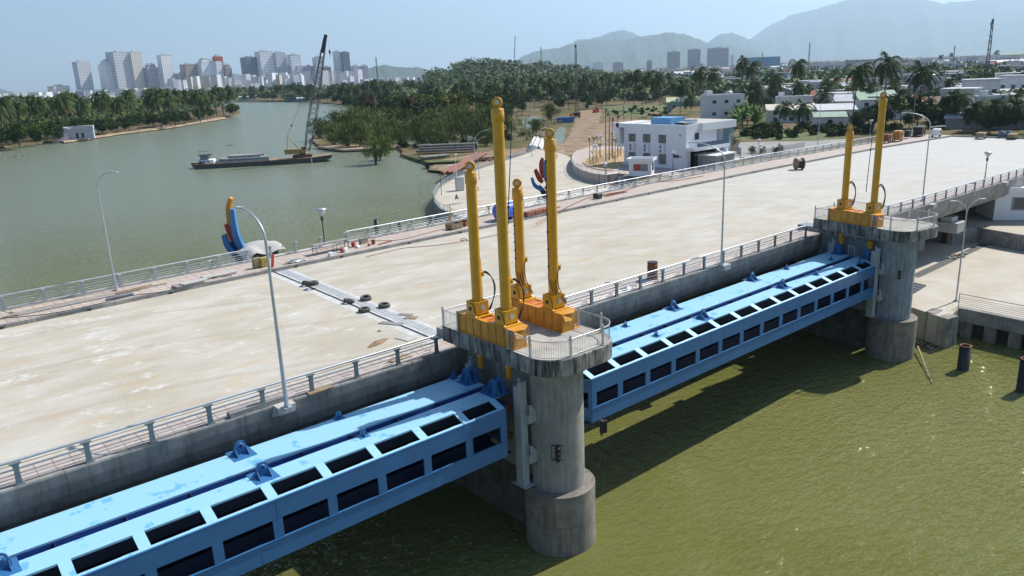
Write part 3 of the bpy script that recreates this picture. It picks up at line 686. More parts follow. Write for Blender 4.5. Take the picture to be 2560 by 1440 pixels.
# ---------------- land ----------------
dirt_m=mat('dry_earth',(.30,.205,.12),.95,0,.3,.22,1.0,1.2,col2=(.13,.09,.055),thr=(.36,.62))
def landmat():
    m=bpy.data.materials.new('land_cover'); m.use_nodes=True; n,l=NT(m); b=n['Principled BSDF']; b.inputs['Roughness'].default_value=.95; b.inputs['Specular IOR Level'].default_value=.15
    tc=n.new('ShaderNodeTexCoord')
    def noi(s,d=8,off=0,ro=.65):
        mp=n.new('ShaderNodeMapping'); mp.inputs['Location'].default_value=(off,off,0); l.new(tc.outputs['Object'],mp.inputs[0])
        t=n.new('ShaderNodeTexNoise'); t.inputs['Scale'].default_value=s; t.inputs['Detail'].default_value=d; t.inputs['Roughness'].default_value=ro; l.new(mp.outputs[0],t.inputs[0]); return t.outputs[0]
    r=n.new('ShaderNodeValToRGB'); e=r.color_ramp.elements
    e[0].position=.30; e[0].color=(.035,.05,.015,1); e[1].position=.62; e[1].color=(.21,.155,.09,1)
    x=e.new(.40); x.color=(.085,.10,.03,1); x=e.new(.48); x.color=(.14,.11,.055,1)
    l.new(noi(.035,10),r.inputs[0])
    r2=n.new('ShaderNodeValToRGB'); r2.color_ramp.elements[0].color=(.6,.6,.6,1); r2.color_ramp.elements[1].color=(1.2,1.2,1.2,1); l.new(noi(.8,8,9,.75),r2.inputs[0])
    mx=n.new('ShaderNodeMix'); mx.data_type='RGBA'; mx.blend_type='MULTIPLY'; mx.inputs[0].default_value=1; l.new(r.outputs[0],mx.inputs[6]); l.new(r2.outputs[0],mx.inputs[7])
    l.new(mx.outputs[2],b.inputs['Base Color'])
    bp=n.new('ShaderNodeBump'); bp.inputs['Strength'].default_value=.6; bp.inputs['Distance'].default_value=.4; l.new(noi(.9,6,3),bp.inputs['Height']); l.new(bp.outputs[0],b.inputs['Normal'])
    return m
land_m=landmat()
grass_m=mat('rough_grass',(.13,.15,.04),.9,0,.3,.5,1.0,1.5,col2=(.04,.065,.014),thr=(.38,.62))
road_m=mat('grey_road',(.27,.26,.245),.9,0,.15,.2)
yard_m=mat('yard_concrete',(.47,.44,.38),.9,0,.2,.25,.2,10,col2=(.40,.35,.27),streak=0)
from mathutils import geometry as mg
def land(name, pts, z, bank, mtl, zb=W-1.5, rough=0, kind='structure', step=None):
    """a raised sheet with a sloping, broken bank falling outwards to zb"""
    pts=[Vector((p[0],p[1],0)) for p in pts]
    if step:
        q=[]
        for a,b in zip(pts,pts[1:]+pts[:1]):
            n=max(1,min(40,int((b-a).length/step)))
            for i in range(n): q.append(a+(b-a)*(i/n)+(Vector((random.uniform(-rough,rough),random.uniform(-rough,rough),0)) if i else Vector()))
        pts=q
    n=len(pts); ar=sum(pts[i].x*pts[(i+1)%n].y-pts[(i+1)%n].x*pts[i].y for i in range(n))
    if ar<0: pts.reverse()
    out=[]
    for i in range(n):
        t=(pts[(i+1)%n]-pts[i-1]).normalized(); out.append(pts[i]+Vector((t.y,-t.x,0))*bank*random.uniform(.7,1.3))
    vs=[(p.x,p.y,z) for p in pts]+[(p.x,p.y,zb) for p in out]
    tri=mg.tessellate_polygon([[Vector((p.x,p.y,0)) for p in pts]])
    fs=[]
    for t in tri:
        a,b,c=[pts[i] for i in t]
        fs.append(tuple(t) if (b-a).cross(c-a).z>0 else tuple(reversed(t)))
    fs+=[(i,n+i,n+(i+1)%n,(i+1)%n) for i in range(n)]
    mb=MB(); mb.add(vs,fs); o=mb.build(name,mtl); return tag(o,kind=kind) if kind else o
def pp(L,z): return [P(x,y,z) for x,y in L]
ZL=-10.2
isl=pp([(-160,402),(0,372),(60,363),(150,354),(200,348),(300,333),(430,317),(500,305),(560,295),(590,289),(600,281),(585,272),(560,266),(300,262),(-300,275),(-500,320)],W)
land('left_bank',isl,ZL,2.0,land_m,rough=2.5,step=14)
far=pp([(-900,262),(-200,259),(300,257),(570,251),(640,252),(700,253),(780,256),(865,263),(875,275)],W)
right=pp([(850,300),(800,335),(778,352),(792,366),(860,374),(932,371),(1000,372),(1005,392),(1060,410),(1075,428),(1140,430),(1185,447)],W)
quay=[P(x,y,-8.7) for x,y in [(1340,372),(1322,382),(1180,428),(1142,443),(1112,458),(1095,472),(1084,492),(1086,506),(1100,522),(1130,536),(1175,552)]]
right_in=[(150,178),(112,150),(100,120),(97,60),(92,34),(100,31),(400,-100),(6000,-900),(26000,2000),(26000,26000),(-6000,32000)]
FAR=[Vector((1500,1200,0)),Vector((1500,0,0)),Vector((6000,-900,0)),Vector((40000,2000,0)),Vector((40000,42000,0)),Vector((-6000,42000,0))]
land('ground',far+FAR,ZL,2.5,land_m,rough=2,step=16)
land('ground',[far[-1]]+right+[Vector((a,b,0)) for a,b in [(150,178),(112,150),(108,110),(97,60),(92,34),(100,31),(400,-100),(1500,0),(1500,1200)]],ZL-.02,2.5,land_m,rough=1.5,step=10)
for q in [[(1130,345),(1180,338),(1230,345),(1215,358),(1140,362)],[(985,352),(1100,348),(1110,356),(1000,366)],[(1295,296),(1345,290),(1358,306),(1340,320),(1308,318)],[(1395,318),(1413,316),(1412,340),(1404,372),(1385,372),(1380,350)]]:
    land('water',pp(q,ZL+.03),ZL+.035,.01,waterm,ZL,rough=.6,step=6)
for q,nm in [([(800,362),(870,364),(935,362),(1000,358),(1000,364),(935,371),(860,374),(795,367)],'sand'),([(150,352),(250,338),(330,326),(430,313),(560,292),(565,294),(430,317),(300,333),(160,354)],'bank')]:
    land(nm,pp(q,ZL+.05),ZL+.07,.4,mat('pale_sand',(.36,.27,.18),.95,0,.3,.2,.4,3),ZL-.6,rough=.8,step=5)
# town plateau and building yard
ZT=-6.6
town=pp([(1580,455),(1850,392),(1850,345),(1700,318),(1660,290),(1700,262),(1640,232)],ZT)
town+= [Vector((3500,4200,0)),Vector((9000,2500,0)),Vector((3000,-300,0)),Vector((300,40,0)),Vector((195,30,0)),Vector((191,84,0))]
land('town_ground',town,ZT,5,land_m,ZL-.5,rough=1.2,step=25)
land('dirt_track',pp([(1395,392),(1385,372),(1420,345),(1432,318),(1440,300),(1430,288),(1455,276),(1500,272),(1500,290),(1497,310),(1560,300),(1640,300),(1665,330),(1560,345),(1560,372),(1440,380)],ZL+.1),ZL+.12,1.5,dirt_m,ZL-.3,rough=1.0,step=5)
land('dirt_track',pp([(1170,425),(1260,388),(1340,372),(1395,392),(1480,372),(1460,360),(1340,366),(1240,376),(1150,392),(1075,404),(1080,420)],ZL+.15),ZL+.18,1.5,dirt_m,ZL-.3,rough=1.0,step=5)
land('grass_field',pp([(1500,268),(1570,262),(1680,262),(1740,285),(1760,320),(1700,318),(1660,306),(1600,292),(1520,285)],ZL+.2),ZL+.22,1.5,grass_m,ZL-.3,rough=1.5,step=6)
land('grass_field',pp([(1850,346),(1920,350),(2060,352),(2130,340),(2080,330),(1900,325),(1850,330)],ZT+.1),ZT+.12,1.5,grass_m,ZT-.3,rough=1.0,step=5)
land('road',pp([(1835,392),(1880,395),(2010,378),(2130,355),(2130,346),(2040,352),(1850,356)],ZT+.16),ZT+.17,.5,road_m,ZT-.3)
# ---------------- riverside plaza ----------------
ZP=-8.7
pl=[q for q in quay]
plz=[*pl, P(1230,560,ZP),Vector((120,82,0)),Vector((190,82,0)),P(1560,470,ZP),P(1470,450,ZP),P(1432,420,ZP),P(1425,392,ZP),P(1400,383,ZP)]
land('plaza',plz,ZP,.02,yard_m,W-1)
mb=MB(); qs=quay
for a,b in zip(qs,qs[1:]):
    t=(b-a).normalized(); nn=Vector((-t.y,t.x,0)); 
    if nn.dot(Vector((-1,.3,0)))<0: nn=-nn
    vs=[a+nn*.05,b+nn*.05,b-nn*.4,a-nn*.4]
    mb.prism([(v.x,v.y) for v in vs],W-1,ZP+.12)
tag(mb.build('quay_wall',conc),'curved concrete quay wall edging the riverside plaza','wall')
def fence(path,label,cat='railing',name='quay_railing',h=1.1,rails=5,sp=2.5,mtl=None,group=None,z=None,pm=None):
    mtl=mtl or galv; p0=Vector(path[0]); t=thing(name,label,cat,p0,0,group)
    pts=[Vector(p)-p0 for p in path]; q=[]
    for a,b in zip(pts,pts[1:]):
        n=max(1,int(round((b-a).length/sp)))
        q+=[a+(b-a)*(i/n) for i in range(n)]
    q.append(pts[-1])
    pmesh=MB().box((0,0,h/2),(.09,.06,h)).box((0,0,.015),(.2,.2,.03)).mesh('post',pm or mtl)
    for p in q[:98]:
        o=bpy.data.objects.new('post',pmesh); SC.collection.objects.link(o); o.parent=t; o.location=p
    MB().path([p+Vector((0,0,h)) for p in q],.04,6).build('top_rail',mtl,t)
    for i in range(rails):
        MB().path([p+Vector((0,0,.15+(h-.25)*i/rails)) for p in q],.018,4).build('rail',mtl,t)
    return t
up=lambda v,z: Vector((v[0],v[1],z))
fence([up(p,ZP+.12) for p in quay],'thin steel quay railing following the curved plaza edge by the river')
# retaining wall of the office garden: a curved wall with a footpath and rails on top
rwp=[(1442,377),(1434,384),(1430,394),(1430,405),(1437,416),(1453,426),(1480,434),(1515,439),(1548,434)]
ZG=-6.5
rw=[P(x,y,ZG) for x,y in rwp]; mb=MB()
for a,b in zip(rw,rw[1:]):
    t=(b-a).normalized(); nn=Vector((-t.y,t.x,0))
    mb.prism([(v.x,v.y) for v in (a,b,b+nn*.35,a+nn*.35)],ZL,ZG+.15)
tag(mb.build('retaining_wall',conc_lt),'curved pale retaining wall around the garden beside the white office','wall')
fence([up(p,ZG+.15) for p in rw[2:]],'short rod fence standing on the curved garden wall',rails=1,sp=3,h=.9,name='rod_fence')
inner=[P(x,y,ZG) for x,y in [(1480,360),(1560,372),(1590,392),(1700,425),(1850,385),(1850,400),(1680,442),(1560,436)]]
gp=rw+[P(1570,436,ZG),P(1680,440,ZG),P(1850,398,ZG),P(1840,380,ZG),P(1560,365,ZG),P(1478,366,ZG)]
land('garden_path',gp,ZG+.04,.02,tile,ZL)
isl2=[P(x,y,ZG) for x,y in [(1478,378),(1502,376),(1560,374),(1562,392),(1560,418),(1530,428),(1495,425),(1468,417),(1458,408),(1462,400),(1478,394),(1485,386)]]
sand_m=mat('garden_sand',(.42,.29,.15),.95,0,.25,.5,.4,5)
land('planting_bed',isl2,ZG+.2,.05,sand_m,ZG-.1)
mb=MB(); ring=isl2+isl2[:1]
for a,b in zip(ring,ring[1:]): mb.tube(up(a,ZG+.12),up(b,ZG+.12),.16,6)
tag(mb.build('bed_kerb',conc_lt),'pale kerb curving round the sandy planting bed with bare trees','kerb')
mb=MB()
for i in range(5):
    a=P(1545,441+i*2,ZG-.35*i); b=P(1575,434+i*2,ZG-.35*i); mb.prism([(a.x,a.y),(b.x,b.y),(b.x-1,b.y-1.4),(a.x-1,a.y-1.4)],ZP,ZG-.35*i-.1)
tag(mb.build('stairs',conc_lt),'short flight of grey steps at the end of the curved garden wall','stairs')
# ---------------- right bank yard ----------------
ZY=-8.2
yc=[P(2300,780,ZY),P(2370,790,ZY),P(2385,775,ZY),P(2560,806,ZY),P(2900,860,ZY)]
yd=[P(2285,770,ZY),P(2330,785,ZY),P(2368,797,ZY),P(2402,766,ZY),P(2560,797,ZY),P(2760,838,ZY),Vector((150,-40,0)),Vector((190,40,0)),Vector((190,76,0)),Vector((100,76,0)),Vector((84,42,0))]
land('yard',yd,ZY,.02,yard_m,W-1)
a=P(2402,766,ZY); b=P(2760,838,ZY); t=(b-a).normalized(); nn=Vector((t.y,-t.x,0)); 
if nn.x>0: nn=-nn
qb=thing('capping_beam','grey concrete capping beam on spaced piles along the right bank','wall',(a.x,a.y,W))
L_=(b-a).length; mt=Matrix.Rotation(math.atan2(t.y,t.x),3,'Z')
mb=MB(); mb.prism([(0,0),(t.x*L_,t.y*L_),(t.x*L_+nn.x*.8,t.y*L_+nn.y*.8),(nn.x*.8,nn.y*.8)],1.7,ZY-W+.05); mb.build('beam',conc,qb,bevel=.04)
for i in range(18):
    p=t*(1.0+i*2.35)+nn*.35; MB().box((p.x,p.y,.3),(1.1,.5,3.0),math.atan2(t.y,t.x)).build('pile',drum_m,qb)
mb=MB(); mb.prism([(0,0),(t.x*L_,t.y*L_),(t.x*L_-nn.x*.3,t.y*L_-nn.y*.3),(-nn.x*.3,-nn.y*.3)],-1,1.8); mb.build('back_wall',dark,qb)
fence([up(a+nn*.6,ZY+.05),up(b+nn*.6,ZY+.05)],'grey bar railing on the capping beam at the right river edge',rails=6,sp=6.8,h=1.5,mtl=galvd,name='bar_railing')
mb=MB(); 
for (x0,y0),(x1,y1) in [((2318,778),(2345,783)),((2352,790),(2378,797))]:
    a=P(x0,y0,ZY); b=P(x1,y1,ZY); t=(b-a).normalized(); nn=Vector((t.y,-t.x,0))*1.6
    if nn.x>0: nn=-nn
    mb.prism([(v.x,v.y) for v in (a-nn*.8,b-nn*.8,b+nn*.3,a+nn*.3)],W-1,ZY+.06)
    
tag(mb.build('bollard_block',conc_dk),'two stained concrete blocks at the quay corner below the double lamp','block') if 0 else mb.build('corner_block',conc_dk,qb,loc=(-qb.location.x,-qb.location.y,-W))
# dark channel cut across the yard, low wall and floor grating
mb=MB(); a=P(2285,692,ZY+.02); b=P(2505,590,ZY+.02); t=(b-a).normalized(); nn=Vector((-t.y,t.x,0))*.45
nn*=1.3; mb.quad(*[up(v,ZY+.012) for v in (a-nn,b-nn,b+nn,a+nn)]); tag(mb.build('drain_channel',mat('channel_steel',(.09,.09,.095),.9)),kind='structure')
grd=thing('floor_grating','white barred floor grating in the yard behind the rear pier','grating',P(2285,720,ZY+.02))
u=(P(2318,714,ZY)-P(2280,705,ZY)); v=(P(2285,733,ZY)-P(2316,714,ZY)); o=P(2278,706,ZY)-P(2285,720,ZY); o.z=0.02
MB().quad(o,o+u,o+u+v,o+v).build('pit',dark,grd)
for i in range(5): MB().tube(o+v*(i/4)+Vector((0,0,.03)),o+u+v*(i/4)+Vector((0,0,.03)),.06,4).build('bar',white,grd)
mb=MB(); a=P(2300,560,-7.0); 
wl=[Vector((118,46,0)),P(2420,612,ZY),P(2480,612,ZY),P(2600,625,ZY),P(2760,640,ZY)]
wl=[P(2375,610,ZY),P(2440,605,ZY),P(2530,622,ZY),P(2700,650,ZY)]
for a,b in zip(wl,wl[1:]):
    t=(b-a).normalized(); nn=Vector((t.y,-t.x,0))*.3; mb.prism([(v.x,v.y) for v in (a,b,b+nn,a+nn)],ZY,ZY+2.2)
tag(mb.build('yard_wall',conc),'low concrete wall under the bridge behind the yard at right','wall')
land('upper_yard',[*wl,Vector((190,-10,0)),Vector((189,60,0)),Vector((130,62,0))],ZY+2.1,.05,yard_m,ZY)
# ---------------- hills and mountains ----------------
mtn=mat('forested_mountain',(.05,.075,.045),1,0,.4,.0012,.0,1,col2=(.035,.055,.04))
def ridge(name,D,prof,depth,mtl,seed=1,rug=1.0,sub=10,zb=-14):
    """prof: (px, py) of the skyline as seen at horizontal distance D; a real ridge with slopes front and back"""
    rnd=random.Random(seed); top=[]
    jit=0
    for (x0,y0),(x1,y1) in zip(prof,prof[1:]):
        for i in range(sub):
            u=i/sub; jit=jit*.6+rnd.gauss(0,1)*.8; top.append(PD(x0+(x1-x0)*u,y0+(y1-y0)*u+jit,D))
    top.append(PD(*prof[-1],D)); rows=12; vs=[]; n=len(top)
    for i,p in enumerate(top):
        d=Vector((p.x,p.y,0)).normalized(); h=p.z-zb
        for r in range(-rows,rows+1):
            u=r/rows; k=(1-abs(u))
            ph=.5*math.sin(i*.55+seed+r*.25)+.5*math.sin(i*.23+seed*2)+.12*math.sin(i*1.3+r*.5)
            hh=h*(k**(1.15+.25*ph))*(1 if r==0 else 1-.10*rug*(rnd.random()))
            if r==0: hh=h
            q=p+d*(u*depth); vs.append((q.x,q.y,zb+max(0,hh)))
    R_=2*rows+1; fs=[(i*R_+j,(i+1)*R_+j,(i+1)*R_+j+1,i*R_+j+1) for i in range(n-1) for j in range(R_-1)]
    mb=MB(); mb.add(vs,fs,0,True); return tag(mb.build(name,mtl),kind='structure')
ridge('mountains',26000,[(1800,140),(1870,100),(1930,62),(1975,40),(2040,22),(2110,4),(2200,-14),(2300,-6),(2360,10),(2440,0),(2600,-20),(2800,-30)],7000,mtn,3)
ridge('mountains',22000,[(2290,120),(2380,92),(2450,70),(2530,58),(2640,60),(2900,80)],2500,mtn,9)
ridge('mountains',20000,[(1400,140),(1440,100),(1500,92),(1530,80),(1555,75),(1580,80),(1610,96),(1650,110),(1760,112),(1800,86),(1830,81),(1860,92),(1885,100),(1920,120),(1960,140)],5500,mtn,4)
ridge('mountains',15000,[(1290,152),(1330,130),(1400,118),(1450,101),(1490,98),(1540,104),(1590,94),(1640,84),(1680,80),(1720,88),(1760,104),(1790,116),(1840,112),(1880,128),(1940,150)],4200,mtn,5)
ridge('hills',8500,[(870,200),(920,170),(960,162),(1000,168),(1040,168),(1080,178),(1130,192)],1200,mtn,6)
ridge('hills',14000,[(-300,225),(-100,216),(0,222),(25,228),(55,236)],1500,mtn,7)
hillm=mat('wooded_hill',(.05,.075,.025),1,0,.4,.06,.8,.3,col2=(.022,.035,.014))
ridge('hills',1500,[(1060,192),(1105,180),(1150,166),(1170,158),(1200,156),(1240,160),(1290,166),(1340,165),(1390,168),(1440,172),(1500,186)],420,hillm,8,rug=2.0)
# ---------------- street lamps ----------------
def arm_lamp(base,H,ang,reach,label,double=False,group='tall street lamps',drop=None,r=.1):
    t=thing('street_lamp',label,'street lamp',base,ang,group)
    mb=MB(); mb.tube((0,0,0),(0,0,H*.86),r,12,r*.6); mb.box((0,0,.02),(.5,.5,.04))
    for a in range(4): mb.plate([(0,0,.04),(.24*math.cos(a*math.pi/2),.24*math.sin(a*math.pi/2),.04),(0,0,.4)],(math.sin(a*math.pi/2+.001),-math.cos(a*math.pi/2),0),.02)
    mb.build('pole',galv,t)
    for s in ((1,-1) if double else (1,)):
        pts=[]
        for i in range(11):
            u=i/10; a=u*math.pi*.46; pts.append((s*reach*(1-math.cos(a))*1.0, 0, H*.86+(H*.14)*math.sin(a)))
        x,y,z=pts[-1]; MB().path(pts,r*.6,10,r*.4).build('arm',galv,t)
        h=MB(); h.box((x+s*.32,0,z+.02),(.75,.28,.09)); h.box((x+s*.36,0,z-.035),(.5,.22,.03),mi=1); h.box((x+s*.02,0,z+.02),(.25,.12,.12)); h.build('lamp_head',[galv,white],t)
    return t
def hgt(base,px,py):
    # height whose image row is py, above a base point
    lo,hi=0,90
    R3=M.to_3x3().transposed()
    for _ in range(40):
        m=(lo+hi)/2; d=R3@(base+Vector((0,0,m))-Vector((0,0,CH))); y=720-FPX*d.y/(-d.z)
        if y>py: lo=m
        else: hi=m
    return lo
def lamp_at(px,py,z,top,reach,ang,label,**k):
    b=P(px,py,z); return arm_lamp(b,hgt(b,px,top),ang,reach,label,**k)
lamp_at(717,1018,.16,530,2.5,R(95),'tall grey street lamp with long curved arm, nearest one on the left span',r=.12)
lamp_at(290,722,.44,430,2.2,R(-60),'grey street lamp on the far bridge edge at left, arm over the water')
lamp_at(1803,662,.16,357,3.0,R(110),'grey street lamp with curved arm in front of the white office')
lamp_at(2306,502,.16,281,3.0,R(115),'grey street lamp just behind the rear hoist platform')
lamp_at(2390,752,ZY+.05,500,1.6,R(-30),'two-armed street lamp on the right bank yard by the river',double=True)
lamp_at(1195,560,ZP,327,2.4,R(-35),'single-arm street lamp on the plaza behind the left yellow cylinders')
lamp_at(1198,448,ZP,343,1.8,R(-45),'two-armed street lamp at the plaza quay near the rusty pipes',double=True)
lamp_at(1516,462,ZP,345,1.7,R(-45),'two-armed street lamp below the curved garden wall',double=True)
lamp_at(1330,392,ZP,310,1.6,R(120),'small distant street lamp at the far corner of the plaza')
lamp_at(1710,420,ZG,300,2.5,R(-40),'slim street lamp standing against the white office',r=.08)
lamp_at(2044,368,ZT,248,2.5,R(-40),'street lamp at the roadside beyond the bridge, right of the office')
lamp_at(2280,330,ZT,215,2.5,R(-20),'street lamp among the houses behind the tall yellow cylinder')
def cone_lamp(px,py,z,top,label,m=None):
    b=P(px,py,z); H=hgt(b,px,top); t=thing('park_lamp',label,'park lamp',b,0,'dark park lamps with glass cone heads'); m=m or dark
    MB().tube((0,0,0),(0,0,H-1.0),.07,10,.05).lathe((0,0,0),[(.14,0),(.12,.3),(.07,.35)],10).build('pole',m,t)
    MB().lathe((0,0,H-1.3),[(.1,0),(.15,.05),(.15,.45),(.1,.5)],12).build('collar',m,t)
    MB().lathe((0,0,H-.8),[(.1,0),(.5,.7),(.48,.72),(.08,.03)],14).build('glass_cone',glassc,t)
    MB().lathe((0,0,H-.06),[(.56,0),(.56,.05),(.1,.12)],16).build('cap',galv,t)
    return t
glassc=mat('lamp_glass',(.55,.58,.58),.2,0,.05,1)
cone_lamp(812,612,.44,522,'dark park lamp with flat cone head by the trestle table')
cone_lamp(2462,448,.2,380,'dark park lamp on the right span near the frame edge')
cone_lamp(1513,470,ZP,408,'dark park lamp below the garden wall beside the two-armed lamp')
cone_lamp(1895,395,ZT,348,'park lamp with cone head beside the potted shrubs right of the office',galv)
cone_lamp(2172,372,ZT,300,'park lamp with cone head between the yellow cylinders at right',galv)
def globe_lamp(px,py,top,label):
    b=P(px,py,ZG+.1); H=hgt(b,px,top); t=thing('globe_lamp',label,'globe lamp',b,R(20),'black lamp posts with white globes')
    MB().tube((0,0,0),(0,0,H-.5),.07,8,.05).lathe((0,0,0),[(.16,0),(.1,.6)],8).build('pole',black,t)
    for a in range(4):
        x,y=.55*math.cos(a*math.pi/2),.55*math.sin(a*math.pi/2)
        MB().path([(0,0,H-1.3),(x*.6,y*.6,H-1.45),(x,y,H-1.15)],.03,5).build('bracket',black,t)
        MB().lathe((x,y,H-1.15),[(.05,0),(.2,.2),(.22,.4),(.12,.58),(0,.62)],10).build('globe',white,t)
    MB().lathe((0,0,H-.5),[(.05,0),(.2,.2),(.22,.4),(.12,.58),(0,.62)],10).build('globe',white,t)
for i,q in enumerate([(1488,418,355),(1502,394,332),(1528,390,322),(1682,428,372),(1900,398,362)]):
    globe_lamp(*q,['black post with white globes at the front of the sandy bed','black post with white globes behind the bare trunks','black post with white globes nearest the office\'s leaning end','black post with white globes in front of the office wall','black post with white globes at the fence right of the office'][i])
# lightning rods
for (a,az,b,l) in [((1262,745),2.1,(1288,90),'tall thin lightning rod rising between the front cylinders'),((2165,480),2.1,(2205,122),'tall thin lightning rod rising between the rear cylinders')]:
    p=P(*a,az); d=math.hypot(p.x,p.y); q=PD(*b,d+2); t=thing('lightning_rod',l,'rod',p)
    k=(q-p); MB().path([(0,0,0),k*.45,k],.05,8,.022).build('mast',dark,t)
    for u in (.3,.36): MB().lathe(k*u,[(.09,-.08),(.09,.08)],8).build('clamp',dark,t)
# ---------------- things left lying on the bridge ----------------
def tyre(px,py,z,tx,ty,label,r=.46):
    p=P(px,py,z); t=thing('tyre',label,'tyre',p+Vector((0,0,.16)),0,'old tyres lying along the joint'); t.rotation_euler=(tx,ty,random.random()*3)
    prof=[(r*.55,-.10),(r*.62,-.15),(r*.93,-.16),(r,-.10),(r,.10),(r*.93,.16),(r*.62,.15),(r*.55,.10),(r*.60,.06),(r*.8,.0),(r*.60,-.06),(r*.55,-.10)]
    mb=MB(); mb.lathe((0,0,0),prof,28); 
    for i in range(36):
        a=2*math.pi*i/36; mb.box((r*1.0*math.cos(a),r*1.0*math.sin(a),0),(.02,.05,.22),a)
    mb.build('casing',tyrem,t); return t
tyrem=mat('dusty_rubber',(.11,.105,.10),.85,0,.3,4)
tyre(768,714,0,R(38),0,'old tyre tilted against the two stacked tyres')
tyre(783,712,0,0,R(4),'old tyre at the bottom of the stack of two')
tyre(784,712,.33,R(6),0,'old tyre on top of the stack of two')
tyre(873,757,0,R(14),R(9),'old tyre lying on the joint gap, left of the group of four')
tyre(915,750,0,0,R(-10),'old tyre farthest from the joint gap, upper one of four')
tyre(911,779,0,0,0,'old tyre nearest the camera in the group of four')
tyre(961,768,0,R(5),0,'old tyre at the right of the group of four')
def slab(px,py,z,dx,dy,dz,rz,label,m,cat='board',name='board',bev=.01,tilt=0):
    p=P(px,py,z); o=MB().box((0,0,dz/2),(dx,dy,dz)).build(name,m,loc=p,rz=rz,bevel=bev); o.rotation_euler[0]=tilt; return tag(o,label,cat)
grey=mat('grey_board',(.24,.23,.22),.9,0,.2,3,.1,30)
slab(977,809,.01,1.9,.55,.05,R(-62),'long thin grey board lying beside the joint comb',grey)
slab(1015,845,.01,1.0,1.3,.05,R(12),'pale square board on the deck near the joint end',conc_lt)
slab(1014,787,.01,1.2,.5,.05,R(-60),'short grey board past the comb plate, upper',grey)
slab(1027,795,.01,1.0,.6,.05,R(-55),'short brown-grey board past the comb plate, lower',wood)
# crumpled sacking
def heap(px,py,z,rx,ry,h,m,label,cat,name,n=14,seed=1,rz=0):
    rnd=random.Random(seed); p=P(px,py,z); mb=MB(); vs=[];fs=[]
    for j in range(n):
        for i in range(n):
            u,v=i/(n-1)*2-1,j/(n-1)*2-1; r=math.hypot(u,v); k=max(0,1-r**1.6)
            vs.append((u*rx*rnd.uniform(.8,1.15),v*ry*rnd.uniform(.8,1.15),h*k*rnd.uniform(.3,1)))
    for j in range(n-1):
        for i in range(n-1):
            if math.hypot((i+.5)/(n-1)*2-1,(j+.5)/(n-1)*2-1)<rnd.uniform(.82,1.0): fs.append((j*n+i,j*n+i+1,(j+1)*n+i+1,(j+1)*n+i))
    mb.add(vs,fs,0,True); return tag(mb.build(name,m,loc=p,rz=rz),label,cat)
sack=mat('brown_sacking',(.27,.17,.10),.95,0,.4,5,.2,20)
heap(943,858,.01,1.1,.35,.22,sack,'crumpled brown sacking on the pale deck near the camera','sacking','sacking',seed=3,rz=R(22))
heap(948,828,.01,.16,.14,.12,rust,'small brown lump on the deck above the sacking','lump','lump',7,seed=8)
# junction cabinets, barrier, table and tools on the far footpath
khaki=mat('khaki_cabinet',(.28,.24,.12),.6,0,.2,3)
def cabinet(px,py,z,d,rz,label,m,face=None,group=None):
    p=P(px,py,z); t=thing('cabinet',label,'cabinet',p,rz,group); MB().box((0,0,d[2]/2),d).build('case',m,t,bevel=.02)
    MB().box((0,-d[1]/2-.012,d[2]/2),(d[0]*.8,.02,d[2]*.8)).build('door',face or m,t); 
    for s in(-1,1): MB().box((s*d[0]*.35,0,-.0),(.08,d[1]*.8,.16)).build('foot',dark,t)
    MB().box((d[0]*.3,-d[1]/2-.03,d[2]*.55),(.04,.03,.12)).build('handle',dark,t); return t
cabinet(643,668,.36,(.75,.5,.95),R(5),'olive steel cabinet left one of the pair by the joint',khaki)
cabinet(659,666,.36,(.62,.5,.9),R(5),'mustard steel cabinet right one of the pair by the joint',mat('mustard_cabinet',(.42,.30,.07),.6,0,.2,3))
slab(681,668,.36,.28,.12,1.35,R(20),'narrow red upright barrier board by the joint',red,'barrier','barrier_board',tilt=R(12))
t=thing('trestle_table','long grey trestle table on steel legs on the far footpath','table',P(828,628,.32),R(3)); 
MB().box((0,0,1.0),(4.2,1.0,.05)).build('tabletop',grey,t)
for sx in(-1.95,1.95):
    for sy in(-.42,.42): MB().tube((sx,sy,0),(sx,sy,.98),.03,6).build('leg',dark,t)
for sy in(-.42,.42): MB().tube((-1.95,sy,.3),(1.95,sy,.3),.02,5).build('stretcher',dark,t)
t=thing('trestle','bare steel trestle beside the grey table','trestle',P(852,622,.32),R(3),None)
for sx in(-.7,.7):
    for sy in(-.35,.35): MB().tube((sx,sy,0),(sx,sy,.75),.025,5).build('leg',dark,t)
MB().path([(-.7,-.35,.75),(.7,-.35,.75),(.7,.35,.75),(-.7,.35,.75),(-.7,-.35,.75)],.025,5).build('top_frame',dark,t)
def bucket(px,py,label,m=None,r=.17,h=.36):
    t=thing('bucket',label,'bucket',P(px,py,.32),0,'buckets on the far footpath'); MB().lathe((0,0,0),[(r*.8,0),(r,h),(r*.93,h),(r*.75,.05)],14).build('pail',m or red,t)
    MB().path([(r*math.cos(a),.0,h+r*.8*math.sin(a)) for a in [math.pi*i/8 for i in range(9)]],.012,4).build('handle',dark,t); return t
pinkp=mat('faded_red_plastic',(.5,.12,.08),.6,0,.2,3)
bucket(855,630,'faded red bucket below the grey trestle table',pinkp,.22,.45)
bucket(884,617,'bright red bucket beside the white sack',red,.26,.5)
bucket(934,610,'brownish red bucket standing alone left of the rusty plate',rust,.24,.45)
bucket(922,615,'small red pail near the lone brown bucket',red,.14,.25)
slab(864,629,.32,.5,.35,.4,.3,'white and black plastic box beside the faded bucket',white,'box','box')
slab(827,640,.32,.45,.35,.4,.2,'pale plastic box under the front of the trestle table',white,'box','box')
heap(893,619,.32,.34,.3,.55,white,'bulging white sack next to the bright red bucket','sack','sack',10,seed=5)
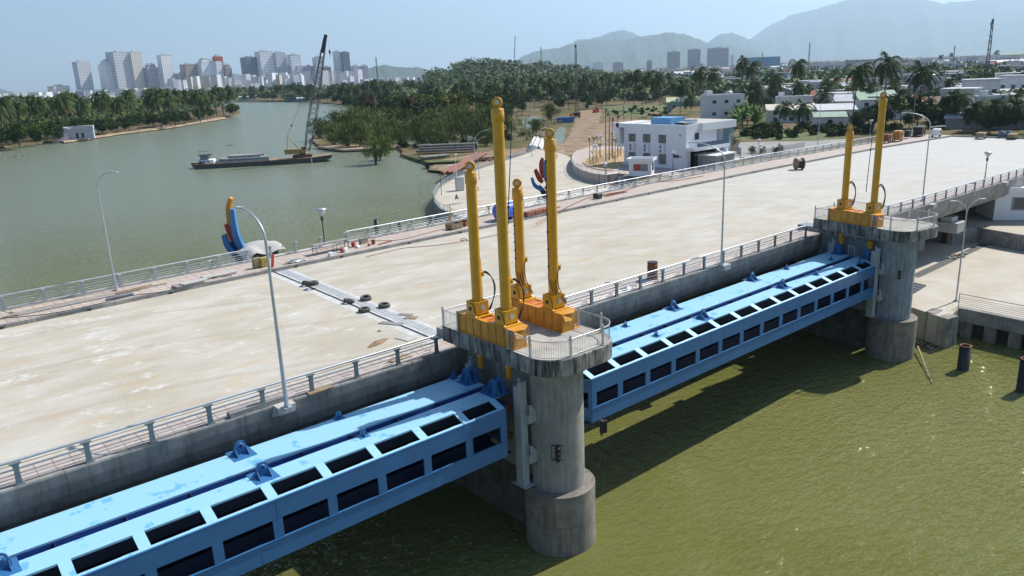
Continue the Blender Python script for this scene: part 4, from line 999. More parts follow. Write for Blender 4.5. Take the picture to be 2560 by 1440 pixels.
slab(905,609,.32,.45,.45,.6,.1,'grey paint tin left of a matching one',conc_dk,'tin','tin'); slab(913,607,.32,.45,.45,.6,.1,'grey paint tin right of a matching one',conc_dk,'tin','tin')
slab(963,607,.32,1.9,.35,.05,R(14),'rusty red steel plate lying on the far footpath',rust,'plate','plate')
heap(740,655,.32,1.6,.35,.4,galvd,'tangle of grey formwork pieces at the joint end','scrap','scrap',12,seed=12)
for i,(x,y,l) in enumerate([(470,712,'wide grey slab with black gap below, middle of the left footpath'),(548,688,'pale slab lying near the cabinets on the left footpath')]):
    slab(x,y,.36,3.2 if i else 2.6,1.1,.16,R(6),l,grey if i==0 else conc_lt,'slab','slab')
slab(485,704,.55,2.4,.9,.06,R(10),'thin board lying over the wide grey slab',conc_lt)
slab(300,742,.36,2.2,.5,.12,R(4),'dark plank pile end on the left footpath',galvd)
t=thing('plank_bundle','long bundle of thin battens laid along the far footpath at left','planks',P(60,785,.36))
q0=P(0,798,.36)-P(60,785,.36); q1=P(430,708,.36)-P(60,785,.36)
for i in range(7):
    u=random.uniform(0,.15); v=random.uniform(.6,1); o=Vector((0,.13*i,0)); MB().tube(q0+(q1-q0)*u+o+Vector((0,0,.05)),q0+(q1-q0)*v+o+Vector((0,0,.05)),.05,5).build('batten',[galv,wood,wood,grey][i%4],t)
def cable(pts,z,label,m,r=.03):
    w=[P(x,y,z)+Vector((0,0,r)) for x,y in pts]; q=[]
    for i in range(len(w)-1):
        a,b=w[i],w[i+1]; p0=w[max(i-1,0)]; p3=w[min(i+2,len(w)-1)]
        for k in range(6):
            u=k/6; q.append(.5*((2*a)+(b-p0)*u+(2*p0-5*a+4*b-p3)*u*u+(3*a-p0-3*b+p3)*u**3))
    q.append(w[-1]); return tag(MB().path(q,r,6).build('cable',m),label,'cable')
rc=mat('red_cable',(.28,.09,.06),.7,0,.2,3)
cable([(915,643),(960,632),(1010,621),(1080,615),(1140,607),(1168,601),(1158,597),(1152,601),(1175,602),(1230,590),(1275,580)],.0,'thin red hose snaking over the deck behind the left cylinders',rc,.035)
cable([(878,604),(960,602),(1000,600),(1050,588),(1110,572)],.32,'dark red cable along the far footpath near the wooden crate',rc)
cable([(1340,560),(1440,508),(1490,490),(1560,478),(1620,458),(1690,452),(1760,440)],.32,'brown cable along the far footpath before the office',rc,.05)
cable([(0,797),(120,786),(240,762),(330,740),(420,728),(500,700),(580,690)],.38,'black cable winding along the left footpath',black,.035)
def crate(px,py,z,d,rz,label,m=wood):
    t=thing('wooden_crate',label,'crate',P(px,py,z),rz,'open wooden crates'); x,y,h=d
    MB().box((0,0,.12),(x,y,.04)).build('floor',m,t)
    for s,a in ((-1,0),(1,0)): MB().box((0,s*y/2,h/2+.1),(x,.04,h)).build('side_board',m,t)
    for s in (-1,1): MB().box((s*x/2,0,h/2+.1),(.04,y-.05,h)).build('end_board',m,t)
    for s in(-.35,0,.35): MB().box((s*x,0,.05),(.1,y,.1)).build('runner',m,t)
    return t
crate(1136,571,.32,(1.9,1.1,.55),R(10),'open wooden crate on the far footpath before the river')
crate(1160,564,.32,(1.0,.9,.5),R(25),'broken reddish crate behind the left cylinder',rust)
t=thing('sign_post','slim yellow post standing at the far railing','post',P(1127,560,.44)); MB().tube((0,0,0),(0,0,2.3),.06,8).build('shaft',yel,t); MB().box((0,0,.02),(.3,.3,.04)).build('base',yel,t)
# blue tank
blu=mat('blue_plastic',(.02,.10,.55),.3,0,.15,2,coat=.3)
p=P(1262,548,.32); t=thing('water_tank','big glossy blue tank lying on the far footpath behind the tall cylinder','tank',p+Vector((0,0,1.05)),R(6))
prof=[(.05,-1.5),(.7,-1.42),(.98,-1.2),(1.0,-1.1)]
for i in range(8): prof+=[(1.03,-1.05+.28*i),(1.0,-.95+.28*i)]
prof+=[(.95,1.25),(.6,1.45),(.05,1.5)]
MB().lathe((0,0,0),prof,28,axis='X').build('shell',blu,t); MB().lathe((1.45,0,0),[(.25,-.05),(.25,.15)],14,axis='X').build('lid',blu,t)
for s in (-.8,.8): MB().box((s,0,-1.0),(.15,1.4,.12)).build('cradle',wood,t)
brick=mat('red_brick',(.30,.12,.08),.9,0,.3,4,.2,20)
t=thing('brick_pallet','low stack of red-brown bricks on the far footpath between cylinders','bricks',P(1342,535,.32),R(5))
for i in range(3):
    MB().box((-1.5+1.5*i,0,.3),(1.4,1.0,.55)).build('brick_layer',brick,t,bevel=.03)
heap(1385,520,.32,1.4,.5,.2,rust,'scatter of rusty reinforcing wire beside the bricks','scrap','scrap',12,seed=14)
t=thing('steel_box','black open steel box by the far kerb','box',P(1494,497,.32),R(4))
for s in(-1,1): MB().box((0,s*.45,.38),(.9,.03,.7)).build('side',dark,t); 
MB().box((-.45,0,.38),(.03,.87,.7)).build('back',dark,t)
cg=thing('rebar_mat','red-brown rebar mat lying behind the black box on the footpath','rebar',P(1520,489,.33),R(4))
for i in range(5): MB().tube((-1,-.5+.25*i,.03),(4,-.5+.25*i,.03),.03,4).build('bar',rust,cg)
for i in range(8): MB().tube((-1+.7*i,-.5,.07),(-1+.7*i,.5,.07),.02,4).build('cross_bar',rust,cg)
slab(1675,465,.0,1.3,.3,.15,R(6),'short dark beam lying at the kerb in front of the office',black,'beam','beam')
# steel drum on near footpath, pipe
p=P(1631,697,.14); t=thing('steel_drum','rusty steel drum standing behind the near railing','drum',p); MB().lathe((0,0,0),[(.46,0),(.46,.02),(.45,.5),(.47,.52),(.45,.54),(.45,1.0),(.47,1.02),(.45,1.04),(.45,1.5),(.42,1.5),(.42,.1)],24).build('shell',rust,t); MB().lathe((0,0,1.5),[(.45,0),(.47,.03),(.42,.03)],24).build('rim',dark,t)
heap(1570,722,.13,.9,.4,.3,galvd,'tangle of silvery scrap behind the near railing left of the drum','scrap','scrap',12,seed=21)
for i,(x,y,l) in enumerate([(1000,905,'brown cardboard sheet on the near footpath under the railing'),(640,1030,'stack of grey planks on the near footpath by the street lamp'),(800,985,'thin dark plank on the near footpath right of the street lamp')]):
    slab(x,y-8,.13,[1.6,3.2,1.6][i],.5,[.05,.3,.1][i],R(3),l,[sack,grey,wood][i],'sheet' if i==0 else 'planks','sheet' if i==0 else 'plank')
# cable drum
p=P(1997,424,.0); t=thing('cable_drum','black cable wound on a wooden drum standing on the far deck','cable drum',p+Vector((0,0,1.0)),R(-35))
MB().lathe((0,0,0),[(.72,-.55),(.78,-.3),(.74,0),(.78,.3),(.72,.55)],24,axis='X').build('cable',black,t)
for s in(-1,1): MB().lathe((s*.6,0,0),[(.12,-.05),(1.0,-.05),(1.0,.05),(.12,.05)],24,axis='X').build('flange',wood,t)
# plant on the far end
def machine(px,py,l,m,d=(2.2,1.2,1.2),wheels=True,z=.32):
    t=thing('generator',l,'generator',P(px,py,z),R(10),'site machines at the deck end'); MB().box((0,0,.35+d[2]/2),d).build('housing',m,t,bevel=.08); MB().box((0,-d[1]/2-.01,.4+d[2]/2),(d[0]*.6,.03,d[2]*.5)).build('grille',dark,t)
    if wheels:
        for sx in(-1,1):
            for sy in(-1,1): MB().lathe((sx*d[0]*.3,sy*d[1]*.5,.3),[(.05,-.08),(.3,-.08),(.3,.08),(.05,.08)],12,axis='Y').build('wheel',black,t)
    return t
orange=mat('orange_machine',(.45,.19,.03),.6,0,.3,2)
machine(2216,357,'round rust-red machine on the far footpath',rust,(2.4,1.3,1.5)); machine(2243,353,'boxy orange generator on the far footpath, bigger',orange,(2.6,1.5,1.9)); machine(2268,346,'small black machine right of the orange generator',black,(1.8,1.0,1.4),False)
machine(2298,340,'wide black compressor near the deck end',black,(4.0,1.8,1.8)); machine(2340,342,'pale trailer unit last on the footpath',white,(2.0,1.5,1.4)); 
machine(2452,347,'low wheeled cart at the deck end, left',wood,(3.0,1.6,1.0),z=0); machine(2530,348,'wheeled cart at the deck end, right of the blue barrels',wood,(3.0,1.6,.8),z=0)
for i,x in enumerate((2502,2520)):
    t=thing('blue_barrel',['blue barrel at the deck end, left of two','blue barrel at the deck end, right of two'][i],'barrel',P(x,345,0)); MB().lathe((0,0,0),[(.5,0),(.54,.6),(.52,.68),(.54,.76),(.5,1.5),(.1,1.53)],14).build('body',mat('faded_blue',(.08,.14,.24),.6),t); MB().lathe((.2,0,1.5),[(.15,0),(.15,.1)],8).build('cap',dark,t)
slab(2345,318,.3,5,.3,.3,R(-20),'grey pipe leaning near the deck end',galv,'pipe','pipe')
slab(2213,368,0,1.6,.3,.2,0,'short dark batten on the deck near the machines',black)
# ---------------- far-side balconies with sculptures ----------------
paintb=mat('sculpture_blue',(.03,.19,.42),.3,0,.08,1,coat=.3); paintn=mat('sculpture_navy',(.012,.03,.11),.35,0,.1,1); paintr=mat('sculpture_red',(.40,.03,.015),.35,0,.1,1); painto=mat('sculpture_orange',(.62,.24,.01),.35,0,.1,1); paintp=mat('sculpture_purple',(.06,.07,.3),.4)
def horn(mb,c,h,wid,lean,th,mi,tip=0.0,n=14,up0=0,bow=.35,base=.35):
    """upright curved feather: a crescent plate with real thickness"""
    vs=[]
    for i in range(n+1):
        u=i/n; z=up0+h*u; x=lean*((1-u)**2)*1.0-bow*math.sin(math.pi*u)*0; ww=wid*(base+(1-base)*math.sin(math.pi*min(1,u*.9+.1)))*(1-u**6*(1-tip))
        cx_=c[0]+x; 
        for sx,sy in((-ww/2,-th/2),(ww/2,-th/2),(ww/2,th/2),(-ww/2,th/2)): vs.append((cx_+sx,c[1]+sy,c[2]+z))
    fs=[(i*4+j,i*4+(j+1)%4,(i+1)*4+(j+1)%4,(i+1)*4+j) for i in range(n) for j in range(4)]
    mb.add(vs,fs,mi); mb.add(vs[:4],[(3,2,1,0)],mi); mb.add(vs[-4:],[(0,1,2,3)],mi); return mb
def blade(t,name,pts,wid,th,m):
    """a feather bent along pts (x,z), tapering at both ends, with real thickness across y"""
    mb=MB(); n=len(pts); vs=[]
    q=[]
    for i in range(n-1):
        p0,p1,p2,p3=pts[max(i-1,0)],pts[i],pts[i+1],pts[min(i+2,n-1)]
        for k in range(5):
            u=k/5; q.append(tuple(.5*((2*p1[j])+(p2[j]-p0[j])*u+(2*p0[j]-5*p1[j]+4*p2[j]-p3[j])*u*u+(3*p1[j]-p0[j]-3*p2[j]+p3[j])*u**3) for j in (0,1)))
    q.append(pts[-1]); N=len(q)
    for i,(x,z) in enumerate(q):
        a=q[max(i-1,0)]; b=q[min(i+1,N-1)]; d=Vector((b[0]-a[0],0,b[1]-a[1])).normalized(); nn=Vector((-d.z,0,d.x)); u=i/(N-1); w_=wid*1.25*(.35+.65*math.sin(math.pi*(.15+.7*u))); 
        for sn,sy in((-1,-1),(1,-1),(1,1),(-1,1)): c=Vector((x,0,z))+nn*(sn*w_/2); vs.append((c.x,sy*th/2,c.z))
    fs=[(i*4+j,i*4+(j+1)%4,(i+1)*4+(j+1)%4,(i+1)*4+j) for i in range(N-1) for j in range(4)]+[(3,2,1,0),(N*4-4,N*4-3,N*4-2,N*4-1)]
    mb.add(vs,fs); return mb.build(name,m,t)
def sculpture(loc,rz,label,full):
    t=thing('sculpture',label,'sculpture',loc,rz,'curved feather sculptures on the far pier ends')
    if full:
        blade(t,'stem',[(.6,0),(.1,1.2),(-.6,2.6),(-1.2,4.0)],1.5,.8,paintn)
        blade(t,'blue_feather',[(.9,2.6),(.1,3.2),(-.45,4.6),(-.6,6.4),(-.5,8.2)],.8,1.1,paintb).location.y=-.3
        blade(t,'orange_feather',[(-.9,3.2),(-1.3,5.0),(-1.45,7.0),(-1.2,8.6),(-.7,9.5)],.6,1.0,painto).location.y=.5
        blade(t,'red_feather',[(-.3,2.4),(-1.0,3.6),(-1.6,5.0),(-2.0,6.2)],.6,.9,paintr).location.y=.2
        blade(t,'side_feather',[(-.6,2.0),(-1.5,2.7),(-2.1,3.7),(-2.4,4.9)],.65,1.0,paintb).location.y=-.5
        blade(t,'short_wing',[(.3,1.2),(.8,1.9),(1.2,2.6)],.8,.9,paintp)
    else:
        blade(t,'stem',[(.9,0),(.7,1.3),(.1,2.6),(-.9,3.7)],1.0,.8,paintn)
        blade(t,'side_feather',[(.3,3.1),(-1.0,3.4),(-2.0,4.2),(-2.5,5.6)],.7,1.0,paintb)
        blade(t,'red_feather',[(.2,4.6),(-.6,5.2),(-1.2,6.4),(-1.6,7.3)],.9,.8,paintr)
        blade(t,'orange_feather',[(.3,5.4),(-.1,6.8),(-.1,8.4),(.3,9.6)],.8,.8,paintr)
        blade(t,'blue_feather',[(.9,4.6),(.9,6.2),(.8,8.0),(.7,9.0)],.8,1.0,paintb)
        blade(t,'right_wing',[(.6,3.4),(1.6,3.2),(2.6,3.6),(3.0,4.3)],.6,.8,paintn); blade(t,'wing_tip',[(1.9,3.3),(2.6,2.5),(3.2,2.2)],.6,.8,paintb)
    return t
F1=Vector((29.0,81.0,.3)); F2=Vector((80.5,83.5,.3))
def balcony(O,l1,l2,rz=0,zb=-1.6):
    t=thing('pier_balcony',l1,'balcony',(O.x,O.y,0),rz,'far-side ends of the piers'); out=arc(0,0,3.3,-20,200,20)
    out=[(-3.1,-4)]+list(reversed(out))+[(3.1,-4)]
    MB().prism(out,zb-1,zb).build('slab',slab_m,t); MB().prism(arc(0,0,2.0,0,360,24)[:-1],W-1,zb-1).build('column',conc,t)
    MB().prism([(-2,-12),(2,-12),(2,0),(-2,0)],W-1,zb-1.3).build('pier_wall',conc,t)
    pth=[(-3.0,-3.2)]+[(x*.96,y*.96) for x,y in reversed(arc(0,0,3.3,-10,190,14))]+[(3.0,-3.2)]
    pth=[(-3.0,-3.2)]+[(3.2*math.cos(a),3.2*math.sin(a)) for a in [math.pi-math.pi*i/12 for i in range(13)]]+[(3.0,-3.2)]
    b=thing('balustrade',l2,'balustrade',(O.x,O.y,zb+.01),rz,'balustrades on the pier balconies'); mb,q=picket_panel(pth,sp=.2); mb.build('picket_panel',galv,b); MB().path([(x,y,1.08) for x,y in pth],.03,6).build('top_rail',galv,b)
    for x,y in pth[::3]: MB().box((x,y,.6),(.1,.1,1.25)).build('post',galv,b)
    return zb
zb=balcony(F1,'rounded concrete balcony beyond the far railing, holding the tarpaulin','picket balustrade round the balcony with the tarpaulin')
sculpture(PD(607,640,Vector((F1.x,F1.y)).length+1.0)+Vector((0,0,0)),R(-38),'tall curved blue, red and orange feather sculpture beside the tarpaulin',True)
SCP=[o for o in SC.objects if o.name.startswith('sculpture')][-1]; SCP.location.z=zb; SCP.scale=(.66,.7,.82)
zb2=balcony(F2,'rounded concrete balcony at the plaza side of the rear pier','picket balustrade round the plaza-side sculpture')
sculpture(PD(1356,480,Vector((F2.x,F2.y)).length+1.5),R(-38),'blue and red winged sculpture standing before the white plaza',False)
SCP=[o for o in SC.objects if o.name.startswith('sculpture')][-1]; SCP.location.z=zb2; SCP.scale=(.62,.7,.72)
tarp=mat('grey_tarpaulin',(.42,.41,.40),.8,0,.15,1.2,.2,8); mb=MB(); n=12; vs=[]
for j in range(n):
    for i in range(n):
        u,v=i/(n-1),j/(n-1); x=-1.9+4.6*u; y=-1.5+3.2*v; z=1.9+.5*math.sin(math.pi*v)+.15*math.sin(9*u+5*v)-(1.1*(max(0,.25-u)/.25)**1.3)*(1-.5*v)-(.25*(max(0,.2-v)/.2))-(.3*(max(0,v-.85)/.15))-.25*u
        vs.append((x,y,z))
mb.add(vs,[(j*n+i,j*n+i+1,(j+1)*n+i+1,(j+1)*n+i) for j in range(n-1) for i in range(n-1)],0,True)
t=thing('tarpaulin_tent','grey tarpaulin draped over a site shelter beside the feather sculpture','tent',PD(640,648,math.hypot(F1.x,F1.y)+.5),R(8)); t.location.z=zb-.0; t.scale=(1.05,1.0,1.25); mb.build('cover',tarp,t)
MB().bb(-.6,2.1,-1.0,1.4,.0,1.4).build('shelter',galvd,t)
for x,y in((-1.5,-1.2),(2.5,-1.3),(2.5,1.5),(-1.5,1.5)): MB().tube((x,y,0),(x,y,1.9),.04,5).build('prop',wood,t)
# ---------------- in the water ----------------
def pile(px,py,top,r,label,m,rim=None):
    b=P(px,py,W); H=hgt(b,px,top); t=thing('pile',label,'pile',b+Vector((0,0,-1)),0,'steel piles standing in the river'); MB().lathe((0,0,0),[(r,0),(r,H+.9),(r*.75,H+.9),(r*.75,H-.6),(.01,H-.6)],20).build('shaft',m,t); MB().lathe((0,0,H+.88),[(r*.74,0),(r*.76,.06),(r*1.02,.06),(r*1.02,0)],20).build('rim',rim or rust,t); return t
slate=mat('slate_steel',(.03,.03,.034),.7,.1,.3,2)
pile(2407,924,862,.52,'dark hollow steel pile with rusty rim in the river at right',slate); pile(2556,978,895,.52,'dark steel pile cut by the right picture edge',slate)
pile(944,596,548,.42,'dark stump pile just beyond the far railing, left of two',dark,dark); pile(1002,588,551,.42,'dark stump pile just beyond the far railing, right of two',dark,dark)
pile(940,412,366,.4,'lone dark pile standing before the green bushes',dark,dark)
bamb=mat('dry_bamboo',(.35,.28,.16),.8,0,.3,4)
a=P(2293,878,W+.1); b=P(2330,958,W+.05); t=thing('branch','long dry branch floating at the rear pier base','branch',a); k=b-a
MB().path([(0,0,.5),k*.4+Vector((0,0,.3)),k],.09,6,.04).build('stem',bamb,t)
for i in range(16):
    u=random.uniform(.55,1); d=Vector((random.uniform(-1,1),random.uniform(-1,1),random.uniform(-.05,.25)))*1.0; MB().path([k*u+Vector((0,0,.12)),k*u+d*.6+Vector((0,0,.15)),k*u+d+Vector((0,0,.05))],.02,4,.008).build('twig',bamb,t)
def debris(px,py,r1,r2,n,label,z=W,seed=1,cat='debris',mtl=None,s=.5):
    rnd=random.Random(seed); p=P(px,py,z); mb=MB()
    for i in range(n):
        a=rnd.uniform(0,6.28); q=rnd.random()**.6; mb.box((r1*q*math.cos(a),r2*q*math.sin(a),rnd.uniform(0,.25)*s),(rnd.uniform(.2,1.2)*s,rnd.uniform(.06,.3)*s,rnd.uniform(.05,.2)*s),rnd.uniform(0,3.14),rnd.randint(0,2),rnd.uniform(-.4,.4))
    return tag(mb.build('debris',mtl or [wood,conc_lt,dark],loc=p),label,cat,None,'stuff')
debris(2312,832,1.8,1.0,110,'drift of floating wood and rubbish behind the rear pier',seed=4); debris(2302,862,.9,1.6,60,'floating scraps against the rear pier',seed=6)
debris(575,364,2.2,1.0,40,'patch of floating rubbish in mid river',seed=9,s=1.0); debris(40,392,8,1.6,50,'low floating weed off the left bank',seed=10,s=1.2)
# ---------------- barge, crane ----------------
bdark=mat('barge_hull',(.085,.085,.075),.8,.1,.4,1,.2,10,streak=.5,streakcol=(.16,.12,.08)); bdeck=mat('barge_deck',(.26,.19,.12),.9,0,.35,.7,.2,10); crm=mat('crane_body',(.42,.27,.09),.7,0,.3,1.5,streak=.4,streakcol=(.12,.07,.03)); lat=mat('crane_lattice',(.085,.09,.105),.6,.2,.2,2); track_m=mat('crane_track',(.13,.09,.06),.9)
b0=P(487,424,W); b1=P(830,404,W); dx=(b1-b0); LB=dx.length; ang=math.atan2(dx.y,dx.x)
t=thing('barge','long dark flat river barge carrying concrete piles and a crane','barge',(b0.x,b0.y,W),ang)
wB=9.0; mb=MB()
def sec(x,zk,zt,w,off=0): return [(x,off+wB/2-w/2,zk),(x,off+wB/2-w/2,zt),(x,off+wB/2+w/2,zt),(x,off+wB/2+w/2,zk)]
secs=[sec(-.8,.9,1.75,wB*.85),sec(1.5,-1,1.65,wB),sec(LB*.5,-1,1.6,wB),sec(LB*.84,-1,1.8,wB),sec(LB*.86,-1,1.85,wB),sec(LB,1.3,2.4,wB*.8)]
vs=[v for s in secs for v in s]; fs=[]
for i in range(len(secs)-1):
    o=i*4; fs+=[(o,o+4,o+5,o+1),(o+2,o+6,o+7,o+3),(o+3,o+7,o+4,o)]
fs+=[(0,1,2,3),(len(vs)-1,len(vs)-2,len(vs)-3,len(vs)-4)]
mb.add(vs,fs); mb.build('hull',bdark,t)
mb=MB()
for i in range(len(secs)-1):
    a_,b_=secs[i],secs[i+1]; mb.quad(a_[1],b_[1],b_[2],a_[2])
mb.build('deck',bdeck,t); MB().tube((LB*.85,.2,-.2),(LB*.85,.0,1.6),.25,6).build('spud',white,t)
MB().path([s[1] for s in secs],.12,6).build('rubbing_rail',bdeck,t)
h=thing('barge_wheelhouse','shabby white wheelhouse at the left end of the barge','wheelhouse',(b0.x+dx.normalized().x*3.2-dx.normalized().y*4.5,b0.y+dx.normalized().y*3.2+dx.normalized().x*4.5,W+1.65),ang)
MB().bb(-2.2,3.2,-2.4,2.4,0,1.3).build('cabin',white,h,bevel=.05); MB().bb(-1.4,1.4,-1.8,1.8,1.3,2.9).build('bridge_cabin',galvd,h,bevel=.05); MB().bb(-2.0,2.4,-2.3,2.3,2.9,3.05).build('roof',dark,h)
for i in range(3): MB().box((-1.3+1.3*i,-2.42,.75),(.7,.05,.6)).build('window',glass,h)
for x in(-1.6,0,1.8): MB().tube((x,-1.6,3.05),(x,-1.6,4.6),.05,5).build('mast',dark,h)
MB().tube((-1.7,-1.6,4.4),(1.2,-1.6,4.4),.06,5).build('yard',dark,h)
for i in range(5):
    MB().lathe((-3.4+i*.9 if i<4 else -4.0,-3.0,.1),[(.25,-.15),(.5,-.15),(.5,.15),(.25,.15)],12,axis='Y').build('fender',black,h)
pl_=mat('pale_piles',(.33,.33,.33),.8,0,.3,1)
for li,(n,y0,lay) in enumerate([(5,1.2,0),(5,1.5,1),(4,1.9,2)]):
    for i in range(n):
        x0=LB*.15+random.uniform(-1,3.5)+lay*1.2; x1=LB*.5+random.uniform(-4,4)-lay*2
        o=MB().tube((x0,y0+i*1.35,1.95+lay*.85),(x1,y0+i*1.35,1.95+lay*.85),.42,10).build('pile_pipe',pl_,loc=(b0.x,b0.y,W),rz=ang)
        tag(o,['grey concrete pile in the bottom layer of the barge load','grey concrete pile in the middle layer of the barge load','grey concrete pile in the top layer of the barge load'][lay],'pile',['bottom layer of piles on the barge','middle layer of piles on the barge','top layer of piles on the barge'][lay])
def lattice(mb,p0,p1,w0,w1,n,r,wm=None):
    p0,p1=Vector(p0),Vector(p1); d=(p1-p0).normalized(); u=Vector((-d.y,d.x,0)) if abs(d.z)<.99 else Vector((0,1,0)); u.normalize(); v=d.cross(u); rows=[]
    for i in range(n+1):
        k=i/n; w=(w0+(w1-w0)*k) if wm is None else ((w0+(wm-w0)*min(1,k*7)) if k<.5 else (w1+(wm-w1)*min(1,(1-k)*1.7))); c=p0+(p1-p0)*k
        rows.append([c+(u*a+v*b)*w/2 for a,b in((-1,-1),(1,-1),(1,1),(-1,1))])
    for j in range(4): mb.path([q[j] for q in rows],r,5)
    for i in range(n):
        for j in range(4):
            a,b=(rows[i][j],rows[i+1][(j+1)%4]) if (i+j)%2 else (rows[i][(j+1)%4],rows[i+1][j]); mb.tube(a,b,r*.6,4,cap=False)
    return mb
cb=P(757,392,W+2.0); cr=thing('crawler_crane','rusty yellow crawler crane with long lattice boom standing on the barge','crane',(cb.x,cb.y,W+1.85),ang)
for s in(-1.6,1.6):
    mb=MB(); pr=[(-3.6,.55),(-3.2,.1),(3.2,.1),(3.6,.55),(3.2,1.05),(-3.2,1.05)]; mb.plate([(x,s,z) for x,z in pr],(0,1,0),.9); mb.build('track',track_m,cr,bevel=.08)
MB().lathe((0,0,1.0),[(1.2,0),(1.2,.4)],20).build('turntable',dark,cr)
MB().add([(-6.2,-1.5,1.5),(1.6,-1.5,1.4),(1.6,1.5,1.4),(-6.2,1.5,1.5),(-6.2,-1.5,3.3),(.2,-1.5,3.0),(.2,1.5,3.0),(-6.2,1.5,3.3)],[(3,2,1,0),(4,5,6,7),(0,1,5,4),(1,2,6,5),(2,3,7,6),(3,0,4,7)]).build('upper_body',crm,cr,bevel=.06)
MB().bb(-.2,1.6,-2.0,-.6,2.0,4.0).build('cab',crm,cr,bevel=.06); MB().bb(.5,1.62,-2.03,-1.98,2.9,3.8).build('cab_window',glass,cr)
foot=Vector((1.8,0,2.2)); tipw=PD(812,98,math.hypot(cb.x,cb.y)+2.0); ca,sa=math.cos(-ang),math.sin(-ang); dv=tipw-Vector((cb.x,cb.y,W+1.85)); tip=Vector((dv.x*ca-dv.y*sa,dv.x*sa+dv.y*ca,dv.z))
lattice(MB(),foot,tip,1.3,.9,22,.14,wm=2.6).build('boom',lat,cr)
MB().box(tip+Vector((.2,0,.5)),(1.2,.8,2.2),ry=.35).build('boom_head',dark,cr)
MB().tube(foot+(tip-foot)*.88+Vector((0,0,0)),tip,.4,6).build('head_stiffener',dark,cr)
ga=Vector((-4.6,0,8.0)); MB().tube((-1.0,.9,3.0),ga,.13,6).tube((-1.0,-.9,3.0),ga,.13,6).tube((-5.2,.8,3.2),ga,.08,5).tube((-5.2,-.8,3.2),ga,.08,5).build('gantry',crm,cr)
mid=foot+(tip-foot)*.48+Vector((-2.6,0,1.5)); mid=ga+(tip-ga)*.28
for s in(-.3,.3): MB().tube(ga+Vector((0,s,0)),tip+Vector((0,s,0)),.035,4).build('pendant_line',lat,cr)
MB().box(ga+(tip-ga)*.11,(.5,.7,.7)).build('bridle',dark,cr)
for s in(-.5,.5): MB().tube((.2,s,2.6),foot+(tip-foot)*.25+Vector((0,s,0)),.04,4).build('stay',lat,cr)
hk=tip+Vector((1.3,-.3,-4.5)); MB().tube(tip+Vector((1.0,-.3,.2)),hk+Vector((0,0,.4)),.03,4).build('hoist_line',lat,cr); MB().lathe(hk,[(.1,.7),(.35,.4),(.35,-.3),(.1,-.7)],10).path([hk+Vector(v) for v in((0,0,-.7),(0,0,-1.1),(.25,0,-1.4),(.0,0,-1.6),(-.2,0,-1.4))],.07,6).build('hook_block',dark,cr)
# piling rig on the dirt
b=P(1442,295,ZL); t=thing('piling_rig','dark piling rig with tall lattice mast on the dirt track','piling rig',b,R(40))
MB().bb(-2.2,2.2,-1.9,1.9,.9,3.2).build('body',dark,t,bevel=.08); MB().bb(.6,2.6,-2.2,-.6,1.2,3.4).build('cab',orange,t)
for s in(-1.7,1.7): MB().plate([(x,s,z) for x,z in[(-3,.5),(-2.6,.05),(2.6,.05),(3,.5),(2.6,.95),(-2.6,.95)]],(0,1,0),.8).build('track',track_m,t)
H=hgt(b,1442,118); lattice(MB(),(1.0,0,1),(-.5,0,H),1.6,.8,26,.12).build('mast',lat,t)
for s in(-.8,.8): MB().tube((2.6,s,1.5),(-.2,s*.3,H*.93),.07,4).build('leader_rope',lat,t)
MB().box((-.5,0,H+.6),(1.0,1.0,1.6)).build('mast_head',dark,t)
b=P(1413,306,ZL); t=thing('site_container','long bright blue container at the end of the dirt ditch','container',b,R(-42)); MB().box((0,0,1.5),(9.5,3,2.7)).build('body',mat('container_blue',(.04,.17,.42),.6,0,.15,2),t)
for i in range(14): MB().box((-4.4+i*.68,-1.53,1.5),(.2,.06,2.4)).build('rib',t and bpy.data.materials['container_blue'],t)
machine(1318,0,'x',dark) if 0 else None
for i,(x,y,l,m) in enumerate([(1490,282,'red excavator-like machine on the dirt right of the piling rig',red),(1468,270,'dark dumper parked behind the piling rig',dark),(1430,298,'orange pump standing beside the piling rig',orange)]):
    p=P(x,y,ZL); t=thing('site_machine',l,'machine',p,R(30*i)); MB().bb(-2,2,-1,1,.6,2.2).build('body',m,t,bevel=.1); MB().bb(.2,1.8,-.9,.9,2.2,3.4).build('cab',m,t,bevel=.1)
    for s in(-.9,.9): MB().bb(-2.2,2.2,s-.3,s+.3,0,.6).build('track',track_m,t,bevel=.1)
def pipes(px0,py0,px1,py1,z,n,r,m,label,group,lay=1):
    a=P(px0,py0,z); b=P(px1,py1,z); d=(b-a).normalized(); s=Vector((-d.y,d.x,0)); k=0
    for L_ in range(lay):
        for i in range(n-L_):
            o=s*((i+L_*.5)*2.5*r)+Vector((0,0,r+L_*r*1.75)); k+=1
            tag(MB().tube(a+o+d*random.uniform(-1,1),b+o+d*random.uniform(-1,1),r,12).build('pipe',m),label,'pipe',group)
pipes(1130,438,1212,388,ZL+.9,3,.55,mat('brown_pipe',(.23,.09,.05),.7,0,.4,1.5),'long brown steel pipe lying slanted at the plaza quay','brown pipes at the quay')
cp=mat('weathered_pile_grey',(.20,.19,.17),.9,0,.3,1)
pipes(1045,382,1190,376,ZL+.6,4,.5,cp,'weathered concrete pile stacked on the river bank','weathered piles on the bank',3)
pipes(1060,398,1120,392,ZL+.3,4,.45,cp,'dark pile lying low at the water edge','dark piles at the water edge',1)
pipes(1338,376,1348,352,ZL+.4,3,.5,mat('white_pipe',(.6,.6,.58),.6),'white pipe beside the ditch, left bundle','white pipes in the left bundle',2)
pipes(1352,378,1360,356,ZL+.4,3,.5,bpy.data.materials['white_pipe'],'white pipe beside the ditch, right bundle','white pipes in the right bundle',2)
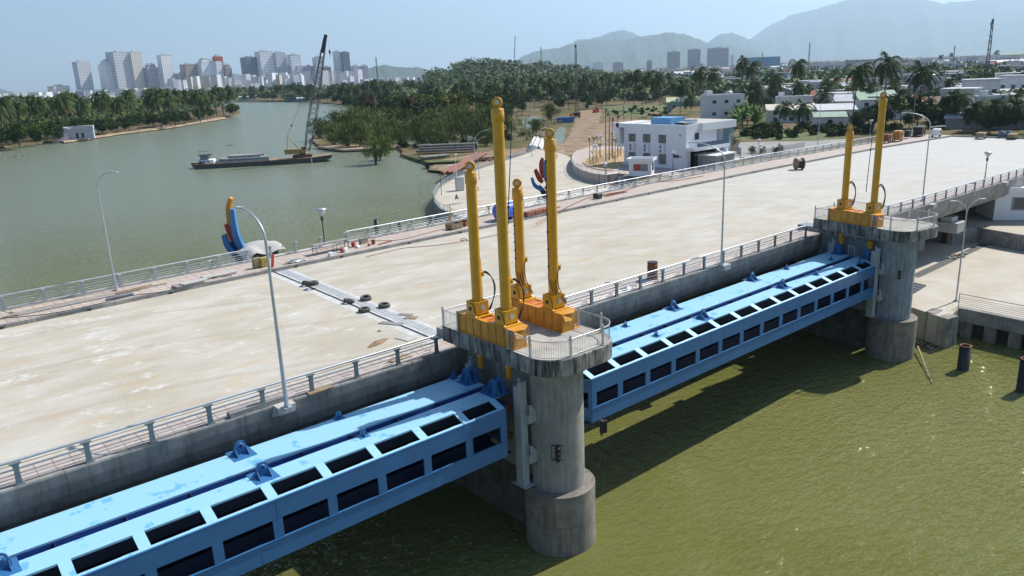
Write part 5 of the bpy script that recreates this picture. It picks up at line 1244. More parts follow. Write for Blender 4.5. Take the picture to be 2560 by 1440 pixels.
p=P(1120,418,W); t=thing('old_pontoon','black-sided old pontoon overgrown with grass at the shore','pontoon',p,R(-38)); MB().bb(-7,9,-2.5,3,-.6,1.9).build('hull',mat('tarred_hull',(.03,.028,.025),.9),t,bevel=.2); MB().bb(-6.8,8.8,-2.3,2.8,1.9,2.1).build('grass_top',grass_m,t)
debris(1215,400,9,4,150,'jumble of broken planks and rubble by the brown pipes',z=ZL+.2,seed=31,s=2.2,mtl=[wood,dark,rust]); debris(1300,388,5,3,60,'scrap timber along the dirt edge of the plaza',z=ZL+.3,seed=33,s=2,mtl=[wood,conc_lt,dirt_m])
debris(1640,292,14,7,160,'heap of rubble beyond the office garden',z=ZL+.3,seed=35,s=1.6,mtl=[conc_lt,dirt_m,wood])
# excavated earth banks along the ditch
for i,(x,y,rx,ry,h,l) in enumerate([(1360,338,9,5,2.2,'heap of dug earth left of the ditch'),(1385,385,9,4,1.8,'heap of dug earth above the plaza end'),(1350,322,7,4,1.6,'smaller heap of dug earth by the pond'),(1635,285,9,5,1.5,'low mound of pale earth in the rough field')]):
    heap(x,y,ZL,rx,ry,h,dirt_m,l,'earth','earth_heap',16,seed=40+i,rz=R(30))
# plaza bits
t=thing('control_kiosk','grey metal cabinet standing on the plaza near the quay bend','cabinet',P(1150,476,ZP),R(-20)); MB().box((0,0,1.6),(1.9,1.3,3.1)).build('case',galv,t,bevel=.05); MB().box((.0,-.67,1.6),(1.6,.03,2.6)).build('door',galv,t)
heap(1142,497,ZP,.5,.4,1.3,black,'black covered bundle beside the grey plaza cabinet','bundle','bundle',9,seed=50)
heap(1135,510,ZP,2.6,.9,.25,conc_dk,'low spread of gravel on the plaza','gravel','gravel',14,seed=51)
t=thing('security_camera_mast','slim white camera mast at the plaza quay','mast',P(1143,475,ZP)); Hh=hgt(P(1143,475,ZP),1143,386); MB().tube((0,0,0),(0,0,Hh),.08,8,.05).tube((0,0,Hh-2.2),(-3.2,0,Hh-2.6),.05,6).build('pole',white,t); MB().box((.2,0,Hh),(.6,.3,.3)).build('camera_head',white,t)
t=thing('quay_lamp','small dark lamp post at the quay bend','park lamp',P(1104,488,ZP)); Hh=hgt(P(1104,488,ZP),1100,436); MB().tube((0,0,0),(0,0,Hh),.07,8,.05).build('pole',dark,t); MB().box((0,0,Hh),(.5,.5,.2)).build('lamp_head',dark,t)
heap(1262,497,ZP,.8,.5,1.0,black,'dark bundle behind the blue tank','bundle','bundle',9,seed=55)
# yard bits
cabinet(2361,607,ZY,(.9,.8,1.7),0,'dark machine with a yellow panel in the shade under the bridge',dark,yel)
t=thing('sawhorse','light steel sawhorse in the shaded yard','sawhorse',P(2478,600,ZY),R(-20)); MB().tube((-1.3,0,1.5),(1.3,0,1.5),.05,6).build('bar',galv,t)
for x in(-1.1,1.1):
    for y in(-.7,.7): MB().tube((x,0,1.5),(x*1.3,y,0),.03,5).build('leg',galv,t)
debris(2395,640,2.5,1.0,40,'scattered sticks at the shadow edge in the yard',z=ZY,seed=60,s=.6)
# ---------------- white office ----------------
of=thing('office_building','white two-storey office with leaning wing, air conditioners and blue roof box','building',(153.6,115.5,ZG))
ox,oy,oz=153.6,115.5,ZG
def ob(x0,x1,y0,y1,z0,z1,name,m,bev=0): return MB().bb(x0-ox,x1-ox,y0-oy,y1-oy,z0-oz,z1-oz).build(name,m,of,bevel=bev)
offw=mat('office_white',(.74,.76,.80),.6,0,.04,.3,streak=.04,streakcol=(.5,.52,.55)); teal=mat('teal_fins',(.13,.28,.36),.5,0,.1,1)
ob(153.6,166,115.5,135,ZG-1,3.6,'wall',offw)
for a in [(153.6,153.95,115.5,135,3.6,4.1),(165.65,166,115.5,135,3.6,4.1),(153.95,165.65,134.65,135,3.6,4.1),(153.95,165.65,115.5,115.85,3.6,4.1)]: ob(*a,'parapet',offw)
ob(154,165.6,116,134.6,3.6,3.64,'roof',white)
# leaning wing at the left end, slotted
mb=MB(); 
def quadpl(pts,x0,x1,name,m):
    mb=MB(); n=len(pts); vs=[(x0-ox,y-oy,z-oz) for y,z in pts]+[(x1-ox,y-oy,z-oz) for y,z in pts]; mb.add(vs,[tuple(range(n)),tuple(range(2*n-1,n-1,-1))]+[(i,n+i,n+(i+1)%n,(i+1)%n) for i in range(n)]); return mb.build(name,m,of)
quadpl([(135,-1.9),(137.6,-1.9),(139.4,4.1),(137.4,4.1),(136.6,-1.0),(135,-1.0)],154,155,'wing_wall',offw)
quadpl([(135,3.0),(138.0,3.0),(138.3,4.1),(135,4.1)],154,155,'wing_beam',offw); quadpl([(138.9,4.1),(135,4.1),(135,3.7),(138.8,3.7)],155.01,164,'wing_roof',offw)
quadpl([(136.6,-1.9),(137.6,-1.9),(139.4,4.1),(138.4,4.1)],155.01,164,'wing_wall',offw)
def window_on_x(x0,y0,x1,y1,X,fr=.09):
    a=PX(x0,y0,X); b=PX(x1,y1,X); ya,yb=sorted((a.y,b.y)); za,zb=sorted((a.z,b.z)); w_=MB()
    w_.bb(X-.06-ox,X-ox+.02,ya-oy,yb-oy,za-oz,za+fr-oz).bb(X-.06-ox,X-ox+.02,ya-oy,yb-oy,zb-fr-oz,zb-oz).bb(X-.06-ox,X-ox+.02,ya-oy,ya+fr-oy,za+fr-oz,zb-fr-oz).bb(X-.06-ox,X-ox+.02,yb-fr-oy,yb-oy,za+fr-oz,zb-fr-oz).bb(X-.055-ox,X-ox+.02,(ya+yb)/2-.05-oy,(ya+yb)/2+.05-oy,za+fr-oz,zb-fr-oz)
    f=w_.build('window',dark,of); MB().bb(X-.02-ox,X-.005-ox,ya+fr-oy,yb-fr-oy,za+fr-oz,zb-fr-oz).build('pane',winm,f)
winm=mat('curtained_glass',(.16,.16,.155),.2,0,.3,.8,spec=.6)
for q in [(1572,334,1588.5,354),(1608,335,1625.5,356.5),(1647,337,1664.5,358.5),(1572,380,1588.5,404),(1608,382,1625.5,408),(1647,385,1664.5,411)]: window_on_x(*q,153.58)
for q in [(1699,337,1701.5,341),(1699,390,1701.5,394),(1684,387,1696.5,395)]:
    a=PX(q[0],q[1],153.58); b=PX(q[2],q[3],153.58); ob(153.5,153.6,b.y,a.y,b.z,a.z,'wall_plaque',dark)
for q in [(1574,358,1586,377),(1610,360,1622,380),(1649,362,1661,383)]:
    a=PX(q[0],q[1],153.3); b=PX(q[2],q[3],153.3)
    for k in (0,1):
        z1=a.z+(b.z-a.z)*.5*k; z0=a.z+(b.z-a.z)*(.5*k+.46); u=ob(152.95,153.5,b.y,a.y,z0,z1,'air_conditioner',white,.04)
        MB().lathe((152.93-ox,b.y+(a.y-b.y)*.66-oy,(z0+z1)/2-oz),[(.02,-.02),(.36,-.02),(.4,.01)],16,axis='X').build('fan_grille',galvd,u)
MB().tube((-.12,18.9,0),(-.12,18.9,10.1),.06,6).build('downpipe',white,of)
# right-hand part: entrance, balcony, upper storey, overhanging roof, louvred corner
ob(155.5,168,115.5,119,ZG-1,-2.0,'wall',offw); ob(156.8,163,115.44,115.5,ZG,-3.1,'entrance',dark); ob(156.6,163.2,115.40,115.44,-3.1,-2.95,'door_frame',galvd)
ob(159,171.5,119.02,128,ZG-1,2.9,'wall',offw); ob(168.01,171,116.5,119,ZG-1,-2.0,'wall',offw)
ob(153.7,168,112.9,119,-2.0,-1.75,'balcony_slab',white); ob(153.7,168,112.9,113.1,-1.75,-1.2,'balcony_parapet',offw); ob(153.7,153.9,113.1,115.4,-1.75,-1.2,'balcony_parapet',offw)
ob(166.6,167.4,112.95,113.6,-6.6,-1.2,'column',offw)
ob(155,168,113.25,113.29,-1.2,-.1,'glass_rail',mat('blue_glass',(.08,.14,.22),.15,0,.1,1))
ob(159,173,114.6,119,2.4,4.2,'canopy',offw); ob(159.3,172.7,114.9,128,4.2,4.24,'roof',conc_lt); ob(166.01,173,119,128.5,2.9,4.2,'canopy',offw)
for q in [(1725,336,1731,343)]:
    ob(157,158.6,115.42,115.48,.4,2.0,'window',dark)
for x0,x1,z0,z1 in((163.8,165.2,-1.7,1.6),(168.4,170.2,-.7,1.6)): ob(x0,x1,118.9,118.96,z0,z1,'window',glass)
ob(164.5,166.3,115.42,115.5,-5.4,-3.0,'window',glass)
fr=MB()
for x in(168.6,172.6): fr.path([(x-ox-1.4,115.2-oy,0),(x-ox,114.9-oy,8.8)],.12,6)
fr.build('louvre_frame',teal,of)
lv=MB()
for i in range(26):
    z=.3+i*.33; sh=-1.4*(1-z/8.8); lv.box((170.6+sh-ox,115.1-oy,z),(4.1,.3,.05),rx=.4)
lv.build('louvre',teal,of); ob(168.2,172.3,115.6,118.8,ZG,2.3,'louvre_wall',offw)
ob(157.5,163,123,129.5,3.64,5.4,'roof_box',mat('roof_box_blue',(.10,.28,.48),.6,0,.1,1)); 
for k in(0,1): MB().lathe((5.5+k*1.2,3.2,11.0),[(.5,-1.2),(.55,-1),(.55,1),(.5,1.2)],14,axis='Y').build('roof_tank',galv,of)
# guard kiosk, low annex
def kiosk(px,py,z,dx,dy,h,rz,label,redw=False):
    t=thing('guard_kiosk',label,'kiosk',P(px,py,z),rz); MB().bb(-dx/2,dx/2,-dy/2,dy/2,0,h).build('wall',offw,t); 
    mb=MB(); e=.5
    for a in [(-dx/2-e,dx/2+e,-dy/2-e,-dy/2-e+.2),(-dx/2-e,dx/2+e,dy/2+e-.2,dy/2+e),(-dx/2-e,-dx/2-e+.2,-dy/2-e+.2,dy/2+e-.2),(dx/2+e-.2,dx/2+e,-dy/2-e+.2,dy/2+e-.2)]: mb.bb(a[0],a[1],a[2],a[3],h+.02,h+.6)
    mb.bb(-dx/2-e+.2,dx/2+e-.2,-dy/2-e+.2,dy/2+e-.2,h+.021,h+.15); mb.build('roof',offw,t)
    f=MB().bb(-dx*.3,dx*.35,-dy/2-.05,-dy/2+.01,h*.35,h*.8).build('window',galvd,t); MB().bb(-dx*.27,dx*.02,-dy/2-.07,-dy/2-.051,h*.4,h*.78).build('pane',red if redw else glass,f)
    f=MB().bb(dx/2-.01,dx/2+.05,-dy*.25,dy*.3,h*.35,h*.8).build('window',galvd,t); MB().bb(dx/2+.051,dx/2+.07,-dy*.2,dy*.25,h*.4,h*.75).build('pane',glass,f)
    return t
kiosk(1604,438,ZG,5.2,3.6,3.5,R(-62),'small white flat-roofed guard kiosk with red window before the office',True)
kiosk(2560,540,ZY+2.2,11,7,4.3,R(-52),'white flat-roofed kiosk under the bridge end at the right edge')
t=thing('annex','low grey flat-roofed annex behind the bridge railing at the office','building',P(1790,416,ZG),R(5)); MB().bb(-4.5,4.5,-2.5,2.5,0,3).build('wall',conc_lt,t); MB().bb(-4.8,4.8,-2.8,2.8,3.0,3.25).build('roof',white,t); MB().bb(-2,-.8,-2.55,-2.49,0,2.2).build('door',galvd,t)
fence([P(1838,382,ZT),P(1852,392,ZT)],'grey picket gate right of the office louvres',rails=2,sp=.35,h=2.2,mtl=galvd,name='picket_fence')
fence([P(1878,398,ZT),P(2010,372,ZT)],'dark picket fence along the road beyond the bridge',rails=2,sp=.5,h=1.9,mtl=galvd,name='picket_fence')
# ---------------- foliage ----------------
def leafmat(name,c1,c2,tr=.25):
    m=bpy.data.materials.new(name); m.use_nodes=True; n,l=NT(m); b=n['Principled BSDF']; b.inputs['Roughness'].default_value=.6; b.inputs['Specular IOR Level'].default_value=.1
    oi=n.new('ShaderNodeObjectInfo'); g=n.new('ShaderNodeNewGeometry'); tc=n.new('ShaderNodeTexCoord'); no=n.new('ShaderNodeTexNoise'); no.inputs['Scale'].default_value=.9; no.inputs['Detail'].default_value=4
    l.new(tc.outputs['Object'],no.inputs[0]); ad=n.new('ShaderNodeMath'); ad.operation='MULTIPLY_ADD'; ad.inputs[1].default_value=.35; l.new(oi.outputs['Random'],ad.inputs[0]); l.new(no.outputs[0],ad.inputs[2])
    r=n.new('ShaderNodeValToRGB'); r.color_ramp.elements[0].position=.4; r.color_ramp.elements[1].position=.9; r.color_ramp.elements[0].color=(*c1,1); r.color_ramp.elements[1].color=(*c2,1); l.new(ad.outputs[0],r.inputs[0]); l.new(r.outputs[0],b.inputs['Base Color'])
    return m
palm_l=leafmat('palm_leaf',(.022,.05,.012),(.06,.095,.02)); palm_y=leafmat('palm_leaf_old',(.16,.13,.04),(.2,.17,.06)); bark=mat('palm_bark',(.17,.15,.13),.95,0,.3,2)
lf_d=leafmat('dark_leaf',(.014,.034,.008),(.035,.065,.014)); lf_m=leafmat('mid_leaf',(.036,.075,.014),(.09,.135,.025)); lf_o=leafmat('olive_leaf',(.11,.14,.04),(.20,.24,.07)); lf_y=leafmat('golden_leaf',(.15,.15,.025),(.25,.22,.04)); lf_r=leafmat('maroon_leaf',(.055,.035,.022),(.09,.06,.03)); twig=mat('twig_bark',(.14,.11,.085),.95)
def palm_crown(seed,n=32,L=4.6,leaf=True):
    r=random.Random(seed); mb=MB(); wind=Vector((.25,-.35,0))
    for i in range(n):
        az=6.283*i/n+r.uniform(-.2,.2); el=r.uniform(-.75,1.25); d=Vector((math.cos(az),math.sin(az),0)); l=L*r.uniform(.8,1.1); p=Vector((0,0,0)); v=(d*math.cos(el)+Vector((0,0,math.sin(el)))).normalized(); pts=[p.copy()]; k=9
        for s in range(k):
            v=(v+Vector((0,0,-.20-.05*s))*.75+wind*.13).normalized(); p=p+v*(l/k); pts.append(p.copy())
        mi=1 if el<-.3 and r.random()<.5 else 0
        mb.path(pts,.04,3,.012,mi=mi,cap=False)
        for s in range(1,k):
            t=(pts[s+1]-pts[s-1]).normalized(); side=t.cross(Vector((0,0,1))); side=side.normalized() if side.length>.05 else Vector((1,0,0)); w=1.1*math.sin(math.pi*min(1,.12+.82*s/k))+.15
            for sg in(-1,1):
                for f in(0,.5):
                    a=pts[s]+(pts[s+1]-pts[s])*f; e=a+(side*sg*.8+t*.45+Vector((0,0,-.45-.3*r.random()))).normalized()*w*r.uniform(.8,1.1); mb.add([a,a+t*.26,e+t*.03],[(0,1,2)],mi)
    for i in range(5): mb.lathe((r.uniform(-.25,.25),r.uniform(-.25,.25),-.35),[(.02,-.14),(.13,0),(.02,.14)],6,mi=1)
    return mb
def trunk_mb(H,lean,r0=.2,r1=.12):
    return MB().path([(lean[0]*u*u*1.0,lean[1]*u*u,H*u) for u in [i/6 for i in range(7)]],r0,7,r1)
PAL=[]
for i in range(5):
    lean=[(0.6,-.5),(-.8,-.9),(1.4,.3),(.2,.2),(-1.6,.6)][i]; PAL.append((trunk_mb(14,lean).mesh('trunk',bark),palm_crown(100+i).mesh('crown',[palm_l,palm_y]),lean))
def mk(name,label,cat,loc,group,parts,sc=1,rz=0):
    t=thing(name,label,cat,loc,rz,group); t.scale=(sc,)*3 if isinstance(sc,(int,float)) else sc
    for nm,me,l_,s_ in parts:
        o=bpy.data.objects.new(nm,me); SC.collection.objects.link(o); o.parent=t; o.location=l_; o.scale=(s_,)*3
    return t
def palm(loc,H,label,group,cs=1.0,i=None):
    i=random.randrange(5) if i is None else i; tr,cw,ln=PAL[i]; k=H/14
    return mk('palm_tree',label,'palm tree',loc,group,[('trunk',tr,(0,0,0),1),('crown',cw,(ln[0],ln[1],14),cs/k)],k,random.uniform(-.4,.4))
def clump_mesh(seed,rx,rz,ncl,per,leaf,mats,z0=0,flat=.6,up=False):
    r=random.Random(seed); mb=MB()
    cl=[]
    while len(cl)<ncl:
        v=Vector((r.uniform(-1,1),r.uniform(-1,1),r.uniform(-1,1)))
        if .35<v.length<1: cl.append((Vector((v.x*rx,v.y*rx,v.z*rz)),r.uniform(.22,.42)*rx))
    for c,cr_ in cl:
        mi=0 if r.random()<.55 else len(mats)-1
        for _ in range(per):
            q=Vector((r.gauss(0,.5),r.gauss(0,.5),r.gauss(0,.42)))*cr_; p=c+q+Vector((0,0,z0)); a=Vector((r.uniform(-1,1),r.uniform(-1,1),r.uniform(-.6,.9) if not up else r.uniform(1,2.5))).normalized(); b=a.cross(Vector((r.uniform(-1,1),r.uniform(-1,1),r.uniform(-1,1)))).normalized(); s=leaf*r.uniform(.6,1.3); w=s*(.5 if not up else .16)
            mb.add([p-a*s-b*w*.2,p-b*w,p+a*s,p+b*w],[(0,1,2,3)],mi)
    return mb
def limbs(seed,H,rx,z1,nb=7,r0=.25):
    r=random.Random(seed); mb=MB(); top=Vector((r.uniform(-.4,.4),r.uniform(-.4,.4),z1)); mb.path([(0,0,0),top*.5+Vector((.1,0,0)),top],r0,7,r0*.6)
    for i in range(nb):
        a=6.283*i/nb+r.uniform(-.3,.3); e=top+Vector((math.cos(a)*rx*.6,math.sin(a)*rx*.6,H*r.uniform(.2,.5))); mb.path([top*.8,(top+e)/2+Vector((0,0,.3)),e],r0*.5,5,r0*.15)
    return mb
def stems(seed,H,rx,n=14):
    r=random.Random(seed); mb=MB()
    for i in range(n):
        a=r.uniform(0,6.283); q=r.uniform(.3,1); b=Vector((.5*math.cos(a),.5*math.sin(a),0)); e=Vector((math.cos(a)*rx*q*.8,math.sin(a)*rx*q*.8,H*r.uniform(.55,.95))); mb.path([b,(b+e)/2*Vector((1,1,1)).x+Vector((0,0,H*.1)),e],.08,4,.02)
        for k in range(3):
            s_=b+(e-b)*r.uniform(.4,.8); mb.path([s_,s_+Vector((r.uniform(-1,1),r.uniform(-1,1),r.uniform(.8,1.6)))*rx*.2],.03,3,.01)
    return mb
# kinds: unit height about 10 m (broad) or 5 m (bush)
BR={}
for k,(m1,m2) in {'dark':(lf_d,lf_m),'mid':(lf_m,lf_d),'maroon':(lf_r,lf_d),'gold':(lf_y,lf_m)}.items():
    for v in range(2): BR[k,v]=(limbs(v+5,10,4,3.6).mesh('trunk',bark),clump_mesh(hash_:=(len(BR)*7+3),4.2,3.2,26,70,.42,[m1,m2],6.6).mesh('crown',[m1,m2]))
for v in range(3): BR['willow',v]=(stems(v+50,6.5,4).mesh('trunk',twig),clump_mesh(70+v,3.9,2.9,42,62,.42,[lf_o,lf_m],3.9,up=True).mesh('crown',[lf_o,lf_m]))
for v in range(2): BR['bush',v]=(stems(v+60,2.4,2,6).mesh('trunk',twig),clump_mesh(90+v,2.2,1.3,16,60,.32,[lf_m,lf_d],1.3).mesh('crown',[lf_m,lf_d]))
NM={'dark':'broadleaf_tree','mid':'broadleaf_tree','maroon':'broadleaf_tree','gold':'bamboo_clump','willow':'riverside_shrub','bush':'bush'}
def tree(kind,loc,sc,label,group):
    vs=[k for k in BR if k[0]==kind]; tr,cw=BR[random.choice(vs)]; s=(sc*random.uniform(.95,1.05),sc*random.uniform(.95,1.05),sc)
    return mk(NM[kind],label,{'bamboo_clump':'bamboo','riverside_shrub':'shrub','bush':'bush'}.get(NM[kind],'tree'),loc,group,[('trunk',tr,(0,0,0),1),('crown',cw,(0,0,0),1)],s,random.uniform(0,6.28))
def inpoly(x,y,p):
    c=False
    for i in range(len(p)):
        (x1,y1),(x2,y2)=p[i],p[i-1]
        if (y1>y)!=(y2>y) and x<(x2-x1)*(y-y1)/(y2-y1)+x1: c=not c
    return c
def scatter(poly,n,z,dmin=0,tries=60):
    xs=[p[0] for p in poly]; ys=[p[1] for p in poly]; out=[]
    for _ in range(n*tries):
        if len(out)>=n: break
        x,y=random.uniform(min(xs),max(xs)),random.uniform(min(ys),max(ys))
        if not inpoly(x,y,poly): continue
        p=P(x,y,z)
        if dmin and any((p-q).length<dmin for q,_,_ in out): continue
        out.append((p,x,y))
    return out
# left bank grove
for p,x,y in scatter([(-60,374),(60,358),(150,348),(300,326),(430,310),(560,289),(592,284),(575,274),(430,281),(200,305),(-60,335)],80,ZL,5.5):
    palm(p,random.uniform(18,24),'coconut palm in the dense grove on the left river bank','coconut palms on the left river bank',1.85)
for p,x,y in scatter([(-40,382),(60,366),(150,354),(200,350),(300,335),(430,319),(520,303),(588,290),(590,283),(430,306),(150,342),(-40,372)],34,ZL,5):
    tree('dark' if random.random()<.6 else 'mid',p,random.uniform(.55,.95),'rounded dark bush at the foot of the left bank palms','bushes along the left river bank')
tree('mid',P(588,288,ZL),1.0,'ragged tree leaning over the water at the tip of the left bank',None)
tree('dark',P(50,368,ZL),1.35,'large round dark tree left of the collapsed white house',None)
# far bank belt
def merged(name,items,label,cat):
    mb=MB()
    for p,H,cs in items:
        tr,cw,ln=random.choice(PAL); k=H/14
        for me,off,sc,mi0 in((tr,Vector((0,0,0)),k,0),(cw,Vector((ln[0]*k,ln[1]*k,H)),cs,1)):
            n=len(mb.v); a=random.uniform(-.4,.4); c_,s_=math.cos(a),math.sin(a)
            mb.v+=[(p.x+off.x+sc*(v.co.x*c_-v.co.y*s_),p.y+off.y+sc*(v.co.x*s_+v.co.y*c_),p.z+off.z+sc*v.co.z) for v in me.vertices]
            for f in me.polygons: mb.f.append([i+n for i in f.vertices]); mb.m.append(mi0+f.material_index if mi0 else 0); mb.sm.append(False)
    return tag(mb.build(name,[bark,palm_l,palm_y]),label,cat,None,'stuff')
merged('far_palms',[(p,random.uniform(15,21),1.9) for p,_,_ in scatter([(560,249),(700,251),(860,260),(880,266),(1000,262),(1000,240),(860,243),(560,240)],66,ZL,9)],'distant palms lining the far bank beyond the crane barge','palms')
for p,x,y in scatter([(560,251),(700,253),(860,262),(880,268),(1000,264),(1000,250),(860,252),(560,244)],46,ZL,9):
    tree('dark',p,random.uniform(.9,1.35),'distant dark tree at the waterline of the far bank','trees on the far bank')
for p,x,y in scatter([(400,322),(500,308),(588,290),(590,282),(560,272),(400,288)],34,ZL,4):
    palm(p,random.uniform(17,22),'coconut palm with bare pale trunk near the tip of the left bank','palms near the tip of the left bank',1.8)
for p,x,y in scatter([(-40,380),(150,352),(300,333),(430,316),(586,290),(586,284),(430,306),(300,322),(150,340),(-40,366)],44,ZL,4):
    tree('dark' if random.random()<.7 else 'mid',p,random.uniform(.7,1.15),'leafy dark thicket tree at the shoreline of the left bank','thicket along the left bank shoreline')
# near peninsula shrubs
for i,(x,y,s) in enumerate([(800,345,1.15),(835,362,1.1),(870,366,1.25),(905,366,1.3),(925,352,1.7),(890,345,1.8),(850,342,1.5),(965,357,1.2),(1005,358,1.15),(1050,362,1.35),(1085,366,1.25),(945,402,1.15),(960,392,.9),(1120,352,1.3),(1160,345,1.5),(1200,352,1.4),(1235,330,1.5),(1180,322,1.6),(1130,325,1.5),(1080,335,1.4),(1030,335,1.4),(980,330,1.6),(1375,300,1.1),(1340,330,.7),(1260,345,1.1),(1215,365,.9),(1090,345,1.2),(1255,310,1.5)]):
    tree('willow',P(x,y,ZL),s*1.2,'airy olive-green riverside shrub on the near point' if i!=11 else 'solitary olive shrub standing in the shallows behind the lone pile','riverside shrubs on the near point' if i!=11 else None)
for i,(x,y,s,k) in enumerate([(940,312,1.6,'maroon'),(985,318,1.7,'dark'),(1020,318,1.75,'maroon'),(1060,322,1.6,'dark'),(1000,290,1.6,'mid'),(1080,275,2.0,'dark'),(1100,305,1.6,'gold'),(1140,300,1.7,'gold'),(1060,285,1.5,'gold'),(1120,285,1.5,'dark'),(1170,285,1.6,'mid'),(1210,300,1.6,'mid'),(1240,290,1.6,'mid'),(920,285,1.5,'maroon'),(900,300,1.5,'dark'),(965,280,1.6,'dark'),(870,275,1.3,'dark'),(1265,300,1.5,'dark')]):
    tree(k,P(x,y,ZL),s,{'maroon':'broad reddish-brown tree in the thicket behind the shrubs','dark':'broad dark green tree in the thicket behind the shrubs','mid':'fresh green tree in the thicket right of the yellow bamboo','gold':'yellow-green bamboo clump in the thicket'}[k],{'maroon':'reddish trees in the thicket','dark':'dark trees in the thicket','mid':'green trees in the thicket','gold':'yellow bamboo clumps'}[k])
# palm belt behind
for p,x,y in scatter([(880,262),(1100,270),(1290,282),(1420,276),(1640,262),(1690,240),(1690,222),(1400,226),(1000,238),(880,246)],90,ZL,9):
    palm(p,random.uniform(15,21),'coconut palm in the long belt below the wooded hill','palms in the belt below the hill',1.8)
for p,x,y in scatter([(900,268),(1100,272),(1290,288),(1420,280),(1640,264),(1690,250),(1690,235),(1400,240),(1000,245)],48,ZL,8):
    tree(random.choice(['dark','mid','dark']),p,random.uniform(.8,1.3),'dark tree filling the palm belt below the hill','trees in the belt below the hill')
merged('far_palms',[(p,random.uniform(16,21),1.8) for p,_,_ in scatter([(880,250),(1100,252),(1400,258),(1690,235),(1690,215),(1400,220),(1000,232),(880,240)],80,ZL,9)],'rear rows of the palm belt below the wooded hill','palms')
for x,y,H,l in [(945,262,24,'tall palm rising above the far bank below the thin mast'),(1075,262,21,'tall dark palm at the right of the thicket')]: palm(P(x,y,ZL),H,l,None,1.6)
# town palms: each stands out on its own
for i,(x,y,yt,l) in enumerate([(2130,318,178,'tall palm left of the two big ones at the right bridge end'),(2203,322,158,'largest palm, behind the tall rear cylinder'),(2292,318,180,'bending palm in front of the tall grey house wall'),(2250,322,235,'small leaning palm between the big ones'),
   (1848,265,155,'tall palm in front of the blue distant building'),(1885,268,165,'palm just right of the blue distant building\'s left end'),(1935,272,195,'palm above the cream-roofed house'),(1990,262,160,'tall dark palm right of the blue building'),(2058,268,205,'short palm among the white roofs'),(1745,262,178,'palm above the grey-green shed'),(1775,262,182,'palm left of the white cube house'),(1700,285,212,'dry-fronded palm in front of the grey-green shed'),(1727,286,250,'low palm beside the shed door'),(1895,315,230,'palm beside the banana plants'),(1955,330,268,'low palm in front of the cream-roofed house, left'),(2003,330,268,'low palm in front of the cream-roofed house, right'),(1650,265,195,'palm at the left of the shed'),(1615,262,192,'palm behind the dirt track, right'),(1585,262,185,'palm behind the dirt track, left'),(2395,320,245,'squat date palm before the long house at right'),(2475,335,262,'fan palm by the white house with a window'),(2525,335,265,'fan palm cluster at the far deck end'),(2430,330,272,'dark palm at the deck end'),(2350,165,140,'distant palm on the skyline left of the radio mast'),(2375,162,135,'distant palm on the skyline beside another'),(2490,158,128,'distant palm just right of the radio mast foot'),(2560,160,135,'distant palm at the right skyline edge'),(2330,200,160,'palm over the town roofs behind the grey wall')]):
    z=ZT; b=P(x,y,z); b2=b
    H=max(8,hgt(b,x,yt)); palm(b,H,l,None,1.8 if H>14 else 1.25)
for p,x,y in scatter([(1700,262),(1900,300),(2100,300),(2380,318),(2560,320),(2560,190),(2200,185),(1700,212)],58,ZT,7):
    palm(p,random.uniform(8,13),'palm among the houses of the right-hand town','palms among the town houses',1.4)
TB=scatter([(1700,268),(1900,310),(2100,322),(2380,330),(2560,332),(2560,170),(2200,170),(1700,205)],62,ZT,5)
for p,x,y in TB: tree(random.choice(['dark','mid','dark','mid']),p,random.uniform(.45,.85),'green tree among the houses of the right-hand town','trees among the town houses')
for p,x,y in scatter([(1850,345),(1900,322),(2100,326),(2135,338),(2060,346),(1950,350)],26,ZT,2.5): tree('bush',p,random.uniform(.7,1.3),'leafy roadside bush beyond the bridge railing','bushes along the road beyond the bridge')
for p,x,y in scatter([(2100,345),(2180,335),(2370,325),(2380,312),(2240,318),(2100,326)],22,ZT,3): tree('bush' if random.random()<.6 else 'dark',p,random.uniform(.6,1.3),'dark bush behind the far railing near the deck end','bushes behind the railing near the deck end')
for p,x,y in scatter([(2380,338),(2560,342),(2700,345),(2700,322),(2380,318)],18,ZT,3.2): tree('dark' if random.random()<.5 else 'mid',p,random.uniform(.5,.95),'dense green tree closing the deck end','trees closing the deck end')
for p,x,y in scatter([(1000,372),(1120,368),(1240,358),(1330,350),(1340,335),(1200,350),(1000,362)],26,ZL,3): tree('bush',p,random.uniform(.5,1.0),'low green bush on the bank by the stacked piles','bushes by the stacked piles')
for p,x,y in scatter([(1510,285),(1600,268),(1740,270),(1765,318),(1690,300)],60,ZL,2): tree('bush',p,random.uniform(.25,.75),'low bush in the rough field behind the office','bushes in the field behind the office')
# banana plants
ban=leafmat('banana_leaf',(.06,.12,.02),(.12,.2,.035)); mb=MB(); r=random.Random(5)
for i in range(11):
    a=6.283*i/11; el=r.uniform(.5,1.3); v=Vector((math.cos(a)*math.cos(el),math.sin(a)*math.cos(el),math.sin(el))); p=Vector((0,0,1.5)); pts=[p.copy()]
    for s in range(5): v=(v+Vector((0,0,-.22))).normalized(); p=p+v*.62; pts.append(p.copy())
    for s in range(5):
        t_=(pts[s+1]-pts[s]).normalized(); sd=t_.cross(Vector((0,0,1))).normalized(); w0=.36*math.sin(math.pi*(s+.15)/5.3); w1=.36*math.sin(math.pi*(s+1.15)/5.3); dn=Vector((0,0,-.12))
        mb.add([pts[s],pts[s+1],pts[s+1]+sd*w1+dn,pts[s]+sd*w0+dn,pts[s+1]-sd*w1+dn,pts[s]-sd*w0+dn],[(0,1,2,3),(0,5,4,1)])
bl=mb.mesh('crown',ban); bs=MB().tube((0,0,0),(0,0,1.6),.14,7,.1).mesh('trunk',lf_m)
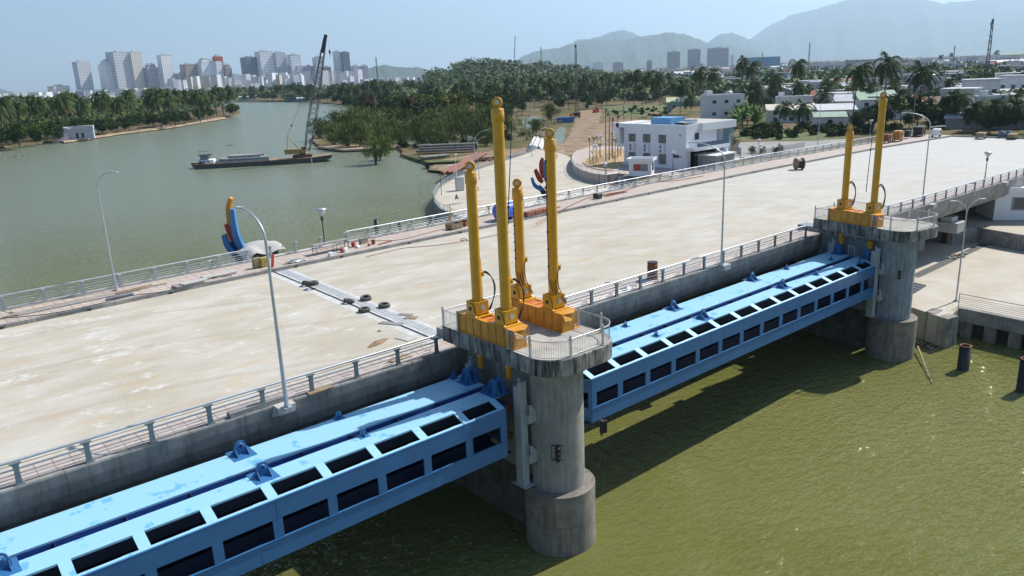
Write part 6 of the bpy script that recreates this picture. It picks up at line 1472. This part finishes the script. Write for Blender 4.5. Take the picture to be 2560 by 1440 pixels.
for p,x,y in scatter([(1835,330),(1870,318),(1900,330),(1905,300),(1850,275),(1790,300),(1830,312)],24,ZT,1.8)+scatter([(2320,322),(2375,322),(2375,300),(2320,300)],12,ZT,2):
    mk('banana_plant','banana plant with broad arching leaves in the clump at the roadside','banana plant',p,'banana plants at the roadside',[('trunk',bs,(0,0,0),1),('crown',bl,(0,0,0),1)],random.uniform(1.2,2.0),r.uniform(0,6))
# bare transplanted trunks with props on the sandy bed
for i,(x,y,yt) in enumerate([(1475,410,350),(1483,412,348),(1492,408,345),(1515,402,275),(1523,400,285),(1532,396,298),(1545,392,290),(1552,388,318),(1500,398,362),(1538,410,352),(1560,330,268),(1578,332,282),(1725,420,368)]):
    b=P(x,y,ZG+.2 if y>350 else ZL); H=hgt(b,x,yt); t=thing('bare_tree','bare newly planted trunk with props on the sandy bed' if i<10 else ['lopped trunk left behind the office roof','lopped trunk right behind the office roof','crooked bare sapling in front of the entrance'][i-10],'tree',b,random.random()*6,'bare propped trunks on the sandy bed' if i<10 else None)
    MB().path([(0,0,0),(.1,0,H*.5),(.05,.15,H)],.2 if H>8 else .12,7,.12 if H>8 else .06).build('trunk',wood,t)
    mb=clump_mesh(200+i,.5,.5,3,14,.25,[lf_o,twig],H); mb.build('crown',[lf_o,twig],t)
    if i<10:
        for a in(0,2.1,4.2): MB().tube((1.3*math.cos(a),1.3*math.sin(a),0),(0,0,2.4),.04,5).build('prop',bamb,t)
for i,(x,y) in enumerate([(1880,385),(1905,384),(1950,380),(1938,386)]): mk('potted_palm',['small date palm before the picket fence, leftmost','small date palm before the picket fence, second','small date palm with pale fronds by the road fence','small reddish palm beside the pale one'][i],'palm',P(x,y,ZT),None,[('trunk',bs,(0,0,0),1),('crown',PAL[i][1],(0,0,1.5),.38)],1)
# far woods as masses
def woodmass(name,pts,n,z,h0,h1,m,seed,kind='stuff',zf=None):
    rnd=random.Random(seed); mb=MB()
    for p in pts:
        zz=(zf(p) if zf else z); s=rnd.uniform(h0,h1)
        for k in range(34):
            c=Vector((p.x+rnd.gauss(0,.45)*s,p.y+rnd.gauss(0,.45)*s,zz+s*rnd.uniform(.1,1.0))); a=Vector((rnd.uniform(-1,1),rnd.uniform(-1,1),rnd.uniform(-.3,1))).normalized(); b=a.orthogonal().normalized(); w=s*.2*rnd.uniform(.6,1.3); mb.add([c-a*w,c-b*w*.7,c+a*w,c+b*w*.7],[(0,1,2,3)],rnd.randint(0,1))
    return tag(mb.build(name,m),None,None,None,kind)
far_pts=[p for p,_,_ in scatter([(560,244),(1000,250),(1690,240),(2560,230),(2560,152),(2000,160),(1600,172),(1050,205),(560,228)],2600,ZT,0,4)]
o=woodmass('far_woodland',far_pts,0,ZL,9,15,[lf_d,lf_m],3); tag(o,'distant dark woodland spreading between the town roofs to the horizon','woodland')
hp=[]; D0=1500; prof=[(1060,192),(1105,180),(1150,166),(1170,158),(1200,156),(1240,160),(1290,166),(1340,165),(1390,168),(1440,172),(1500,186)]
rnd=random.Random(11)
for _ in range(620):
    x=rnd.uniform(1065,1495); u=rnd.random(); y=ip(prof,x); top=PD(x,y,D0); d=Vector((top.x,top.y,0)).normalized(); v=rnd.uniform(-.85,.05); q=top+d*(v*420); q.z=-14+(top.z+14)*(1-abs(v))**1.15; hp.append(q)
o=woodmass('hill_woodland',hp,0,0,8,15,[lf_d,lf_m],5,zf=lambda p:p.z-3); tag(o,'dark green woodland covering the low hill at centre','woodland')
ip_=[p for p,_,_ in scatter([(-60,345),(150,325),(430,290),(575,272),(560,262),(200,262),(-100,275)],420,ZL,0,4)]
o=woodmass('bank_undergrowth',ip_,0,ZL,6,12,[lf_d,lf_m],6); tag(o,'dark undergrowth filling the ground beneath the left bank palms','undergrowth')
rg=[p for p,_,_ in scatter([(985,366),(1120,366),(1340,350),(1420,300),(1290,292),(1000,330),(850,355)],260,ZL,0,4)]
o=woodmass('rank_grass',rg,0,ZL,1.2,2.6,[grass_m,lf_m],7); tag(o,'rank green grass and reeds on the near point','grass')
# ---------------- town houses ----------------
def facade(name,base,win,sx,sz,mort=.45,rough=.7):
    """wall colour crossed by rows of windows and floor bands; for towers too far off to show single windows"""
    m=bpy.data.materials.new(name); m.use_nodes=True; n,l=NT(m); b=n['Principled BSDF']; b.inputs['Roughness'].default_value=rough
    tc=n.new('ShaderNodeTexCoord'); sp=n.new('ShaderNodeSeparateXYZ'); l.new(tc.outputs['Object'],sp.inputs[0]); ad=n.new('ShaderNodeMath'); l.new(sp.outputs[0],ad.inputs[0]); l.new(sp.outputs[1],ad.inputs[1])
    cb_=n.new('ShaderNodeCombineXYZ'); l.new(ad.outputs[0],cb_.inputs[0]); l.new(sp.outputs[2],cb_.inputs[1])
    br=n.new('ShaderNodeTexBrick'); br.offset=0; br.inputs['Scale'].default_value=1; br.inputs['Brick Width'].default_value=sx; br.inputs['Row Height'].default_value=sz; br.inputs['Mortar Size'].default_value=mort*min(sx,sz)*.5; br.inputs['Mortar Smooth'].default_value=.1
    br.inputs['Color1'].default_value=(*win,1); br.inputs['Color2'].default_value=(*[c*1.35 for c in win],1); br.inputs['Mortar'].default_value=(*base,1); l.new(cb_.outputs[0],br.inputs[0]); l.new(br.outputs[0],b.inputs['Base Color']); return m
HM={}
def wallm(c):
    k='wall_%d_%d_%d'%tuple(int(x*99) for x in c)
    if k not in HM: HM[k]=mat(k,c,.85,0,.12,.4,streak=.3,streakcol=tuple(x*.55 for x in c))
    return HM[k]
WH=(.66,.67,.68); CR=(.55,.51,.42); GR=(.33,.34,.35); PK=(.48,.33,.28); BL=(.30,.42,.55); REDR=(.28,.10,.06); GRNR=(.28,.38,.30); LGR=(.50,.52,.53); RUSTR=(.24,.15,.11)
def house(px0,px1,yb,yt,z,label,wall=WH,roof=LGR,kind='flat',dep=9,rz=None,win=2,group=None,cat='house',tank=False,floors=1):
    b=P((px0+px1)/2,yb,z); D=math.hypot(b.x,b.y); w_=(px1-px0)*math.sqrt(D*D+(CH-z)**2)/FPX; h=max(2.8,hgt(b,(px0+px1)/2,yt)); az=math.atan2(b.y,b.x)
    rz=az-math.pi/2+(rz if rz is not None else .15); t=thing('house',label,cat,b,rz,group); wm=wallm(wall); rm=wallm(roof)
    x0,x1=-w_/2,w_/2; hh=h if kind=='flat' else h*.72
    MB().bb(x0,x1,0,dep,-1,hh).build('wall',wm,t)
    if kind=='flat':
        r=MB().bb(x0+.25,x1-.25,.25,dep-.25,hh+.002,hh+.05).build('roof',rm,t)
        mb=MB(); mb.bb(x0-.1,x1+.1,-.1,.15,hh-.02,hh+.6).bb(x0-.1,x1+.1,dep-.15,dep+.1,hh-.02,hh+.6).bb(x0-.1,x0+.15,.15,dep-.15,hh-.02,hh+.6).bb(x1-.15,x1+.1,.15,dep-.15,hh-.02,hh+.6); mb.build('parapet',wm,t)
        if w_>9: MB().bb(x0+1,x0+3.6,dep*.5,dep*.8,hh+.05,hh+2.3).build('stair_head',wm,t)
    elif kind=='gable':
        mb=MB(); e=.6; mb.add([(x0-e,-e,hh-.1),(x1+e,-e,hh-.1),(x1+e,dep+e,hh-.1),(x0-e,dep+e,hh-.1),(x0-e,dep/2,h),(x1+e,dep/2,h)],[(0,1,5,4),(2,3,4,5),(1,2,5),(3,0,4),(3,2,1,0)]); mb.build('roof',rm,t)
    elif kind=='front_gable':
        mb=MB(); e=.6; xm=0; mb.add([(x0-e,-e,hh-.1),(x1+e,-e,hh-.1),(x1+e,dep+e,hh-.1),(x0-e,dep+e,hh-.1),(xm,-e,h),(xm,dep+e,h)],[(1,2,5,4),(3,0,4,5),(0,1,4),(2,3,5),(3,2,1,0)]); mb.build('roof',rm,t)
    elif kind=='mono':
        mb=MB(); e=.5; mb.add([(x0-e,-e,hh),(x1+e,-e,hh),(x1+e,dep+e,h),(x0-e,dep+e,h),(x0-e,-e,hh-.2),(x1+e,-e,hh-.2),(x1+e,dep+e,hh-.2),(x0-e,dep+e,hh-.2)],[(0,1,2,3),(4,5,1,0),(5,6,2,1),(6,7,3,2),(7,4,0,3),(7,6,5,4)]); mb.build('roof',rm,t)
    for f in range(floors):
        for i in range(win):
            x=x0+w_*(i+.5)/win; ww=min(1.7,w_/win*.45); zc=(hh/floors)*(f+.55)
            fr=MB().bb(x-ww/2-.1,x+ww/2+.1,-.07,.01,zc-.8,zc+.8).build('window',wm,t); MB().bb(x-ww/2,x+ww/2,-.085,-.071,zc-.7,zc+.7).build('pane',glass,fr)
    if win: MB().bb(x1-w_*.16-.5,x1-w_*.16+.5,-.06,.01,0,2.1).build('door',galvd,t)
    for y in (dep*.35,dep*.7):
        fr=MB().bb(x1-.01,x1+.06,y-.7,y+.7,hh*.5-.1,hh*.5+1.2).build('window',wm,t); MB().bb(x1+.061,x1+.075,y-.6,y+.6,hh*.5,hh*.5+1.1).build('pane',glass,fr)
    if tank: MB().lathe((x0+w_*.7,dep*.5,hh+1.2),[(.1,-1.3),(.65,-1.2),(.7,0),(.65,1.2),(.1,1.3)],12,axis='X').build('roof_tank',galv,t)
    return t
for a in [
 (1671,1770,280,243,ZL,'long low grey-green shed with pale yellow roof behind the dirt field',GRNR,(.52,.54,.36),'gable',12,.05,3),
 (1772,1857,300,240,ZT,'two-storey white cube house with big corner window and roof tank',WH,LGR,'flat',13,.3,3,None,'house',True,2),
 (1925,2030,306,262,ZT,'cream-roofed house with shaded front, middle of the town edge',WH,CR,'mono',9,.1,3,None,'house',False,2),
 (1945,2020,290,244,ZT,'plain white wall block behind the cream-roofed house',WH,LGR,'flat',7,.1,0),
 (1900,1972,262,213,ZT,'grey gabled warehouse among the palms left of the roofs',GR,GR,'front_gable',16,.25,1),
 (2052,2132,306,262,ZT,'white house with grey solar-like roof left of the tall palm',WH,LGR,'mono',10,.15,2),
 (2040,2108,318,282,ZT,'low white outbuilding under the grey-roofed house',WH,GRNR,'mono',7,.1,1),
 (2072,2150,238,196,ZT,'white roofs house with rusty gable above the solar-like roof',WH,RUSTR,'mono',12,-.2,2),
 (2155,2236,300,228,ZT,'two-storey house with green balcony roof beside the red gable',WH,GRNR,'mono',11,.25,3,None,'house',False,2),
 (2228,2296,296,240,ZT,'white house with dark red gabled tile roof between the big palms',WH,REDR,'front_gable',12,-.2,1),
 (2218,2292,250,188,ZT,'large blank white block behind the red gable',WH,LGR,'flat',14,.2,1),
 (2286,2346,264,196,ZT,'tall stained grey-white wall block with small high windows',(.45,.48,.52),LGR,'flat',14,.2,2,None,'house',True,3),
 (2344,2378,250,205,ZT,'narrow white house right of the tall stained wall block',WH,LGR,'flat',8,.1,1),
 (2392,2560,322,283,ZT,'long low house with pale lean-to roofs at the deck end',GR,LGR,'mono',8,.05,2),
 (2447,2502,316,245,ZT,'white two-storey house with one big window at the deck end',(.55,.56,.58),LGR,'flat',9,.15,1,None,'house',False,2),
 (2505,2600,316,248,ZT,'pinkish house with rusty roof at the right edge',PK,RUSTR,'mono',9,.1,2),
 (2430,2540,232,208,ZT,'long grey-roofed hall above the deck end',LGR,LGR,'gable',14,.2,3),
 (2500,2640,222,182,ZT,'long pale diagonal roof at the right edge',CR,(.42,.38,.32),'mono',20,-.5,0),
 (2398,2424,190,167,ZT,'small house with bright red roof on the wooded slope',WH,(.40,.08,.05),'gable',10,.1,1),
 (2478,2500,196,170,ZT,'small white domed shrine among dark trees',WH,WH,'front_gable',8,.1,1),
 (2430,2560,168,150,ZT,'very long white-roofed factory hall on the skyline',WH,(.62,.64,.66),'gable',40,.1,0),
 (2486,2512,152,134,ZT,'white block left on the right skyline',WH,LGR,'flat',14,.1,2),
 (2512,2570,152,130,ZT,'cream and green-roofed block at the right skyline edge',WH,GRNR,'mono',16,.1,3),
 (1866,1944,172,143,ZT,'wide sky-blue building behind the palms',(.10,.28,.48),(.12,.3,.5),'flat',30,.1,4,None,'building',False,2),
 (1655,1700,212,180,ZT,'white gabled hall with dark ridge behind the palms',WH,GR,'front_gable',22,.15,2),
 (1690,1740,200,178,ZT,'long white roofed hall right of the gabled one',WH,LGR,'mono',26,.1,2),
 (2120,2180,170,150,ZT,'grey block with flat roof left of the largest palm crown',GR,LGR,'flat',16,.1,2),
 (2030,2060,196,176,ZT,'small grey-roofed house left of the rusty gable',LGR,GR,'mono',12,.2,1),
 (1815,1838,205,192,ZT,'tiny white house seen between palm crowns',WH,LGR,'flat',9,.1,1),
 (2420,2440,262,246,ZT,'low white house by the squat date palm',WH,LGR,'flat',8,.1,1),
 (1375,1432,176,150,-4,'red-roofed villa on top of the wooded hill',CR,(.36,.10,.06),'gable',20,.1,4),
 (1405,1430,168,147,-4,'small upper red roof of the hilltop villas',CR,(.38,.09,.06),'front_gable',14,.1,2),
 (1315,1332,166,153,-4,'white villa with red roof left on the wooded hill',WH,(.36,.10,.06),'gable',12,.1,2),
 (600,622,250,240,ZL,'long green tin roof at the far waterline',GRNR,(.32,.4,.3),'mono',8,.1,1),(622,640,248,237,ZL,'small pale tin roof at the far waterline',GR,LGR,'mono',8,.1,1),
 (718,745,252,240,ZL,'teal shed at the far waterline by the crane boom',(.06,.17,.17),(.25,.3,.3),'flat',8,.1,1),(745,778,252,243,ZL,'blue-white tin roof at the far waterline',BL,(.5,.55,.6),'mono',8,.1,2),(748,765,247,239,ZL,'orange-red tin roof just right of the teal shed',GR,(.38,.14,.07),'mono',8,.1,1)]:
    house(*a)
# collapsed house on the left bank
t=thing('collapsed_house','ruined pale house with roof slab fallen into the river on the left bank','house',P(180,350,ZL),R(-20)); t.scale=(.72,.72,.7); cw=wallm((.5,.52,.56))
MB().bb(-5,16,3,9,0,8).build('wall',cw,t); MB().add([(-16,8,2),(-1,4,1.5),(-1,4,8.5),(-16,8,7.5),(-16,8.5,2),(-1,4.5,1.5),(-1,4.5,8.5),(-16,8.5,7.5)],[(0,1,2,3),(7,6,5,4),(3,2,6,7),(0,3,7,4),(1,5,6,2)]).build('side_wall',cw,t)
MB().add([(-12,-1,-.2),(-1,-3,-1.2),(-3,1,6.5),(-11,2,7.2),(-12,-.4,-.5),(-1,-2.4,-1.5),(-3,1.6,6.2),(-11,2.6,6.9)],[(0,1,2,3),(7,6,5,4),(0,4,5,1),(1,5,6,2),(2,6,7,3),(3,7,4,0)]).build('fallen_roof',mat('fallen_slab',(.40,.40,.42),.9,0,.2,.5),t)
MB().add([(-5.3,2.6,8),(16.3,2.6,8),(16.3,9.4,8),(-5.3,9.4,8),(-5.3,2.6,10.5),(0,2.6,8.8),(3,2.6,11),(16.3,2.6,10.8),(16.3,9.4,10.8),(-5.3,9.4,10.5)],[(0,1,7,6,5,4),(3,2,1,0),(1,2,8,7),(2,3,9,8),(3,0,4,9),(4,5,6,7,8,9)]).build('broken_roof',cw,t)
for x in(3,7): MB().bb(x,x+1.8,2.9,3.0,1,5.2).build('doorway',dark,t)
MB().bb(-1,12,-1.5,2.9,-1,.6).build('terrace',conc_dk,t)
# a house template reused across the town, then the rest as one mass
pool=[]
def small(w_,d,h,wc,rc,kind):
    mb=MB(); mb.bb(-w_/2,w_/2,0,d,-2,h); wl=mb.mesh('wall',wallm(wc)); mb=MB()
    if kind: mb.add([(-w_/2-.4,-.4,h),(w_/2+.4,-.4,h),(w_/2+.4,d+.4,h),(-w_/2-.4,d+.4,h),(-w_/2-.4,d/2,h+2.2),(w_/2+.4,d/2,h+2.2)],[(0,1,5,4),(2,3,4,5),(1,2,5),(3,0,4),(3,2,1,0)])
    else: mb.bb(-w_/2-.3,w_/2+.3,-.3,d+.3,h+.01,h+.5)
    rf=mb.mesh('roof',wallm(rc)); mb=MB()
    for i in range(3): mb.bb(-w_/2+w_*(i+.3)/3,-w_/2+w_*(i+.7)/3,-.06,.0,h*.4,h*.75)
    return wl,rf,[MB().bb(-w_/2+w_*(i+.3)/3,-w_/2+w_*(i+.7)/3,-.06,.01,h*.4,h*.75).mesh('window',glass) for i in range(3)]
for a in [(10,9,4,WH,LGR,0),(12,9,7,WH,LGR,0),(9,10,4,CR,REDR,1),(14,10,5,WH,(.55,.57,.6),1),(9,9,9,LGR,LGR,0),(12,10,4,PK,RUSTR,1),(11,9,7,WH,CR,0),(10,8,11,WH,LGR,0)]: pool.append(small(*a))
KL=['small flat-roofed white house in the dense far town','two-storey white house in the dense far town','cream house with red gable in the dense far town','white house with pale gable in the dense far town','pale grey three-storey house in the dense far town','pinkish house with rusty gable in the dense far town','white house with cream roof slab in the dense far town','narrow tall white house in the dense far town']
def town_house(p,i=None,s=1):
    i=random.randrange(len(pool)) if i is None else i; wl,rf,wn=pool[i]; return mk('town_house',KL[i],'house',p,KL[i].replace('small ','').split(' in ')[0]+' repeats',[('wall',wl,(0,0,0),1),('roof',rf,(0,0,0),1)]+[('window',w_,(0,0,0),1) for w_ in wn],s,math.atan2(p.y,p.x)-math.pi/2+random.uniform(-.5,.5))
for p,x,y in scatter([(1690,212),(1850,238),(2140,300),(2370,310),(2560,300),(2560,170),(2200,175),(1700,196)],115,ZT,12): town_house(p,s=1.25)
for p,x,y in scatter([(1480,186),(1700,200),(2200,178),(2560,172),(2560,150),(2000,162),(1600,170)],150,ZT,12): town_house(p,s=1.6)
rnd=random.Random(21); mb=MB(); cm_=[wallm(WH),wallm(LGR),wallm(CR),wallm((.36,.16,.11)),wallm((.58,.6,.64)),wallm((.28,.30,.35))]
for p,x,y in scatter([(1400,176),(1700,178),(2560,152),(2560,140),(2000,150),(1500,166)],700,ZT,0,3):
    w_=rnd.uniform(9,22); h=rnd.uniform(4,13); mb.box((p.x,p.y,ZT+h/2),(w_,rnd.uniform(9,16),h),rnd.uniform(0,3),rnd.randint(0,4))
tag(mb.build('far_town',cm_),'far low town of white and pale roofs below the mountains at right','town',None,'stuff')
mb=MB()
for _ in range(1900):
    x=rnd.uniform(-80,1150); D=rnd.uniform(2300,3900); hb=rnd.choice([8,10,12,14,18,24,34,44,52]) if 430<x<900 else rnd.choice([7,8,9,12,16,24]); p=PD(x,HZ(x),D); w_=rnd.uniform(10,24); mb.box((p.x,p.y,ZL+hb/2),(w_,rnd.uniform(10,20),hb),rnd.uniform(0,3),rnd.choice([0,0,0,0,1,2,4,4,5]))
tag(mb.build('far_city',cm_),'far low white city blocks behind the river trees at left','city',None,'stuff')
# towers
WN=(.13,.16,.20)
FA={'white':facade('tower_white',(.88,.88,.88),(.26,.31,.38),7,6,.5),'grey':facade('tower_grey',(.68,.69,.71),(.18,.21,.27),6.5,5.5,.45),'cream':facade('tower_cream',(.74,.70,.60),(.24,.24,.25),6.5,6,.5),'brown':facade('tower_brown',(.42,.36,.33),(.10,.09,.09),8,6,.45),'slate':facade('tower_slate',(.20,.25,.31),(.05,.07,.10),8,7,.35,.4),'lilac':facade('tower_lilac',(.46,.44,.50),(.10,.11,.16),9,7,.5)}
rdm=mat('tower_red',(.45,.05,.04),.6)
def tower(px0,px1,yt,k,label,D=3300,steps=((1,1),),side=None,rz=.5,dep=None,mark=None):
    pc=(px0+px1)/2; b=PD(pc,HZ(pc),D); b.z=ZL; w_=(px1-px0)*D/FPX*.80/(1+((pc-1280)/FPX)**2); dep=dep or w_*.75; top=PD(pc,yt,D).z; H=top-ZL; t=thing('tower_block',label,'tower',b,math.atan2(b.y,b.x)-math.pi/2+rz); m=FA[k]; z=0
    for i,(fw,fh) in enumerate(steps):
        MB().bb(-w_/2*fw,w_/2*fw,-dep/2*fw,dep/2*fw,z if i==0 else z+.01,H*fh).build('block',m,t); MB().bb(-w_/2*fw-.3,w_/2*fw+.3,-dep/2*fw-.3,dep/2*fw+.3,H*fh,H*fh+1.6).build('roof_edge',wallm(LGR) if k!='slate' else galvd,t); z=H*fh+1.6
    MB().bb(-w_*.2,w_*.2,-dep*.2,dep*.2,z+.01,z+5).build('plant_room',wallm(LGR),t)
    if side: MB().bb(w_/2+.02,w_/2+w_*.12,-dep/2,dep/2,0,H*.98).build('side_wing',wallm(side),t)
    if mark: MB().bb(w_/2*.9,w_/2+1.2,-dep/2-1,dep*.1,H*.12,H*.99).build('red_fin',rdm,t); MB().bb(-w_/2-.5,w_/2+.5,-dep/2-.5,dep/2+.5,H*.86,H*.985).build('red_crown',rdm,t)
    return t
for a in [(192,236,155,'grey','grey residential tower standing leftmost on the skyline'),(254,308,153,'white','white stepped tower in front of the wide tallest slab'),(278,346,131,'grey','wide grey slab tower, tallest of the left cluster'),(330,366,131,'cream','cream rounded tower joined to the right of the wide slab'),
  (365,402,162,'lilac','lower lilac stepped tower right of the cream one'),(403,440,139,'white','slim pale tower standing alone in the gap'),(456,502,161,'brown','brown-beige tower with paired flats'),(440,478,184,'lilac','low lilac slab before the brown tower'),(497,542,149,'white','white tower with dark crown and spire'),(540,564,140,'white','slim white tower with red crown and red fin'),
  (562,584,163,'brown','slim brown lattice-fronted tower right of the red-crowned one'),(608,652,144,'slate','broad dark slate tower right of the wide gap'),(645,690,130,'white','tallest white tower with dark vertical bands'),(689,720,132,'grey','round-shouldered grey tower right of the tallest white one'),(724,755,138,'white','white tower with two dark stripes left of the crane boom'),
  (786,812,144,'grey','grey tower half hidden by the crane boom'),(838,858,130,'grey','left half of the twin grey tower right of the boom'),(857,879,131,'slate','right half of the twin grey tower, with roof garden'),(690,740,168,'lilac','broad lilac mid-rise below the grey towers'),(740,762,165,'grey','grey mid-rise left of the boom base'),(762,786,166,'lilac','lilac mid-rise behind the boom'),(806,830,168,'brown','brown mid-rise just right of the boom'),
  (880,902,166,'grey','grey mid-rise right of the twin tower'),(903,922,165,'lilac','lilac mid-rise farther right of the twin tower'),(660,700,186,'brown','dull brown mid-rise at the foot of the tallest white tower'),(700,735,180,'white','bright white sail-shaped mid-rise in the centre of the city'),(596,645,190,'white','white hotel block with green side below the slate tower'),(120,176,216,'cream','cream low blocks above the palms at far left'),(505,545,190,'white','white low block below the dark-crowned tower'),(420,460,196,'cream','cream low block below the slim lone tower')]:
    tower(*a,steps=((1,.9),(.7,1)) if 'stepped' in a[4] or 'crown' in a[4] else ((1,1),),mark='red crown' in a[4],side=WH if 'white' in a[4] else None)
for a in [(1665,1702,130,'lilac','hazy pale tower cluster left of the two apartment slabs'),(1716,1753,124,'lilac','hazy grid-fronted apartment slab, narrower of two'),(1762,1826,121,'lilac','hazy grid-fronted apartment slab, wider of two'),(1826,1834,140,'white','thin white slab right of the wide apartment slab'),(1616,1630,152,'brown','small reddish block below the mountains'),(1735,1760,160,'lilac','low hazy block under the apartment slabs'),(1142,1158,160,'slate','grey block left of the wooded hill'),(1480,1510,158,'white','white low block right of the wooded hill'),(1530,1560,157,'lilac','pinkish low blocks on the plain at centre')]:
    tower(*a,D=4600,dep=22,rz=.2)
# masts
def mast(px,yb,yt,z,label,D=None,w0=2.2,w1=.8):
    b=P(px,yb,z) if D is None else PD(px,HZ(px),D); b.z=z; H=hgt(b,px,yt) if D is None else PD(px,yt,D).z-z; t=thing('radio_mast',label,'mast',b); lattice(MB(),(0,0,0),(0,0,H),w0,w1,max(10,int(H/4)),.16).build('lattice',lat,t)
    for z_,a in((.97,0),(.93,2),(.8,4)): MB().box((.9*math.cos(a),.9*math.sin(a),H*z_),(.6,.6,2.2)).build('antenna',galv,t)
    MB().tube((0,0,H),(0,0,H+3),.08,5).build('tip',dark,t); return t
mast(2472,150,48,ZT,'tall lattice radio mast on the right skyline',D=620); mast(2022,160,108,ZT,'slim radio mast on the plain left of the rear cylinders',D=1400,w0=3); mast(1354,160,118,0,'lattice radio mast on the wooded hill',D=1450,w0=3.5,w1=1.5); mast(944,200,143,ZL,'thin mast above the far bank right of the crane',D=1300,w0=1.6,w1=1.2)
mast(2385,150,115,ZT,'small far mast left of the tall radio mast',D=1500); mast(1905,150,132,ZT,'short mast above the sky-blue building',D=1800); 

# ---------------- haze ----------------
hm=bpy.data.materials.new('haze'); hm.use_nodes=True; n,l=NT(hm); n.remove(n['Principled BSDF'])
pv=n.new('ShaderNodeVolumePrincipled'); pv.inputs['Color'].default_value=(.60,.80,1,1); pv.inputs['Density'].default_value=HAZE; pv.inputs['Anisotropy'].default_value=.38
l.new(pv.outputs[0],n['Material Output'].inputs['Volume'])
mb=MB(); mb.bb(-22000,38000,-3800,40000,W-4,2600); tag(mb.build('haze',hm),kind='stuff')
